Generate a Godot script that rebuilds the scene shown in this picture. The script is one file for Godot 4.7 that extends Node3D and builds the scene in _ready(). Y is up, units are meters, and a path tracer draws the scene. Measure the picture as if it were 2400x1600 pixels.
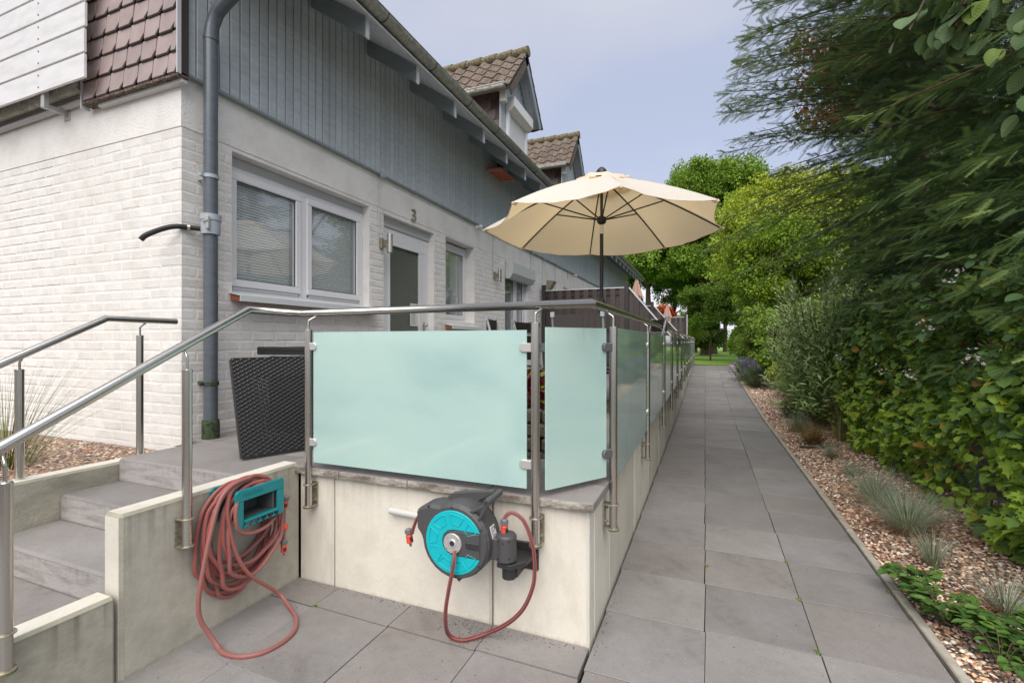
extends Node3D

const TERRACE := 0.70
const FACADE := -3.75
const GABLE := -2.46
const EXPO := 2.6

var M := {}
var taken := {}
var rng := RandomNumberGenerator.new()


# ---------------------------------------------------------------- mesh builder (faces given counter-clockwise seen from outside)
class MB:
	var v := PackedVector3Array()
	var n := PackedVector3Array()
	var c := PackedColorArray()
	var uv := PackedVector2Array()

	func tri(a: Vector3, b: Vector3, d: Vector3) -> void:
		var q := (b - a).cross(d - a).normalized()
		v.append(a); v.append(d); v.append(b)
		n.append(q); n.append(q); n.append(q)

	func stri(a: Vector3, b: Vector3, d: Vector3, na: Vector3, nb: Vector3, nd: Vector3) -> void:
		if (b - a).cross(d - a).dot(na + nb + nd) < 0.0:
			v.append(a); v.append(b); v.append(d)
			n.append(na); n.append(nb); n.append(nd)
			return
		v.append(a); v.append(d); v.append(b)
		n.append(na); n.append(nd); n.append(nb)

	func quad(a: Vector3, b: Vector3, d: Vector3, e: Vector3) -> void:
		tri(a, b, d); tri(a, d, e)

	func uvquad(a: Vector3, b: Vector3, d: Vector3, e: Vector3) -> void:   # a bottom left, b bottom right, d top right, e top left
		quad(a, b, d, e)
		uv.append(Vector2(0, 1)); uv.append(Vector2(1, 0)); uv.append(Vector2(1, 1))
		uv.append(Vector2(0, 1)); uv.append(Vector2(0, 0)); uv.append(Vector2(1, 0))

	func box(lo: Vector3, hi: Vector3, bv := 0.0, t := Transform3D()) -> void:
		var m := (lo + hi) / 2
		var h := (hi - lo).abs() / 2
		bv = minf(bv, minf(h.x, minf(h.y, h.z)) * 0.9)
		for ax in 3:
			for s: float in [-1.0, 1.0]:
				var u := Vector3.ZERO; var w := Vector3.ZERO; var d := Vector3.ZERO
				d[ax] = s * h[ax]
				var i := (ax + 1) % 3; var j := (ax + 2) % 3
				u[i] = h[i] - bv; w[j] = (h[j] - bv) * s
				quad(t * (m + d - u - w), t * (m + d + u - w), t * (m + d + u + w), t * (m + d - u + w))
		if bv <= 0.0:
			return
		for ax in 3:                                  # edges along ax
			var i := (ax + 1) % 3; var j := (ax + 2) % 3
			for si: float in [-1.0, 1.0]:
				for sj: float in [-1.0, 1.0]:
					var e := Vector3.ZERO; e[ax] = h[ax] - bv
					var p := Vector3.ZERO; p[i] = si * h[i]; p[j] = sj * (h[j] - bv)
					var q := Vector3.ZERO; q[i] = si * (h[i] - bv); q[j] = sj * h[j]
					if si * sj > 0:
						quad(t * (m + p - e), t * (m + q - e), t * (m + q + e), t * (m + p + e))
					else:
						quad(t * (m + p + e), t * (m + q + e), t * (m + q - e), t * (m + p - e))
		for sx: float in [-1.0, 1.0]:
			for sy: float in [-1.0, 1.0]:
				for sz: float in [-1.0, 1.0]:
					var a := m + Vector3(sx * h.x, sy * (h.y - bv), sz * (h.z - bv))
					var b := m + Vector3(sx * (h.x - bv), sy * h.y, sz * (h.z - bv))
					var d := m + Vector3(sx * (h.x - bv), sy * (h.y - bv), sz * h.z)
					if sx * sy * sz > 0:
						tri(t * a, t * b, t * d)
					else:
						tri(t * a, t * d, t * b)

	func tube(p: PackedVector3Array, r: Variant, sides := 10, caps := true) -> void:
		var k := p.size()
		var up := Vector3.UP
		var d0 := (p[1] - p[0]).normalized()
		if absf(d0.dot(up)) > 0.9:
			up = Vector3.RIGHT
		var x := (up - d0 * up.dot(d0)).normalized()
		var rings := []; var norms := []
		for i in k:
			var d := (p[mini(i + 1, k - 1)] - p[maxi(i - 1, 0)]).normalized()
			x = (x - d * x.dot(d)).normalized()
			var y := d.cross(x)
			var rad: float = r[i] if r is PackedFloat32Array or r is Array else r
			var mit := 1.0
			if i > 0 and i < k - 1:
				mit = 1.0 / maxf(0.5, sqrt((1.0 + (p[i] - p[i - 1]).normalized().dot((p[i + 1] - p[i]).normalized())) / 2.0))
			var ring := PackedVector3Array(); var nn := PackedVector3Array()
			var bend := Vector3.ZERO
			if mit > 1.001:
				bend = ((p[i + 1] - p[i]).normalized() - (p[i] - p[i - 1]).normalized()).normalized()
			for s in sides:
				var a := TAU * s / sides
				var o := x * cos(a) + y * sin(a)
				var q := o * rad
				if mit > 1.001:
					q += bend * q.dot(bend) * (mit - 1.0)
				ring.append(p[i] + q); nn.append(o)
			rings.append(ring); norms.append(nn)
		for i in k - 1:
			for s in sides:
				var s2 := (s + 1) % sides
				stri(rings[i][s], rings[i][s2], rings[i + 1][s2], norms[i][s], norms[i][s2], norms[i + 1][s2])
				stri(rings[i][s], rings[i + 1][s2], rings[i + 1][s], norms[i][s], norms[i + 1][s2], norms[i + 1][s])
		if caps:
			for s in sides:
				var s2 := (s + 1) % sides
				tri(p[0], rings[0][s2], rings[0][s])
				tri(p[k - 1], rings[k - 1][s], rings[k - 1][s2])

	func lathe(prof: PackedVector2Array, segs: int, t := Transform3D(), smooth := false) -> void:   # (radius, height), upwards
		for i in prof.size() - 1:
			var a := prof[i]; var b := prof[i + 1]
			var sl := Vector2(b.y - a.y, a.x - b.x).normalized()
			var na := sl; var nb := sl
			if smooth:
				if i > 0:
					var z := prof[i - 1]
					na = (sl + Vector2(a.y - z.y, z.x - a.x).normalized()).normalized()
				if i < prof.size() - 2:
					var z := prof[i + 2]
					nb = (sl + Vector2(z.y - b.y, b.x - z.x).normalized()).normalized()
			for s in segs:
				var p := TAU * s / segs; var q := TAU * (s + 1) / segs
				var cp := Vector3(cos(p), 0, -sin(p)); var cq := Vector3(cos(q), 0, -sin(q))
				var A := t * (cp * a.x + Vector3(0, a.y, 0)); var B := t * (cq * a.x + Vector3(0, a.y, 0))
				var C := t * (cq * b.x + Vector3(0, b.y, 0)); var D := t * (cp * b.x + Vector3(0, b.y, 0))
				var n1 := t.basis * (cp * na.x + Vector3(0, na.y, 0)); var n2 := t.basis * (cq * na.x + Vector3(0, na.y, 0))
				var n3 := t.basis * (cq * nb.x + Vector3(0, nb.y, 0)); var n4 := t.basis * (cp * nb.x + Vector3(0, nb.y, 0))
				if a.x > 1e-5:
					stri(A, B, C, n1, n2, n3)
				if b.x > 1e-5:
					stri(A, C, D, n1, n3, n4)

	func prism(poly: PackedVector2Array, z0: float, z1: float, bv := 0.0, t := Transform3D()) -> void:   # outline in xy (counter-clockwise), z1 is the front
		var pg := poly
		if Geometry2D.is_polygon_clockwise(pg):
			pg = pg.duplicate(); pg.reverse()
		var inner := pg
		if bv > 0.0:
			inner = PackedVector2Array()
			var k := pg.size()
			for i in k:
				var e := (pg[i] - pg[(i + k - 1) % k]).normalized(); var f := (pg[(i + 1) % k] - pg[i]).normalized()
				var ne := Vector2(-e.y, e.x); var nf := Vector2(-f.y, f.x)
				var m := (ne + nf).normalized()
				inner.append(pg[i] + m * bv / maxf(0.4, m.dot(ne)))
		var idx := Geometry2D.triangulate_polygon(inner)
		for i in range(0, idx.size(), 3):
			var a := inner[idx[i]]; var b := inner[idx[i + 1]]; var d := inner[idx[i + 2]]
			if (b - a).cross(d - a) < 0:
				var z := b; b = d; d = z
			tri(t * Vector3(a.x, a.y, z1), t * Vector3(b.x, b.y, z1), t * Vector3(d.x, d.y, z1))
			tri(t * Vector3(a.x, a.y, z0), t * Vector3(d.x, d.y, z0), t * Vector3(b.x, b.y, z0))
		for i in pg.size():
			var j := (i + 1) % pg.size()
			quad(t * Vector3(pg[i].x, pg[i].y, z0 + bv), t * Vector3(pg[j].x, pg[j].y, z0 + bv), t * Vector3(pg[j].x, pg[j].y, z1 - bv), t * Vector3(pg[i].x, pg[i].y, z1 - bv))
			if bv > 0.0:
				quad(t * Vector3(pg[i].x, pg[i].y, z1 - bv), t * Vector3(pg[j].x, pg[j].y, z1 - bv), t * Vector3(inner[j].x, inner[j].y, z1), t * Vector3(inner[i].x, inner[i].y, z1))
				quad(t * Vector3(inner[i].x, inner[i].y, z0), t * Vector3(inner[j].x, inner[j].y, z0), t * Vector3(pg[j].x, pg[j].y, z0 + bv), t * Vector3(pg[i].x, pg[i].y, z0 + bv))

	func paint(col: Color) -> void:                   # colours everything added since the last call
		while c.size() < v.size():
			c.append(col)

	func mesh() -> ArrayMesh:
		var a := []
		a.resize(Mesh.ARRAY_MAX)
		a[Mesh.ARRAY_VERTEX] = v
		a[Mesh.ARRAY_NORMAL] = n
		if c.size() == v.size():
			a[Mesh.ARRAY_COLOR] = c
		if uv.size() == v.size():
			a[Mesh.ARRAY_TEX_UV] = uv
		var m := ArrayMesh.new()
		m.add_surface_from_arrays(Mesh.PRIMITIVE_TRIANGLES, a)
		return m


# ---------------------------------------------------------------- scene helpers
func numbered(called: String) -> String:
	var k: int = taken.get(called, 0)
	taken[called] = k + 1
	return called if k == 0 else "%s_%03d" % [called, k]


func tag(o: Node, label: String, category: String, group := "") -> Node:
	o.set_meta("label", label)
	o.set_meta("category", category)
	if group:
		o.set_meta("group", group)
	return o


func thing(called: String, label: String, category: String, at := Vector3.ZERO, group := "") -> Node3D:
	var o := Node3D.new()
	o.name = numbered(called)
	o.position = at
	add_child(o)
	tag(o, label, category, group)
	return o


func offset(p: Node) -> Vector3:
	var s := Vector3.ZERO
	while p is Node3D and p != self:
		s += p.position
		p = p.get_parent()
	return s


func put(called: String, mesh: Mesh, mat: Material, parent: Node, t := Transform3D()) -> MeshInstance3D:   # t is in the world
	var o := MeshInstance3D.new()
	o.mesh = mesh
	o.material_override = mat
	o.name = numbered(called) if parent == self else called
	t.origin -= offset(parent)
	o.transform = t
	parent.add_child(o, true)
	return o


func build(called: String, mb: MB, mat: Material, parent: Node) -> MeshInstance3D:
	return put(called, mb.mesh(), mat, parent)


func struct(called: String, mb: MB, mat: Material) -> MeshInstance3D:
	var o := build(called, mb, mat, self)
	o.set_meta("kind", "structure")
	return o


func box(called: String, lo: Vector3, hi: Vector3, bv: float, mat: Material, parent: Node) -> MeshInstance3D:
	var b := MB.new()
	b.box(lo, hi, bv)
	return build(called, b, mat, parent)


func pipe(called: String, pts: Array, r: Variant, mat: Material, parent: Node, sides := 12) -> MeshInstance3D:
	var b := MB.new()
	b.tube(PackedVector3Array(pts), r, sides)
	return build(called, b, mat, parent)


func swarm(called: String, mesh: Mesh, mat: Material, where: Array, cols: PackedColorArray, parent: Node) -> MultiMeshInstance3D:
	var mm := MultiMesh.new()
	mm.transform_format = MultiMesh.TRANSFORM_3D
	mm.use_colors = true
	mm.mesh = mesh
	mm.instance_count = where.size()
	var off := offset(parent)
	for i in where.size():
		var t: Transform3D = where[i]
		t.origin -= off
		mm.set_instance_transform(i, t)
		mm.set_instance_color(i, cols[i])
	var o := MultiMeshInstance3D.new()
	o.multimesh = mm
	o.material_override = mat
	o.name = numbered(called) if parent == self else called
	o.set_meta("kind", "stuff")
	parent.add_child(o, true)
	return o


func smooth_path(pts: Array, per := 6) -> PackedVector3Array:
	var out := PackedVector3Array()
	for i in pts.size() - 1:
		var p0: Vector3 = pts[maxi(i - 1, 0)]; var p1: Vector3 = pts[i]; var p2: Vector3 = pts[i + 1]; var p3: Vector3 = pts[mini(i + 2, pts.size() - 1)]
		for k in per:
			out.append(p1.cubic_interpolate(p2, p0, p3, float(k) / per))
	out.append(pts[-1])
	return out


func ground(z: float) -> float:                       # the path is level, then climbs gently towards the lawn
	return clampf(-(z + 10.0) * 0.028, 0.0, 0.39)


func rnd(a: float, b: float) -> float:
	return rng.randf_range(a, b)


# ---------------------------------------------------------------- materials
func stained(called: String, sd: int, dark: float, cols: Array) -> StandardMaterial3D:      # one cast face: pores, rain streaks from its top edge, splash dirt along its foot
	var w := 448; var h := 320
	var a := noise(0.008, 4, FastNoiseLite.TYPE_SIMPLEX_SMOOTH, sd).get_image(w, h).get_data()
	var b := noise(0.05, 3, FastNoiseLite.TYPE_SIMPLEX_SMOOTH, sd + 1).get_image(w, h).get_data()
	var pit := noise(0.17, 1, FastNoiseLite.TYPE_SIMPLEX, sd + 2).get_image(w, h).get_data()
	var nx := noise(0.035, 4, FastNoiseLite.TYPE_SIMPLEX_SMOOTH, sd + 3)
	var fine := noise(0.5, 2, FastNoiseLite.TYPE_SIMPLEX, sd + 4).get_image(w, h).get_data()
	var out := PackedByteArray()
	out.resize(w * h * 3)
	for x in w:
		var streak := clampf(nx.get_noise_1d(x * 1.0) * 2.2 - 0.1, 0.0, 1.0)
		var reach := 0.25 + 0.6 * absf(nx.get_noise_1d(x * 0.3 + 900.0))
		var foot := 0.045 + 0.05 * absf(nx.get_noise_1d(x * 0.6 + 400.0))
		for y in h:
			var i := y * w + x
			var t := 0.5 + (a[i] - 128) / 255.0 * 0.8 + (b[i] - 128) / 255.0 * 0.3 + (fine[i] - 128) / 255.0 * 0.16
			var c: Color = cols[0].lerp(cols[1], clampf(t, 0.0, 1.0))
			var f := float(y) / h
			var dirt := streak * clampf(1.0 - f / reach, 0.0, 1.0) * 0.5 * dark
			dirt += clampf((f - (1.0 - foot)) / foot, 0.0, 1.0) * (0.35 + b[i] / 255.0 * 0.5) * (0.6 + 0.4 * dark)
			dirt += clampf(0.03 - f, 0.0, 0.03) * 12.0 * (b[i] / 255.0)
			dirt += clampf(a[i] / 255.0 - 0.62, 0.0, 0.4) * dark
			if pit[i] > 236:
				dirt += 0.35 * (b[i] / 255.0)
			c = c.lerp(cols[2], clampf(dirt, 0.0, 0.85))
			out[i * 3] = int(c.r * 255); out[i * 3 + 1] = int(c.g * 255); out[i * 3 + 2] = int(c.b * 255)
	var m := StandardMaterial3D.new()
	m.resource_name = called
	m.albedo_texture = ImageTexture.create_from_image(Image.create_from_data(w, h, false, Image.FORMAT_RGB8, out))
	m.roughness = 0.82
	M[called] = m
	return m


func noise(freq: float, octaves := 3, kind := FastNoiseLite.TYPE_SIMPLEX_SMOOTH, sd := 1) -> FastNoiseLite:
	var f := FastNoiseLite.new()
	f.seed = sd; f.noise_type = kind; f.frequency = freq; f.fractal_octaves = octaves
	return f


func grain(size: int, cols: Array, layers: Array, specks := [], sy := 1.0) -> ImageTexture:   # layers [[freq, weight, octaves, seed]]; specks [[freq, threshold, colour, seed]]
	var data := []; var wsum := 0.0
	for l in layers:
		var nz := noise(l[0], l[2], FastNoiseLite.TYPE_SIMPLEX_SMOOTH, l[3])
		var im := nz.get_seamless_image(size, maxi(8, int(size / sy)))
		if sy != 1.0:
			im.resize(size, size, Image.INTERPOLATE_BILINEAR)
		data.append(im.get_data()); wsum += l[1]
	var sp := []
	for s in specks:
		sp.append(noise(s[0], 1, FastNoiseLite.TYPE_SIMPLEX, s[3]).get_seamless_image(size, size).get_data())
	var g := Gradient.new()
	g.offsets = PackedFloat32Array(); g.colors = PackedColorArray()
	var lut := []
	for i in 256:
		var x := i / 255.0 * (cols.size() - 1)
		var k := mini(int(x), cols.size() - 2)
		lut.append(cols[k].lerp(cols[k + 1], x - k))
	var out := PackedByteArray()
	out.resize(size * size * 3)
	for i in size * size:
		var t := 0.0
		for k in data.size():
			t += (data[k][i] / 255.0 - 0.5) * layers[k][1]
		var col: Color = lut[clampi(int((0.5 + t) * 255.0), 0, 255)]
		for k in sp.size():
			var over: float = sp[k][i] / 255.0 - specks[k][1]
			if over > 0.0:
				col = col.lerp(specks[k][2], minf(1.0, over * 14.0))
		out[i * 3] = clampi(int(col.r * 255.0), 0, 255); out[i * 3 + 1] = clampi(int(col.g * 255.0), 0, 255); out[i * 3 + 2] = clampi(int(col.b * 255.0), 0, 255)
	return ImageTexture.create_from_image(Image.create_from_data(size, size, false, Image.FORMAT_RGB8, out))


func bumps(freq: float, octaves: int, strength: float, sd := 3, kind := FastNoiseLite.TYPE_SIMPLEX_SMOOTH, size := 512) -> NoiseTexture2D:
	var t := NoiseTexture2D.new()
	t.width = size; t.height = size; t.seamless = true
	t.as_normal_map = true; t.bump_strength = strength
	t.noise = noise(freq, octaves, kind, sd)
	return t


func mat(called: String, col: Color, rough := 0.7, tex: Texture2D = null, scale := 1.0, nrm: Texture2D = null, nscale := 1.0) -> StandardMaterial3D:   # col linear
	var m := StandardMaterial3D.new()
	m.resource_name = called
	m.albedo_color = col.linear_to_srgb()
	m.roughness = rough
	if tex:
		m.albedo_texture = tex
	if nrm:
		m.normal_enabled = true; m.normal_texture = nrm; m.normal_scale = nscale
	if tex or nrm:
		m.uv1_triplanar = true; m.uv1_world_triplanar = true; m.uv1_triplanar_sharpness = 8.0
		m.uv1_scale = Vector3.ONE * scale
	M[called] = m
	return m


func g3(a: float, b: float, c: float) -> Color:
	return Color(a, b, c)


func s8(r: int, g: int, b: int) -> Color:
	return Color8(r, g, b)


func leafmat(called: String, back := 0.5, rough := 0.5) -> StandardMaterial3D:
	var m := mat(called, Color.WHITE, rough)
	m.vertex_color_use_as_albedo = true
	m.backlight_enabled = true
	m.backlight = Color(back, back, back * 0.6)
	m.metallic_specular = 0.35
	return m


func materials() -> void:
	var W := Color.WHITE
	var plaster_n := bumps(0.05, 4, 5.0, 7)
	var pits := bumps(0.09, 3, 4.0, 21)
	# white paint of the house, slightly dirty
	var paint := grain(512, [s8(216, 213, 208), s8(229, 227, 223), s8(237, 236, 233)], [[0.005, 0.8, 4, 11], [0.03, 0.3, 3, 12]], [[0.2, 0.985, s8(190, 182, 170), 13]])
	mat("house_paint", W, 0.75, paint, 0.6, bumps(0.12, 4, 3.0, 8), 0.3)
	for i in 3:
		var b := mat("brick_paint_%d" % i, [g3(1, 1, 1), g3(0.97, 0.965, 0.95), g3(0.94, 0.935, 0.93)][i], 0.7, paint, 0.6, pits, 0.5)
		b.uv1_offset = Vector3(i * 0.37, i * 0.21, i * 0.63)
		b.uv1_scale = Vector3.ONE * 1.7
	# blue-grey stained boards
	var board := grain(512, [s8(166, 175, 181), s8(180, 189, 194), s8(192, 200, 204)], [[0.02, 0.7, 4, 31], [0.004, 0.6, 2, 32]], [[0.05, 0.95, s8(140, 146, 146), 33]], 0.12)
	for i in 4:
		var b := mat("board_%d" % i, Color(1, 1, 1) * [1.0, 0.95, 1.04, 0.98][i], 0.6, board, 0.8)
		b.uv1_offset = Vector3(i * 0.31, i * 0.17, i * 0.43)
	mat("board_back", g3(0.035, 0.04, 0.045), 0.8)
	mat("rafter", g3(0.25, 0.3, 0.31), 0.6, null, 1.0, plaster_n, 0.1)
	mat("rafter_end", g3(0.6, 0.64, 0.65), 0.6)
	mat("soffit", g3(0.6, 0.63, 0.66), 0.6)
	# zinc
	var zinc := grain(512, [s8(104, 106, 104), s8(130, 132, 129), s8(158, 158, 154)], [[0.012, 0.9, 4, 41], [0.05, 0.4, 3, 42]], [[0.02, 0.9, s8(170, 172, 160), 43]], 0.4)
	var z := mat("zinc", g3(1.25, 1.27, 1.18), 0.5, zinc, 1.2)
	z.metallic = 0.2
	var pz := mat("pipe_grey", g3(0.21, 0.235, 0.26), 0.32, grain(512, [s8(170, 174, 178), s8(186, 190, 193), s8(200, 203, 205)], [[0.008, 0.7, 4, 44], [0.04, 0.3, 2, 45]], [[0.02, 0.97, s8(235, 235, 232), 46]], 0.25), 1.2)
	pz.metallic = 0.1
	mat("pipe_collar", g3(0.36, 0.41, 0.45), 0.45)
	mat("moss_shoe", W, 0.9, grain(256, [s8(30, 30, 28), s8(44, 50, 40), s8(62, 84, 54), s8(60, 44, 38)], [[0.03, 1.2, 4, 47]]), 3.0)
	mat("black_rubber", g3(0.018, 0.018, 0.018), 0.6)
	# steel
	var brushed := NoiseTexture2D.new()
	brushed.width = 256; brushed.height = 256; brushed.seamless = true; brushed.noise = noise(0.02, 4, FastNoiseLite.TYPE_SIMPLEX, 51)
	var st := mat("steel", g3(0.56, 0.54, 0.5), 0.27)
	st.metallic = 1.0
	var sd := mat("steel_dull", g3(0.62, 0.59, 0.54), 0.45, grain(256, [s8(150, 140, 118), s8(205, 200, 188), s8(225, 222, 214)], [[0.02, 0.9, 3, 52]], [], 1.0), 6.0)
	sd.metallic = 0.6
	mat("steel_moss", g3(0.14, 0.14, 0.035), 0.6)
	mat("clamp_light", g3(0.62, 0.61, 0.59), 0.35).metallic = 0.6
	mat("clamp_shaded", g3(0.16, 0.17, 0.18), 0.4).metallic = 0.5  # same clamp metal, darkened in colour for the clamps in shade
	# glass
	var gl := mat("frosted_glass", g3(0.52, 0.7, 0.665), 0.28, grain(512, [s8(222, 230, 232), s8(240, 246, 244), s8(255, 255, 250)], [[0.003, 0.9, 4, 61], [0.1, 0.15, 2, 62]], [], 0.5), 0.5)
	gl.backlight_enabled = true; gl.backlight = Color(0.34, 0.46, 0.44)
	gl.clearcoat_enabled = true; gl.clearcoat = 1.0; gl.clearcoat_roughness = 0.04
	mat("glass_edge", g3(0.55, 0.78, 0.72), 0.15)
	var pane := mat("window_glass", Color(0.75, 0.85, 0.86), 0.02)
	pane.transparency = BaseMaterial3D.TRANSPARENCY_ALPHA
	pane.albedo_color.a = 0.1
	pane.metallic_specular = 1.0
	var dg := mat("ornament_glass_reflect", Color.WHITE, 0.08, grain(256, [s8(30, 35, 28), s8(52, 60, 46), s8(78, 90, 66), s8(120, 132, 104)], [[0.12, 1.0, 2, 65], [0.03, 0.5, 2, 66]], [], 0.5), 2.2, bumps(0.06, 3, 14.0, 64), 1.0)  # green speckle colour paints in the hedge reflected by the rippled glass
	dg.uv1_scale = Vector3(4.0, 2.2, 4.0); dg.metallic_specular = 0.9
	mat("frame_white", g3(0.76, 0.76, 0.78), 0.35)
	mat("frame_grey", g3(0.5, 0.51, 0.53), 0.4)
	mat("shutter_white", g3(0.78, 0.79, 0.77), 0.4)
	mat("shutter_box_grey", g3(0.56, 0.59, 0.59), 0.4)
	mat("blind", g3(0.8, 0.82, 0.82), 0.5)
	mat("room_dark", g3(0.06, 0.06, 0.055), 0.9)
	mat("room_floor", g3(0.12, 0.09, 0.06), 0.7)
	mat("sill_metal", g3(0.66, 0.69, 0.7), 0.4)
	mat("terracotta", g3(0.3, 0.1, 0.05), 0.85)
	# concrete of the low walls: beige, streaked and pitted
	var conc := grain(512, [s8(204, 198, 184), s8(220, 215, 203), s8(226, 222, 211), s8(232, 228, 218)], [[0.004, 0.7, 4, 71], [0.03, 0.25, 3, 72], [0.2, 0.1, 1, 73]], [[0.11, 0.95, s8(178, 170, 150), 74]])
	var pores := bumps(0.12, 3, 2.0, 75)
	for i in 3:
		var c := mat("concrete_%d" % i, [g3(0.9, 0.9, 0.89), g3(0.84, 0.84, 0.82), g3(0.72, 0.72, 0.7)][i], 0.8, conc, 0.9, pores, 0.25)
		c.uv1_offset = Vector3(i * 0.37, i * 0.51, i * 0.13)
	mat("concrete_stained_shaded", g3(0.82, 0.82, 0.78), 0.85, grain(512, [s8(142, 139, 126), s8(162, 158, 145), s8(177, 173, 159), s8(190, 186, 172)], [[0.006, 0.9, 4, 76], [0.03, 0.35, 3, 77], [0.18, 0.14, 1, 78]], [[0.1, 0.95, s8(120, 114, 98), 79]], 0.6), 0.8, pores, 0.3)  # real stains, with the tone lowered to stand in for dim side light
	for i in 4:
		stained("cast_face_%d" % i, 300 + i * 10, [0.22, 0.26, 0.2, 0.3][i], [s8(206, 200, 186), s8(229, 224, 212), s8(132, 120, 98)])
	stained("side_face", 350, 0.7, [s8(158, 154, 141), s8(194, 190, 177), s8(104, 98, 80)])  # base kept dark for the dim side, under real streaks and dirt
	stained("low_face", 360, 1.0, [s8(146, 142, 128), s8(186, 182, 168), s8(92, 86, 70)])
	stained("riser_face", 370, 0.9, [s8(132, 127, 124), s8(190, 187, 185), s8(100, 93, 88)])
	mat("joint_dark", g3(0.035, 0.03, 0.022), 0.95)
	# paving slabs
	var slab := grain(512, [s8(118, 114, 112), s8(131, 128, 126), s8(137, 134, 133), s8(144, 142, 140)], [[0.004, 0.75, 3, 81], [0.35, 0.4, 2, 82], [0.03, 0.4, 3, 83]], [[0.12, 0.93, s8(164, 160, 156), 84], [0.1, 0.95, s8(84, 80, 77), 85]])
	for i in 5:
		var c := mat("slab_%d" % i, [g3(1.0, 0.98, 0.97), g3(0.9, 0.89, 0.89), g3(1.08, 1.07, 1.06), g3(0.97, 0.94, 0.92), g3(1.02, 1.02, 1.04)][i], 0.62, slab, 0.85, bumps(0.25, 2, 2.0, 86), 0.35)
		c.uv1_offset = Vector3(i * 0.37, i * 0.51, i * 0.23)
	mat("slab_terrace", g3(1.05, 1.02, 1.0), 0.8, slab, 0.7, bumps(0.25, 2, 2.0, 87), 0.35)
	# step faces with lime bloom
	mat("lime_stone", W, 0.85, grain(512, [s8(104, 97, 94), s8(128, 122, 118), s8(160, 156, 153), s8(188, 186, 185)], [[0.012, 1.1, 4, 91], [0.08, 0.7, 3, 92]], [[0.09, 0.93, s8(70, 64, 60), 93]], 0.35), 1.1, bumps(0.15, 3, 3.0, 94), 0.5)
	mat("coping_edge", W, 0.85, grain(512, [s8(92, 84, 76), s8(128, 120, 110), s8(165, 160, 150), s8(186, 182, 172)], [[0.01, 1.2, 4, 95], [0.06, 0.6, 3, 96]], [], 0.3), 1.1)
	mat("kerb", W, 0.85, grain(256, [s8(142, 136, 124), s8(168, 162, 150), s8(184, 180, 170)], [[0.02, 0.8, 4, 97], [0.2, 0.3, 2, 98]]), 1.5, pores, 0.3)
	mat("gravel_bed", W, 0.95, grain(256, [s8(96, 80, 68), s8(134, 114, 98), s8(168, 148, 130)], [[0.08, 1.0, 3, 99]]), 3.0)
	var pb := mat("pebble", W, 0.7); pb.vertex_color_use_as_albedo = true
	mat("soil", g3(0.05, 0.038, 0.026), 0.95)
	mat("lawn", W, 0.95, grain(256, [s8(80, 116, 30), s8(112, 150, 42), s8(140, 172, 60)], [[0.05, 0.9, 4, 101]]), 1.0)
	# slates, tiles, fence, canvas, plastics
	var slate := grain(256, [s8(148, 132, 129), s8(162, 146, 143), s8(172, 157, 154)], [[0.01, 0.8, 3, 111], [0.2, 0.3, 2, 112]])
	for i in 3:
		mat("slate_%d" % i, Color(1, 1, 1) * [1.0, 0.92, 1.06][i], 0.55, slate, 1.3, bumps(0.2, 2, 1.0, 113), 0.2)
	for i in 3:
		mat("cheek_%d" % i, g3(0.15, 0.11, 0.103) * [1.0, 0.88, 1.1][i], 0.6)
	mat("slate_back_shadow", g3(0.035, 0.028, 0.028), 0.7)  # near black, for the slate backing and the painted shadow lines
	mat("dormer_slate", g3(0.06, 0.045, 0.043), 0.6, null, 1.0, plaster_n, 0.1)
	var tile := grain(512, [s8(56, 44, 39), s8(88, 72, 64), s8(118, 104, 94), s8(146, 138, 122)], [[0.03, 1.4, 4, 121], [0.1, 0.9, 3, 122]], [[0.05, 0.9, s8(140, 138, 112), 123]])
	for i in 3:
		var b := mat("tile_%d" % i, Color(1, 1, 1) * [1.0, 0.85, 1.12][i], 0.85, tile, 1.6)
		b.uv1_offset = Vector3(i * 0.3, i * 0.5, i * 0.7)
	mat("tile_moss", W, 0.9, grain(256, [s8(70, 58, 46), s8(96, 88, 66), s8(124, 120, 92), s8(128, 100, 76)], [[0.03, 1.2, 4, 124]]), 2.0)
	for i in 3:
		mat("fence_%d" % i, g3(0.075, 0.06, 0.058) * [1.0, 0.82, 1.15][i], 0.6)
	mat("fence_post", g3(0.04, 0.035, 0.036), 0.5)
	mat("alu", g3(0.72, 0.72, 0.74), 0.35).metallic = 0.3
	var cv := mat("canvas", g3(0.94, 0.91, 0.84), 0.85, null, 6.0, bumps(0.4, 1, 2.0, 131), 0.25)
	cv.backlight_enabled = true; cv.backlight = Color(0.92, 0.82, 0.63)
	cv.uv1_scale = Vector3.ONE * 6.0
	var cf := mat("canvas_pink", g3(0.5, 0.32, 0.26), 0.85)
	cf.backlight_enabled = true; cf.backlight = Color(0.3, 0.2, 0.15)
	mat("parasol_dark", g3(0.02, 0.021, 0.022), 0.4)
	mat("chair_frame", g3(0.5, 0.51, 0.53), 0.4).metallic = 0.5
	mat("chair_sling", g3(0.045, 0.036, 0.034), 0.75)
	mat("rattan", g3(0.022, 0.022, 0.023), 0.38)
	mat("reel_grey", g3(0.066, 0.066, 0.068), 0.5, null, 1.0, bumps(0.3, 2, 1.5, 141), 0.15)
	mat("reel_dark", g3(0.03, 0.03, 0.032), 0.5)
	mat("teal_bright", g3(0.0, 0.44, 0.5), 0.38)
	mat("teal_holder", g3(0.0, 0.21, 0.235), 0.4)
	mat("holder_inside", g3(0.075, 0.085, 0.08), 0.7)
	mat("orange_plastic", g3(0.72, 0.075, 0.035), 0.35)
	mat("coupling_grey", g3(0.16, 0.165, 0.17), 0.45)
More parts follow.
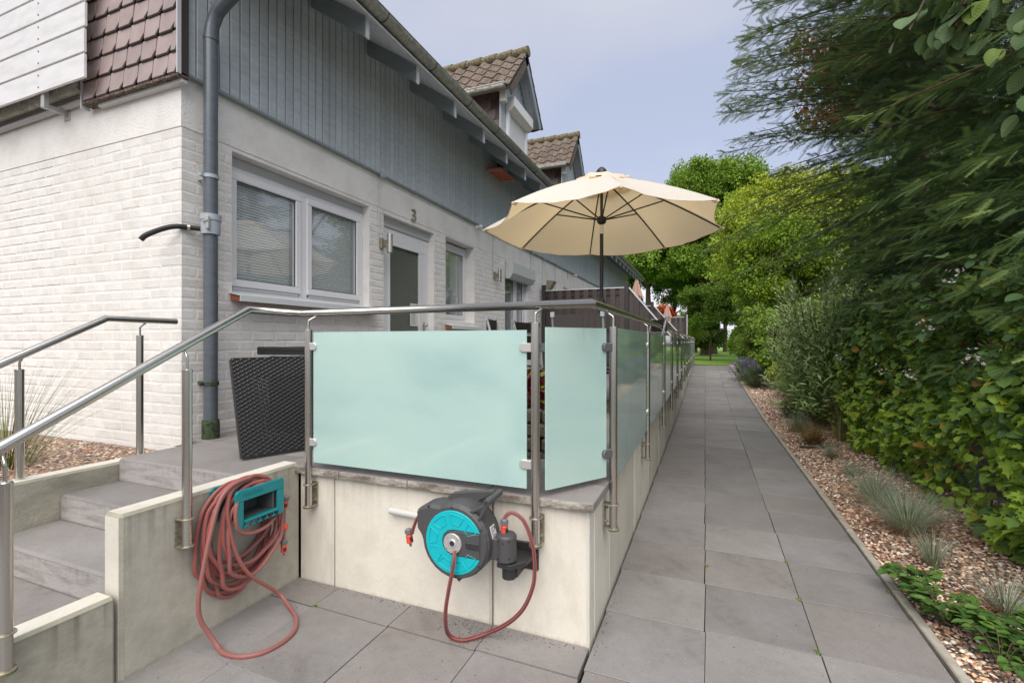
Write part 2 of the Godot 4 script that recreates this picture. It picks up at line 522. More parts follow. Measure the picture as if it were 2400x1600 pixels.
	mat("label_white", g3(0.7, 0.7, 0.7), 0.5)
	mat("print_black", g3(0.03, 0.03, 0.03), 0.6)
	mat("disc_steel", g3(0.55, 0.54, 0.53), 0.35).metallic = 0.5
	mat("hose_faded", g3(0.3, 0.12, 0.105), 0.5)
	mat("hose_stripe", g3(0.5, 0.065, 0.05), 0.45)
	mat("hose_grey", g3(0.22, 0.12, 0.115), 0.5)
	mat("hose_dark", g3(0.085, 0.06, 0.058), 0.45)
	mat("pvc", g3(0.55, 0.55, 0.53), 0.45)
	mat("orange_wood", W, 0.8, grain(256, [s8(150, 78, 52), s8(186, 104, 74), s8(204, 124, 92)], [[0.03, 1.0, 4, 151]], [[0.02, 0.9, s8(110, 50, 34), 152]], 0.3), 2.0)
	mat("nest_mud", g3(0.06, 0.045, 0.035), 0.95)
	mat("balcony_board", W, 0.6, grain(256, [s8(206, 206, 206), s8(220, 220, 221), s8(228, 228, 230)], [[0.01, 0.8, 4, 161]], [], 0.3), 1.0)
	mat("galvanised", g3(0.45, 0.45, 0.44), 0.5).metallic = 0.4
	mat("bark", W, 0.9, grain(256, [s8(52, 42, 34), s8(84, 68, 54), s8(112, 94, 76)], [[0.05, 1.2, 4, 171]], [], 4.0), 1.5, bumps(0.06, 4, 6.0, 172), 0.8)
	mat("yew_bark", g3(0.1, 0.055, 0.035), 0.9)
	mat("twig", g3(0.1, 0.065, 0.04), 0.9)
	mat("mesh_wire", g3(0.09, 0.09, 0.095), 0.6)
	leafmat("leaf", 0.45)
	leafmat("leaf_far", 0.65, 0.6)
	leafmat("needle", 0.45, 0.45)
	leafmat("blade", 0.3, 0.6)
	leafmat("petal", 0.3, 0.7)
	mat("stone_planter", W, 0.9, grain(256, [s8(60, 52, 46), s8(96, 86, 76), s8(140, 128, 112)], [[0.09, 1.2, 3, 181]]), 3.0)


# ---------------------------------------------------------------- camera, sky, sun
func camera_and_light() -> void:
	var cam := Camera3D.new()
	cam.name = "camera"
	cam.position = Vector3(0, 1.46, 0)
	cam.rotation.y = atan(453.0 / 1120.0)
	cam.fov = rad_to_deg(2.0 * atan(800.0 / 1120.0))
	cam.far = 600.0
	cam.near = 0.02
	add_child(cam)
	cam.current = true
	var env := Environment.new()
	env.background_mode = Environment.BG_SKY
	env.tonemap_mode = Environment.TONE_MAPPER_LINEAR
	env.tonemap_exposure = EXPO
	env.sdfgi_enabled = true; env.ssao_enabled = true; env.ssil_enabled = true
	var sky := Sky.new()
	var pm := PanoramaSkyMaterial.new()
	var w := 768; var h := 384
	var im := Image.create(w, h, false, Image.FORMAT_RGBF)
	var nz := noise(0.9, 5, FastNoiseLite.TYPE_SIMPLEX_SMOOTH, 5)
	var nz2 := noise(0.5, 3, FastNoiseLite.TYPE_SIMPLEX_SMOOTH, 8)
	var stops := [[-90.0, g3(0.2, 0.2, 0.18)], [-2.0, g3(0.5, 0.5, 0.48)], [0.0, g3(1.05, 1.06, 1.08)], [5.0, g3(1.0, 1.02, 1.06)], [11.0, g3(0.68, 0.76, 0.9)], [18.0, g3(0.53, 0.61, 0.81)], [27.0, g3(0.5, 0.565, 0.75)], [36.0, g3(0.57, 0.605, 0.745)], [55.0, g3(0.66, 0.69, 0.79)], [90.0, g3(0.74, 0.77, 0.84)]]
	for y in h:
		var el := 90.0 - (y + 0.5) / h * 180.0
		var base := g3(0, 0, 0)
		for k in stops.size() - 1:
			if el >= stops[k][0] and el <= stops[k + 1][0]:
				base = stops[k][1].lerp(stops[k + 1][1], smoothstep(0, 1, (el - stops[k][0]) / (stops[k + 1][0] - stops[k][0])))
		for x in w:
			var az := ((x + 0.5) / w - 0.5) * TAU
			var d := Vector3(sin(az) * cos(deg_to_rad(el)), sin(deg_to_rad(el)), -cos(az) * cos(deg_to_rad(el)))
			var col := base
			if el > 0.0:
				var p := d / (d.y + 0.35) * 1.6
				var cl := clampf(nz.get_noise_3d(p.x, p.y * 2.0, p.z) * 0.9 + nz2.get_noise_3d(p.x, 5.0, p.z) * 0.6 + 0.12, 0.0, 1.0)
				col = base.lerp(g3(0.72, 0.735, 0.8), cl * 0.75)
			im.set_pixel(x, y, Color(col.r / EXPO, col.g / EXPO, col.b / EXPO))
	pm.panorama = ImageTexture.create_from_image(im)
	sky.sky_material = pm
	env.sky = sky
	var we := WorldEnvironment.new()
	we.name = "environment"
	we.environment = env
	add_child(we)
	var sun := DirectionalLight3D.new()
	sun.name = "sun_through_cloud"
	sun.light_energy = 0.5
	sun.light_color = Color(1.0, 0.972, 0.935)
	sun.light_angular_distance = 65.0
	sun.shadow_enabled = true
	sun.look_at_from_position(Vector3(0.12, 0.8, 0.62), Vector3.ZERO)
	add_child(sun)


# ---------------------------------------------------------------- ground, path, gravel
func setting() -> void:
	var b := MB.new()
	b.quad(Vector3(-80, -0.12, 40), Vector3(80, -0.12, 40), Vector3(80, -0.12, -24.2), Vector3(-80, -0.12, -24.2))
	b.quad(Vector3(-400, -0.3, 400), Vector3(400, -0.3, 400), Vector3(400, -0.3, -400), Vector3(-400, -0.3, -400))
	struct("ground", b, M.soil)
	b = MB.new()
	b.quad(Vector3(-60, 0.37, -24.1), Vector3(60, 0.37, -24.1), Vector3(60, 0.42, -95), Vector3(-60, 0.42, -95))
	struct("lawn", b, M.lawn)
	# slabs of the path and of the forecourt: one shared bevelled slab, each a part
	var path := struct("path_base", _strip(-0.52, 1.01, 3.0, -24.0, -0.05), M.joint_dark)
	path.name = "path"
	var sm := MB.new()
	sm.box(Vector3(-0.248, -0.045, -0.2525), Vector3(0.248, 0.0, 0.2525), 0.0015)
	var slab := sm.mesh()
	for row in 52:
		var z := -2.09 - (row - 5) * 0.51 + 0.255
		for k in 3:
			var zz := z + rnd(-0.003, 0.003)
			if zz - 0.25 < -24.0:
				continue
			var t := Transform3D(Basis(Vector3.RIGHT, atan((ground(zz - 0.25) - ground(zz + 0.25)) / 0.5)) * Basis(Vector3.UP, -0.012 + rnd(-0.002, 0.002)) * Basis(Vector3.RIGHT, rnd(-0.0015, 0.0015)) * Basis(Vector3.BACK, rnd(-0.002, 0.002)), Vector3(-0.25 + k * 0.5 + rnd(-0.002, 0.002), ground(zz) + rnd(-0.0015, 0.0015), zz))
			put("slab", slab, M["slab_%d" % rng.randi_range(0, 4)], path, t)
	var court := struct("forecourt", _strip(-2.6, -0.5, 3.0, -2.3, -0.05), M.joint_dark)
	for row in 9:
		for k in 4:
			var z := -2.03 + (row - 1) * 0.5 + 0.255
			var t := Transform3D(Basis(Vector3.UP, -0.014 + rnd(-0.002, 0.002)) * Basis(Vector3.BACK, rnd(-0.002, 0.002)), Vector3(-2.262 + k * 0.5, rnd(-0.0015, 0.0015), z))
			if row == 0:                              # cut row along the wall
				t = t * Transform3D(Basis.from_scale(Vector3(1, 1, 0.42)), Vector3.ZERO)
				t.origin.z = -2.142
			put("slab", slab, M["slab_%d" % rng.randi_range(0, 4)], court, t)
	# kerb along the gravel
	var kerb := Node3D.new()
	kerb.name = "kerb"
	kerb.set_meta("kind", "structure")
	add_child(kerb)
	for i in 27:
		var z0 := 1.5 - i * 0.98
		if z0 - 0.97 < -24.0:
			break
		var k := MB.new()
		k.box(Vector3(-0.024, -0.2, -0.487), Vector3(0.024, 0.012, 0.487), 0.006)
		put("kerb_stone", k.mesh(), M.kerb, kerb, Transform3D(Basis(Vector3.RIGHT, atan((ground(z0 - 0.98) - ground(z0)) / 0.98)), Vector3(1.036, ground(z0 - 0.49), z0 - 0.49)))
	b = _strip(1.06, 2.6, 3.0, -24.0, -0.02)
	struct("gravel_bed", b, M.gravel_bed)
	# pebbles
	var peb: Array = []
	var pm := MB.new()
	var ico := [Vector3(1, 0, 0), Vector3(0.3, 0, 0.9), Vector3(-0.8, 0, 0.6), Vector3(-0.9, 0, -0.5), Vector3(0.2, 0, -1.0)]
	for i in 5:
		var p: Vector3 = ico[i]; var q: Vector3 = ico[(i + 1) % 5]
		var tp := Vector3(0.1, 0.55, 0.05)
		var pu := p * 0.65 + Vector3(0, 0.42, 0); var qu := q * 0.65 + Vector3(0, 0.42, 0)
		pm.stri(q, p, pu, q, p, (pu + Vector3(0, 0.3, 0)).normalized()); pm.stri(q, pu, qu, q, (pu + Vector3(0, 0.3, 0)).normalized(), (qu + Vector3(0, 0.3, 0)).normalized())
		pm.stri(qu, pu, tp, (qu + Vector3(0, 0.4, 0)).normalized(), (pu + Vector3(0, 0.4, 0)).normalized(), Vector3.UP)
	var cols := PackedColorArray()
	var pal := [s8(214, 196, 176), s8(182, 156, 134), s8(196, 168, 140), s8(146, 128, 116), s8(156, 124, 106), s8(118, 104, 98), s8(226, 216, 204), s8(92, 76, 70), s8(188, 150, 118), s8(150, 128, 112), s8(172, 112, 84), s8(202, 178, 156)]
	var tries := 52000
	for i in tries:
		var z := -1.6 - pow(rng.randf(), 1.9) * 22.0
		var x := rnd(1.065, 2.5)
		var s := rnd(0.007, 0.0155) * (1.0 + clampf((-z - 5.0) * 0.05, 0.0, 1.2))
		var bb := Basis(Vector3.UP, rnd(0, TAU)) * Basis(Vector3.RIGHT, rnd(-0.5, 0.5)) * Basis(Vector3.BACK, rnd(-0.5, 0.5))
		peb.append(Transform3D(bb.scaled_local(Vector3(s * rnd(0.9, 1.6), s * rnd(0.7, 1.2), s)), Vector3(x, ground(z) - 0.018 + rnd(0.0, 0.016), z)))
		var cc: Color = pal[rng.randi_range(0, pal.size() - 1)].srgb_to_linear() * rnd(1.0, 1.8)
		cc.a = 1.0
		cols.append(cc)
	var sw := swarm("gravel", pm.mesh(), M.pebble, peb, cols, self)
	var bt := []; var bc := PackedColorArray()
	for i in 5000:
		var s := rnd(0.007, 0.014)
		bt.append(Transform3D(Basis(Vector3.UP, rnd(0, TAU)).scaled_local(Vector3(s * 1.4, s, s)), Vector3(-3.7 - rng.randf() * 1.7, 0.592 + rnd(0, 0.012), rnd(-2.44, -0.9))))
		var cc: Color = pal[rng.randi_range(0, pal.size() - 1)].srgb_to_linear() * rnd(0.7, 1.2)
		cc.a = 1.0
		bc.append(cc)
	tag(swarm("bed_gravel", pm.mesh(), M.pebble, bt, bc, self), "reddish pebbles covering the raised bed behind the left stair wall", "gravel")
	tag(sw, "loose brown, white and rust pebbles filling the bed beside the path", "gravel")


func _strip(x0: float, x1: float, z0: float, z1: float, dy: float) -> MB:
	var b := MB.new()
	var z := z0
	while z > z1:
		var zn := maxf(z1, z - 1.0)
		b.quad(Vector3(x0, ground(z) + dy, z), Vector3(x1, ground(z) + dy, z), Vector3(x1, ground(zn) + dy, zn), Vector3(x0, ground(zn) + dy, zn))
		z = zn
	return b


# ---------------------------------------------------------------- house
func brick_mesh() -> ArrayMesh:
	var b := MB.new()                                  # lies in xy, front towards +z, unit length 0.24
	var P := [Vector2(-0.12, -0.0355), Vector2(0.12, -0.0355), Vector2(0.12, 0.0355), Vector2(-0.12, 0.0355)]
	var Q: Array = []
	for p in P:
		Q.append(Vector3(p.x - signf(p.x) * (0.007 + rnd(0, 0.004)), p.y - signf(p.y) * (0.006 + rnd(0, 0.004)), 0.0022 + rnd(-0.0012, 0.0012)))
	b.quad(Q[0], Q[1], Q[2], Q[3])
	for i in 4:
		var j := (i + 1) % 4
		var p: Vector2 = P[i]; var q: Vector2 = P[j]
		b.quad(Vector3(p.x, p.y, -0.002), Vector3(q.x, q.y, -0.002), Q[j], Q[i])
	return b.mesh()


func house() -> void:
	var H := thing("terraced_house", "white painted brick terraced house with blue-grey boarded upper storey and tiled dormers", "house", Vector3(FACADE, TERRACE, GABLE))
	var X := FACADE
	# ---- openings in the facade: [z near, z far, y low, y high]
	var op := [[-2.89, -4.69, 1.86, 3.09], [-4.97, -6.17, TERRACE, 3.07], [-6.52, -7.52, 1.78, 3.1], [-8.9, -10.25, TERRACE, 3.08], [-13.2, -14.8, 1.8, 3.02], [-17.5, -19.0, TERRACE, 3.0]]
	var wall := MB.new()
	var wp := X - 0.004                                # plane behind the bricks
	var z := GABLE - 0.004
	for o in op:
		wall.box(Vector3(wp - 0.3, -0.2, o[0]), Vector3(wp, 3.125, z))
		if o[2] > TERRACE:
			wall.box(Vector3(wp - 0.3, -0.2, o[1]), Vector3(wp, o[2], o[0]))
		else:
			wall.box(Vector3(wp - 0.3, -0.2, o[1]), Vector3(wp, TERRACE - 0.02, o[0]))
		wall.box(Vector3(wp - 0.3, o[3], o[1]), Vector3(wp, 3.125, o[0]))
		z = o[1]
	wall.box(Vector3(wp - 0.3, -0.2, -25.0), Vector3(wp, 3.125, z))
	wall.box(Vector3(wp - 0.3, 3.125, -25.0), Vector3(X + 0.002, 5.2, GABLE - 0.3))
	build("facade_wall", wall, M.house_paint, H)
	var gw := MB.new()
	gw.box(Vector3(-10.5, -0.2, GABLE - 0.3), Vector3(wp - 0.3, 3.125, GABLE - 0.004))
	gw.box(Vector3(-10.5, 3.125, GABLE - 0.3), Vector3(X + 0.002, 7.5, GABLE + 0.002))
	build("gable_wall", gw, M.house_paint, H)
	var inner := MB.new()                              # the rooms behind
	inner.box(Vector3(-10.8, -0.2, -25.3), Vector3(-10.5, 7.5, GABLE))
	inner.box(Vector3(-10.5, -0.2, -25.3), Vector3(X - 0.31, 7.0, -25.0))
	build("back_wall", inner, M.house_paint, H)
	var fl := MB.new()
	fl.box(Vector3(-10.5, 0.5, -25.0), Vector3(X - 0.31, 0.69, GABLE - 0.3))
	fl.box(Vector3(-10.5, 3.2, -25.0), Vector3(X - 0.31, 3.4, GABLE - 0.3))
	build("floor", fl, M.room_floor, H)
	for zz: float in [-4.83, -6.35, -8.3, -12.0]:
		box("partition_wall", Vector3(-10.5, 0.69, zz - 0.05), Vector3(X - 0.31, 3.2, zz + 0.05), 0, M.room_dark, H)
	# ---- painted bricks, running bond
	var bm: Array = []
	for i in 8:
		bm.append(brick_mesh())
	var rest := MB.new()
	var rest_t: Array = []
	var spots: Array = []
	for row in 30:
		var y := 3.083 - row * 0.083
		if y < 0.62:
			break
		var shift := 0.125 if row % 2 else 0.0
		# gable, towards +z
		for k in 14:
			var a := X - k * 0.25 + shift; var e := a - 0.24
			if a > X:
				a = X
			spots.append([0.0 + k * 0.3, Vector3((a + e) / 2, y, GABLE), a - e, 0])
		# facade, towards +x
		for k in 60:
			var a := GABLE - k * 0.25 + shift; var e := a - 0.24
			a = minf(a, GABLE)
			var cuts := [[a, e]]
			for o in op:
				if y + 0.04 > o[2] and y - 0.04 < o[3]:
					var nx := []
					for q in cuts:
						if q[1] >= o[0] or q[0] <= o[1]:
							nx.append(q)
						else:
							if q[0] > o[0]:
								nx.append([q[0], o[0] + 0.003])
							if q[1] < o[1]:
								nx.append([o[1] - 0.003, q[1]])
					cuts = nx
			for q in cuts:
				if q[0] - q[1] > 0.035:
					spots.append([1.0 + k * 0.4, Vector3(X, y, (q[0] + q[1]) / 2), q[0] - q[1], 1])
	spots.sort_custom(func(p, q): return p[0] < q[0])
	var count := 0
	for s in spots:
		var face := Basis() if s[3] == 0 else Basis(Vector3.UP, PI / 2)
		var p: Vector3 = s[1]
		var out := Vector3(0, 0, -0.0034) if s[3] == 0 else Vector3(-0.0034, 0, 0)
		var t := Transform3D(face * Basis(Vector3.BACK, rnd(-0.006, 0.006)) * Basis.from_scale(Vector3(s[2] / 0.24, rnd(0.97, 1.03), rnd(0.4, 0.9))), p + out + Vector3(0, rnd(-0.002, 0.002), 0))
		var me: ArrayMesh = bm[rng.randi_range(0, 7)]
		if count < 300:
			put("brick", me, M["brick_paint_%d" % rng.randi_range(0, 2)], H, t)
			count += 1
		else:
			var arr := me.surface_get_arrays(0)
			for i in arr[0].size():
				rest.v.append(t * arr[0][i]); rest.n.append((t.basis * arr[1][i]).normalized())
	build("farther_bricks", rest, M.brick_paint_0, H).set_meta("kind", "stuff")
	# ---- boards of the upper storey
	var bd := MB.new()
	bd.box(Vector3(-0.011, 3.53, -0.0432), Vector3(0.011, 5.08, 0.0432), 0.005)
	var bmesh := bd.mesh()
	box("board_backing", Vector3(X + 0.004, 3.535, -25.0), Vector3(X + 0.024, 5.1, GABLE + 0.01), 0, M.board_back, H)
	var nb := int((25.0 - 2.45) / 0.0955)
	for i in nb:
		var t := Transform3D(Basis(Vector3.UP, rnd(-0.01, 0.01)), Vector3(X + 0.036, rnd(-0.002, 0.002), -2.5 - i * 0.0955))
		put("cladding_board", bmesh, M["board_%d" % rng.randi_range(0, 3)], H, t)
	box("drip_trim", Vector3(X + 0.004, 3.505, -25.0), Vector3(X + 0.055, 3.53, GABLE + 0.01), 0.004, M.rafter, H)
	# ---- rafters, soffit boards, gutter, roof
	var rp := PackedVector2Array([Vector2(X + 0.03, 4.862), Vector2(-3.015, 4.375), Vector2(-3.03, 4.572), Vector2(X + 0.03, 5.04)])
	for i in 26:
		var rz := -2.87 - i * 0.8715
		var r := MB.new()
		r.prism(rp, rz - 0.02, rz + 0.02)
		var rr := build("rafter", r, M.rafter, H)
		box("rafter_end", Vector3(-3.026, 4.374, rz - 0.022), Vector3(-3.008, 4.575, rz + 0.022), 0.002, M.rafter_end, rr)
	for i in 8:
		var a := float(i) / 8
		var p := Vector3(lerpf(X + 0.03, -2.93, a + 0.0625), lerpf(5.05, 4.535, a + 0.0625), 0)
		var s := MB.new()
		s.box(Vector3(-0.051, -0.01, -25.2), Vector3(0.051, 0.01, -2.2), 0.006, Transform3D(Basis(Vector3.BACK, -atan(0.63)), p))
		build("soffit_board", s, M.soffit, H)
	var roof := MB.new()
	roof.prism(PackedVector2Array([Vector2(-2.86, 4.62), Vector2(-2.86, 4.66), Vector2(-7.6, 7.72), Vector2(-10.9, 5.6), Vector2(-10.9, 5.5), Vector2(-7.6, 7.6), Vector2(X + 0.03, 5.12)]), -25.25, -2.2)
	build("roof", roof, M.tile_0, H)
	var g := MB.new()
	var gc := Vector3(-2.925, 4.655, 0)
	for i in 10:
		var a := PI + PI * i / 10; var a2 := PI + PI * (i + 1) / 10
		for rr: Array in [[0.076, 1.0], [0.073, -1.0]]:
			var p: Vector3 = gc + Vector3(cos(a), sin(a), 0) * rr[0]; var q: Vector3 = gc + Vector3(cos(a2), sin(a2), 0) * rr[0]
			var n1: Vector3 = Vector3(cos(a), sin(a), 0) * rr[1]; var n2: Vector3 = Vector3(cos(a2), sin(a2), 0) * rr[1]
			var e := Vector3(0, 0, -25.2); var f := Vector3(0, 0, -2.1)
			if rr[1] > 0:
				g.stri(p + e, q + e, q + f, n1, n2, n2); g.stri(p + e, q + f, p + f, n1, n2, n1)
			else:
				g.stri(p + e, q + f, q + e, n1, n2, n2); g.stri(p + e, p + f, q + f, n1, n1, n2)
	for s: float in [-1.0, 1.0]:
		g.tube(PackedVector3Array([gc + Vector3(s * 0.076, 0.002, -25.2), gc + Vector3(s * 0.076, 0.002, -2.1)]), 0.006, 6)
	var gut := build("gutter", g, M.zinc, H)
	for i in 25:
		var rz := -2.96 - i * 0.895
		var hb := MB.new()
		var pts := PackedVector3Array()
		for k in 11:
			var a := PI + PI * k / 10
			pts.append(gc + Vector3(cos(a) * 0.0785, sin(a) * 0.0785, rz))
		hb.tube(pts, 0.0055, 6)
		build("gutter_bracket", hb, M.reel_dark, gut)
	# ---- downpipe
	var dx := -3.615; var dz := -2.6
	var dp := MB.new()
	dp.tube(smooth_path([Vector3(dx, 0.84, dz), Vector3(dx, 2.0, dz), Vector3(dx, 3.6, dz), Vector3(dx, 3.86, dz), Vector3(dx + 0.035, 4.0, dz - 0.01), Vector3(dx + 0.13, 4.1, dz - 0.02), Vector3(-3.05, 4.42, dz - 0.09), Vector3(-2.93, 4.55, dz - 0.1)], 5), 0.05, 20)
	var pipe_node := build("downpipe", dp, M.pipe_grey, H)
	for y: float in [3.84, 2.772, 1.9]:
		var r := MB.new()
		r.tube(PackedVector3Array([Vector3(dx, y - 0.012, dz), Vector3(dx, y + 0.012, dz)]), 0.0535 if y != 1.9 else 0.0512, 20)
		build("pipe_joint", r, M.pipe_grey, pipe_node)
	for y: float in [2.755, 1.13]:
		var r := MB.new()
		r.tube(PackedVector3Array([Vector3(dx, y - 0.014, dz), Vector3(dx, y - 0.006, dz), Vector3(dx, y + 0.006, dz), Vector3(dx, y + 0.014, dz)]), PackedFloat32Array([0.056, 0.058, 0.058, 0.056]), 20)
		r.box(Vector3(dx - 0.14, y - 0.012, dz - 0.01), Vector3(dx - 0.05, y + 0.012, dz + 0.01), 0.002)
		r.box(Vector3(dx - 0.02, y - 0.014, dz + 0.05), Vector3(dx + 0.004, y + 0.014, dz + 0.085), 0.003)
		build("pipe_clip", r, M.pipe_collar if y > 2 else M.moss_shoe, pipe_node)
	var sh := MB.new()
	sh.lathe(PackedVector2Array([Vector2(0.062, 0), Vector2(0.062, 0.13), Vector2(0.057, 0.15), Vector2(0.05, 0.15)]), 20, Transform3D(Basis(), Vector3(dx, TERRACE - 0.005, dz)))
	build("pipe_shoe", sh, M.moss_shoe, pipe_node)
	# ---- slate hung panel on the gable, one slate after the other
	var zs := -2.385
	box("slate_backing", Vector3(-4.87, 3.49, GABLE + 0.002), Vector3(-3.66, 6.2, zs - 0.014), 0, M.slate_back_shadow, H)
	var sl := MB.new()
	sl.prism(PackedVector2Array([Vector2(-0.085, 0.0), Vector2(0.044, 0.0), Vector2(0.085, 0.05), Vector2(0.085, 0.159), Vector2(-0.085, 0.159)]), -0.011, 0.0, 0.0025)
	var slm := sl.mesh()
	var se := MB.new()  # black rim behind each slate, painting the shadow lines between slates
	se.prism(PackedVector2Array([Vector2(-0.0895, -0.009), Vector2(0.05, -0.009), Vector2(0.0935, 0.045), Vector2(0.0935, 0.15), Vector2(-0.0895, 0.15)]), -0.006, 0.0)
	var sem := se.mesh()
	for row in 9:
		for k in 9:
			var x := -3.69 - k * 0.18 + fmod(row * 0.042, 0.18)
			var wl := maxf(x - 0.09, -4.868); var wr := minf(x + 0.09, -3.671)
			if wr - wl < 0.02:
				continue
			var lo := Vector3((wl + wr) / 2, 3.487 + row * 0.163, zs + rnd(0, 0.003))
			var tb := Basis(Vector3.RIGHT, -0.1 + rnd(-0.008, 0.008)) * Basis(Vector3.BACK, rnd(-0.006, 0.006)) * Basis.from_scale(Vector3((wr - wl) / 0.18, 1, 1))
			put("slate", slm, M["slate_%d" % rng.randi_range(0, 2)], H, Transform3D(tb, lo + Vector3(0, 0, 0.014)))
			put("slate_shadow_line", sem, M.slate_back_shadow, H, Transform3D(tb, lo + Vector3(0, 0, 0.0065)))
	var tr := MB.new()
	tr.box(Vector3(-3.668, 3.47, GABLE + 0.06), Vector3(-3.655, 6.2, zs + 0.018), 0.002)
	tr.box(Vector3(-4.885, 3.42, GABLE + 0.03), Vector3(-4.872, 6.2, zs + 0.02), 0.002)
	build("corner_trim", tr, M.frame_grey, H)
	var bt := MB.new()
	bt.box(Vector3(-4.875, 3.452, GABLE + 0.002), Vector3(-3.66, 3.475, zs + 0.012), 0.003)
	build("slate_foot_batten", bt, M.tile_1, H)
	box("slate_foot_board", Vector3(-4.72, 3.425, GABLE + 0.003), Vector3(-3.67, 3.455, zs - 0.025), 0.002, M.shutter_box_grey, H)
	# ---- waste pipes high on the gable
	pipe("gable_drainpipe", [Vector3(-10, 3.545, GABLE + 0.075), Vector3(-4.9, 3.63, GABLE + 0.075)], 0.055, M.zinc, H, 16)
	pipe("gable_conduit", [Vector3(-10, 3.44, GABLE + 0.03), Vector3(-4.9, 3.53, GABLE + 0.03)], 0.025, M.frame_grey, H, 12)
	balcony(H)
	windows(H, op)
	dormer(H, -9.45, true)
	dormer(H, -13.83, false)
	dormer(H, -18.21, false)


func balcony(H: Node3D) -> void:
	var B := thing("balcony_railing", "white horizontal balcony boards on galvanised brackets high on the left gable wall", "balcony railing", Vector3(-5.2, 3.5, -2.25))
	var zb := -2.255
	for i in 8:
		var y := 3.575 + i * 0.205
		box("board", Vector3(-9.0, y, zb - 0.022), Vector3(-4.61 + (0.012 if i == 2 else rnd(-0.006, 0.006)), y + 0.19, zb), 0.003, M.balcony_board, B)
	for i in 3:
		var x := -5.26 - i * 1.4
		var br := MB.new()
		br.box(Vector3(x - 0.022, 3.46, zb - 0.065), Vector3(x + 0.022, 5.2, zb - 0.023), 0.003)
		br.box(Vector3(x - 0.018, 3.462, GABLE + 0.008), Vector3(x + 0.018, 3.5, zb - 0.066), 0.002)
		br.box(Vector3(x - 0.045, 3.42, GABLE + 0.001), Vector3(x + 0.045, 3.56, GABLE + 0.009), 0.002)
		var bk := build("bracket", br, M.galvanised, B)
		var sc := MB.new()
		for j in 8:
			for o: float in [0.045, 0.145]:
				sc.lathe(PackedVector2Array([Vector2(0.007, 0), Vector2(0.007, 0.003), Vector2(0, 0.005)]), 8, Transform3D(Basis(Vector3.RIGHT, PI / 2), Vector3(x, 3.575 + j * 0.205 + o, zb)))
		build("screw_heads", sc, M.reel_dark, bk)


func sash(parent: Node, x: float, z0: float, z1: float, y0: float, y1: float, w: float, glass: Material) -> MeshInstance3D:   # a casement, z0 nearer
	var f := MB.new()
	f.box(Vector3(x - 0.06, y0, z1), Vector3(x, y0 + w, z0), 0.006)
	f.box(Vector3(x - 0.06, y1 - w, z1), Vector3(x, y1, z0), 0.006)
	f.box(Vector3(x - 0.06, y0 + w, z0 - w), Vector3(x - 0.001, y1 - w, z0), 0.006)
	f.box(Vector3(x - 0.06, y0 + w, z1), Vector3(x - 0.001, y1 - w, z1 + w), 0.006)
	var s := build("sash", f, M.frame_white, parent)
	var g := MB.new()
	g.box(Vector3(x - 0.036, y0 + w - 0.01, z1 + w - 0.01), Vector3(x - 0.028, y1 - w + 0.01, z0 - w + 0.01))
	build("pane", g, glass, s)
	if glass == M.window_glass:                        # double glazing
		var g2 := MB.new()
		g2.box(Vector3(x - 0.056, y0 + w - 0.01, z1 + w - 0.01), Vector3(x - 0.05, y1 - w + 0.01, z0 - w + 0.01))
		build("inner_pane", g2, glass, s)
	var sealing := MB.new()
	for q in [[y0 + w, y0 + w + 0.007, z1 + w, z0 - w], [y1 - w - 0.007, y1 - w, z1 + w, z0 - w], [y0 + w, y1 - w, z0 - w - 0.007, z0 - w], [y0 + w, y1 - w, z1 + w, z1 + w + 0.007]]:
		sealing.box(Vector3(x - 0.026, q[0], q[2]), Vector3(x - 0.018, q[1], q[3]))
	build("seal", sealing, M.reel_dark, s)
	return s


func frame(parent: Node, called: String, x: float, z0: float, z1: float, y0: float, y1: float, w: float) -> MeshInstance3D:
	var f := MB.new()
	f.box(Vector3(x - 0.08, y0, z1), Vector3(x, y0 + w, z0), 0.004)
	f.box(Vector3(x - 0.08, y1 - w, z1), Vector3(x, y1, z0), 0.004)
	f.box(Vector3(x - 0.08, y0 + w, z0 - w), Vector3(x - 0.001, y1 - w, z0), 0.004)
	f.box(Vector3(x - 0.08, y0 + w, z1), Vector3(x - 0.001, y1 - w, z1 + w), 0.004)
	return build(called, f, M.frame_white, parent)


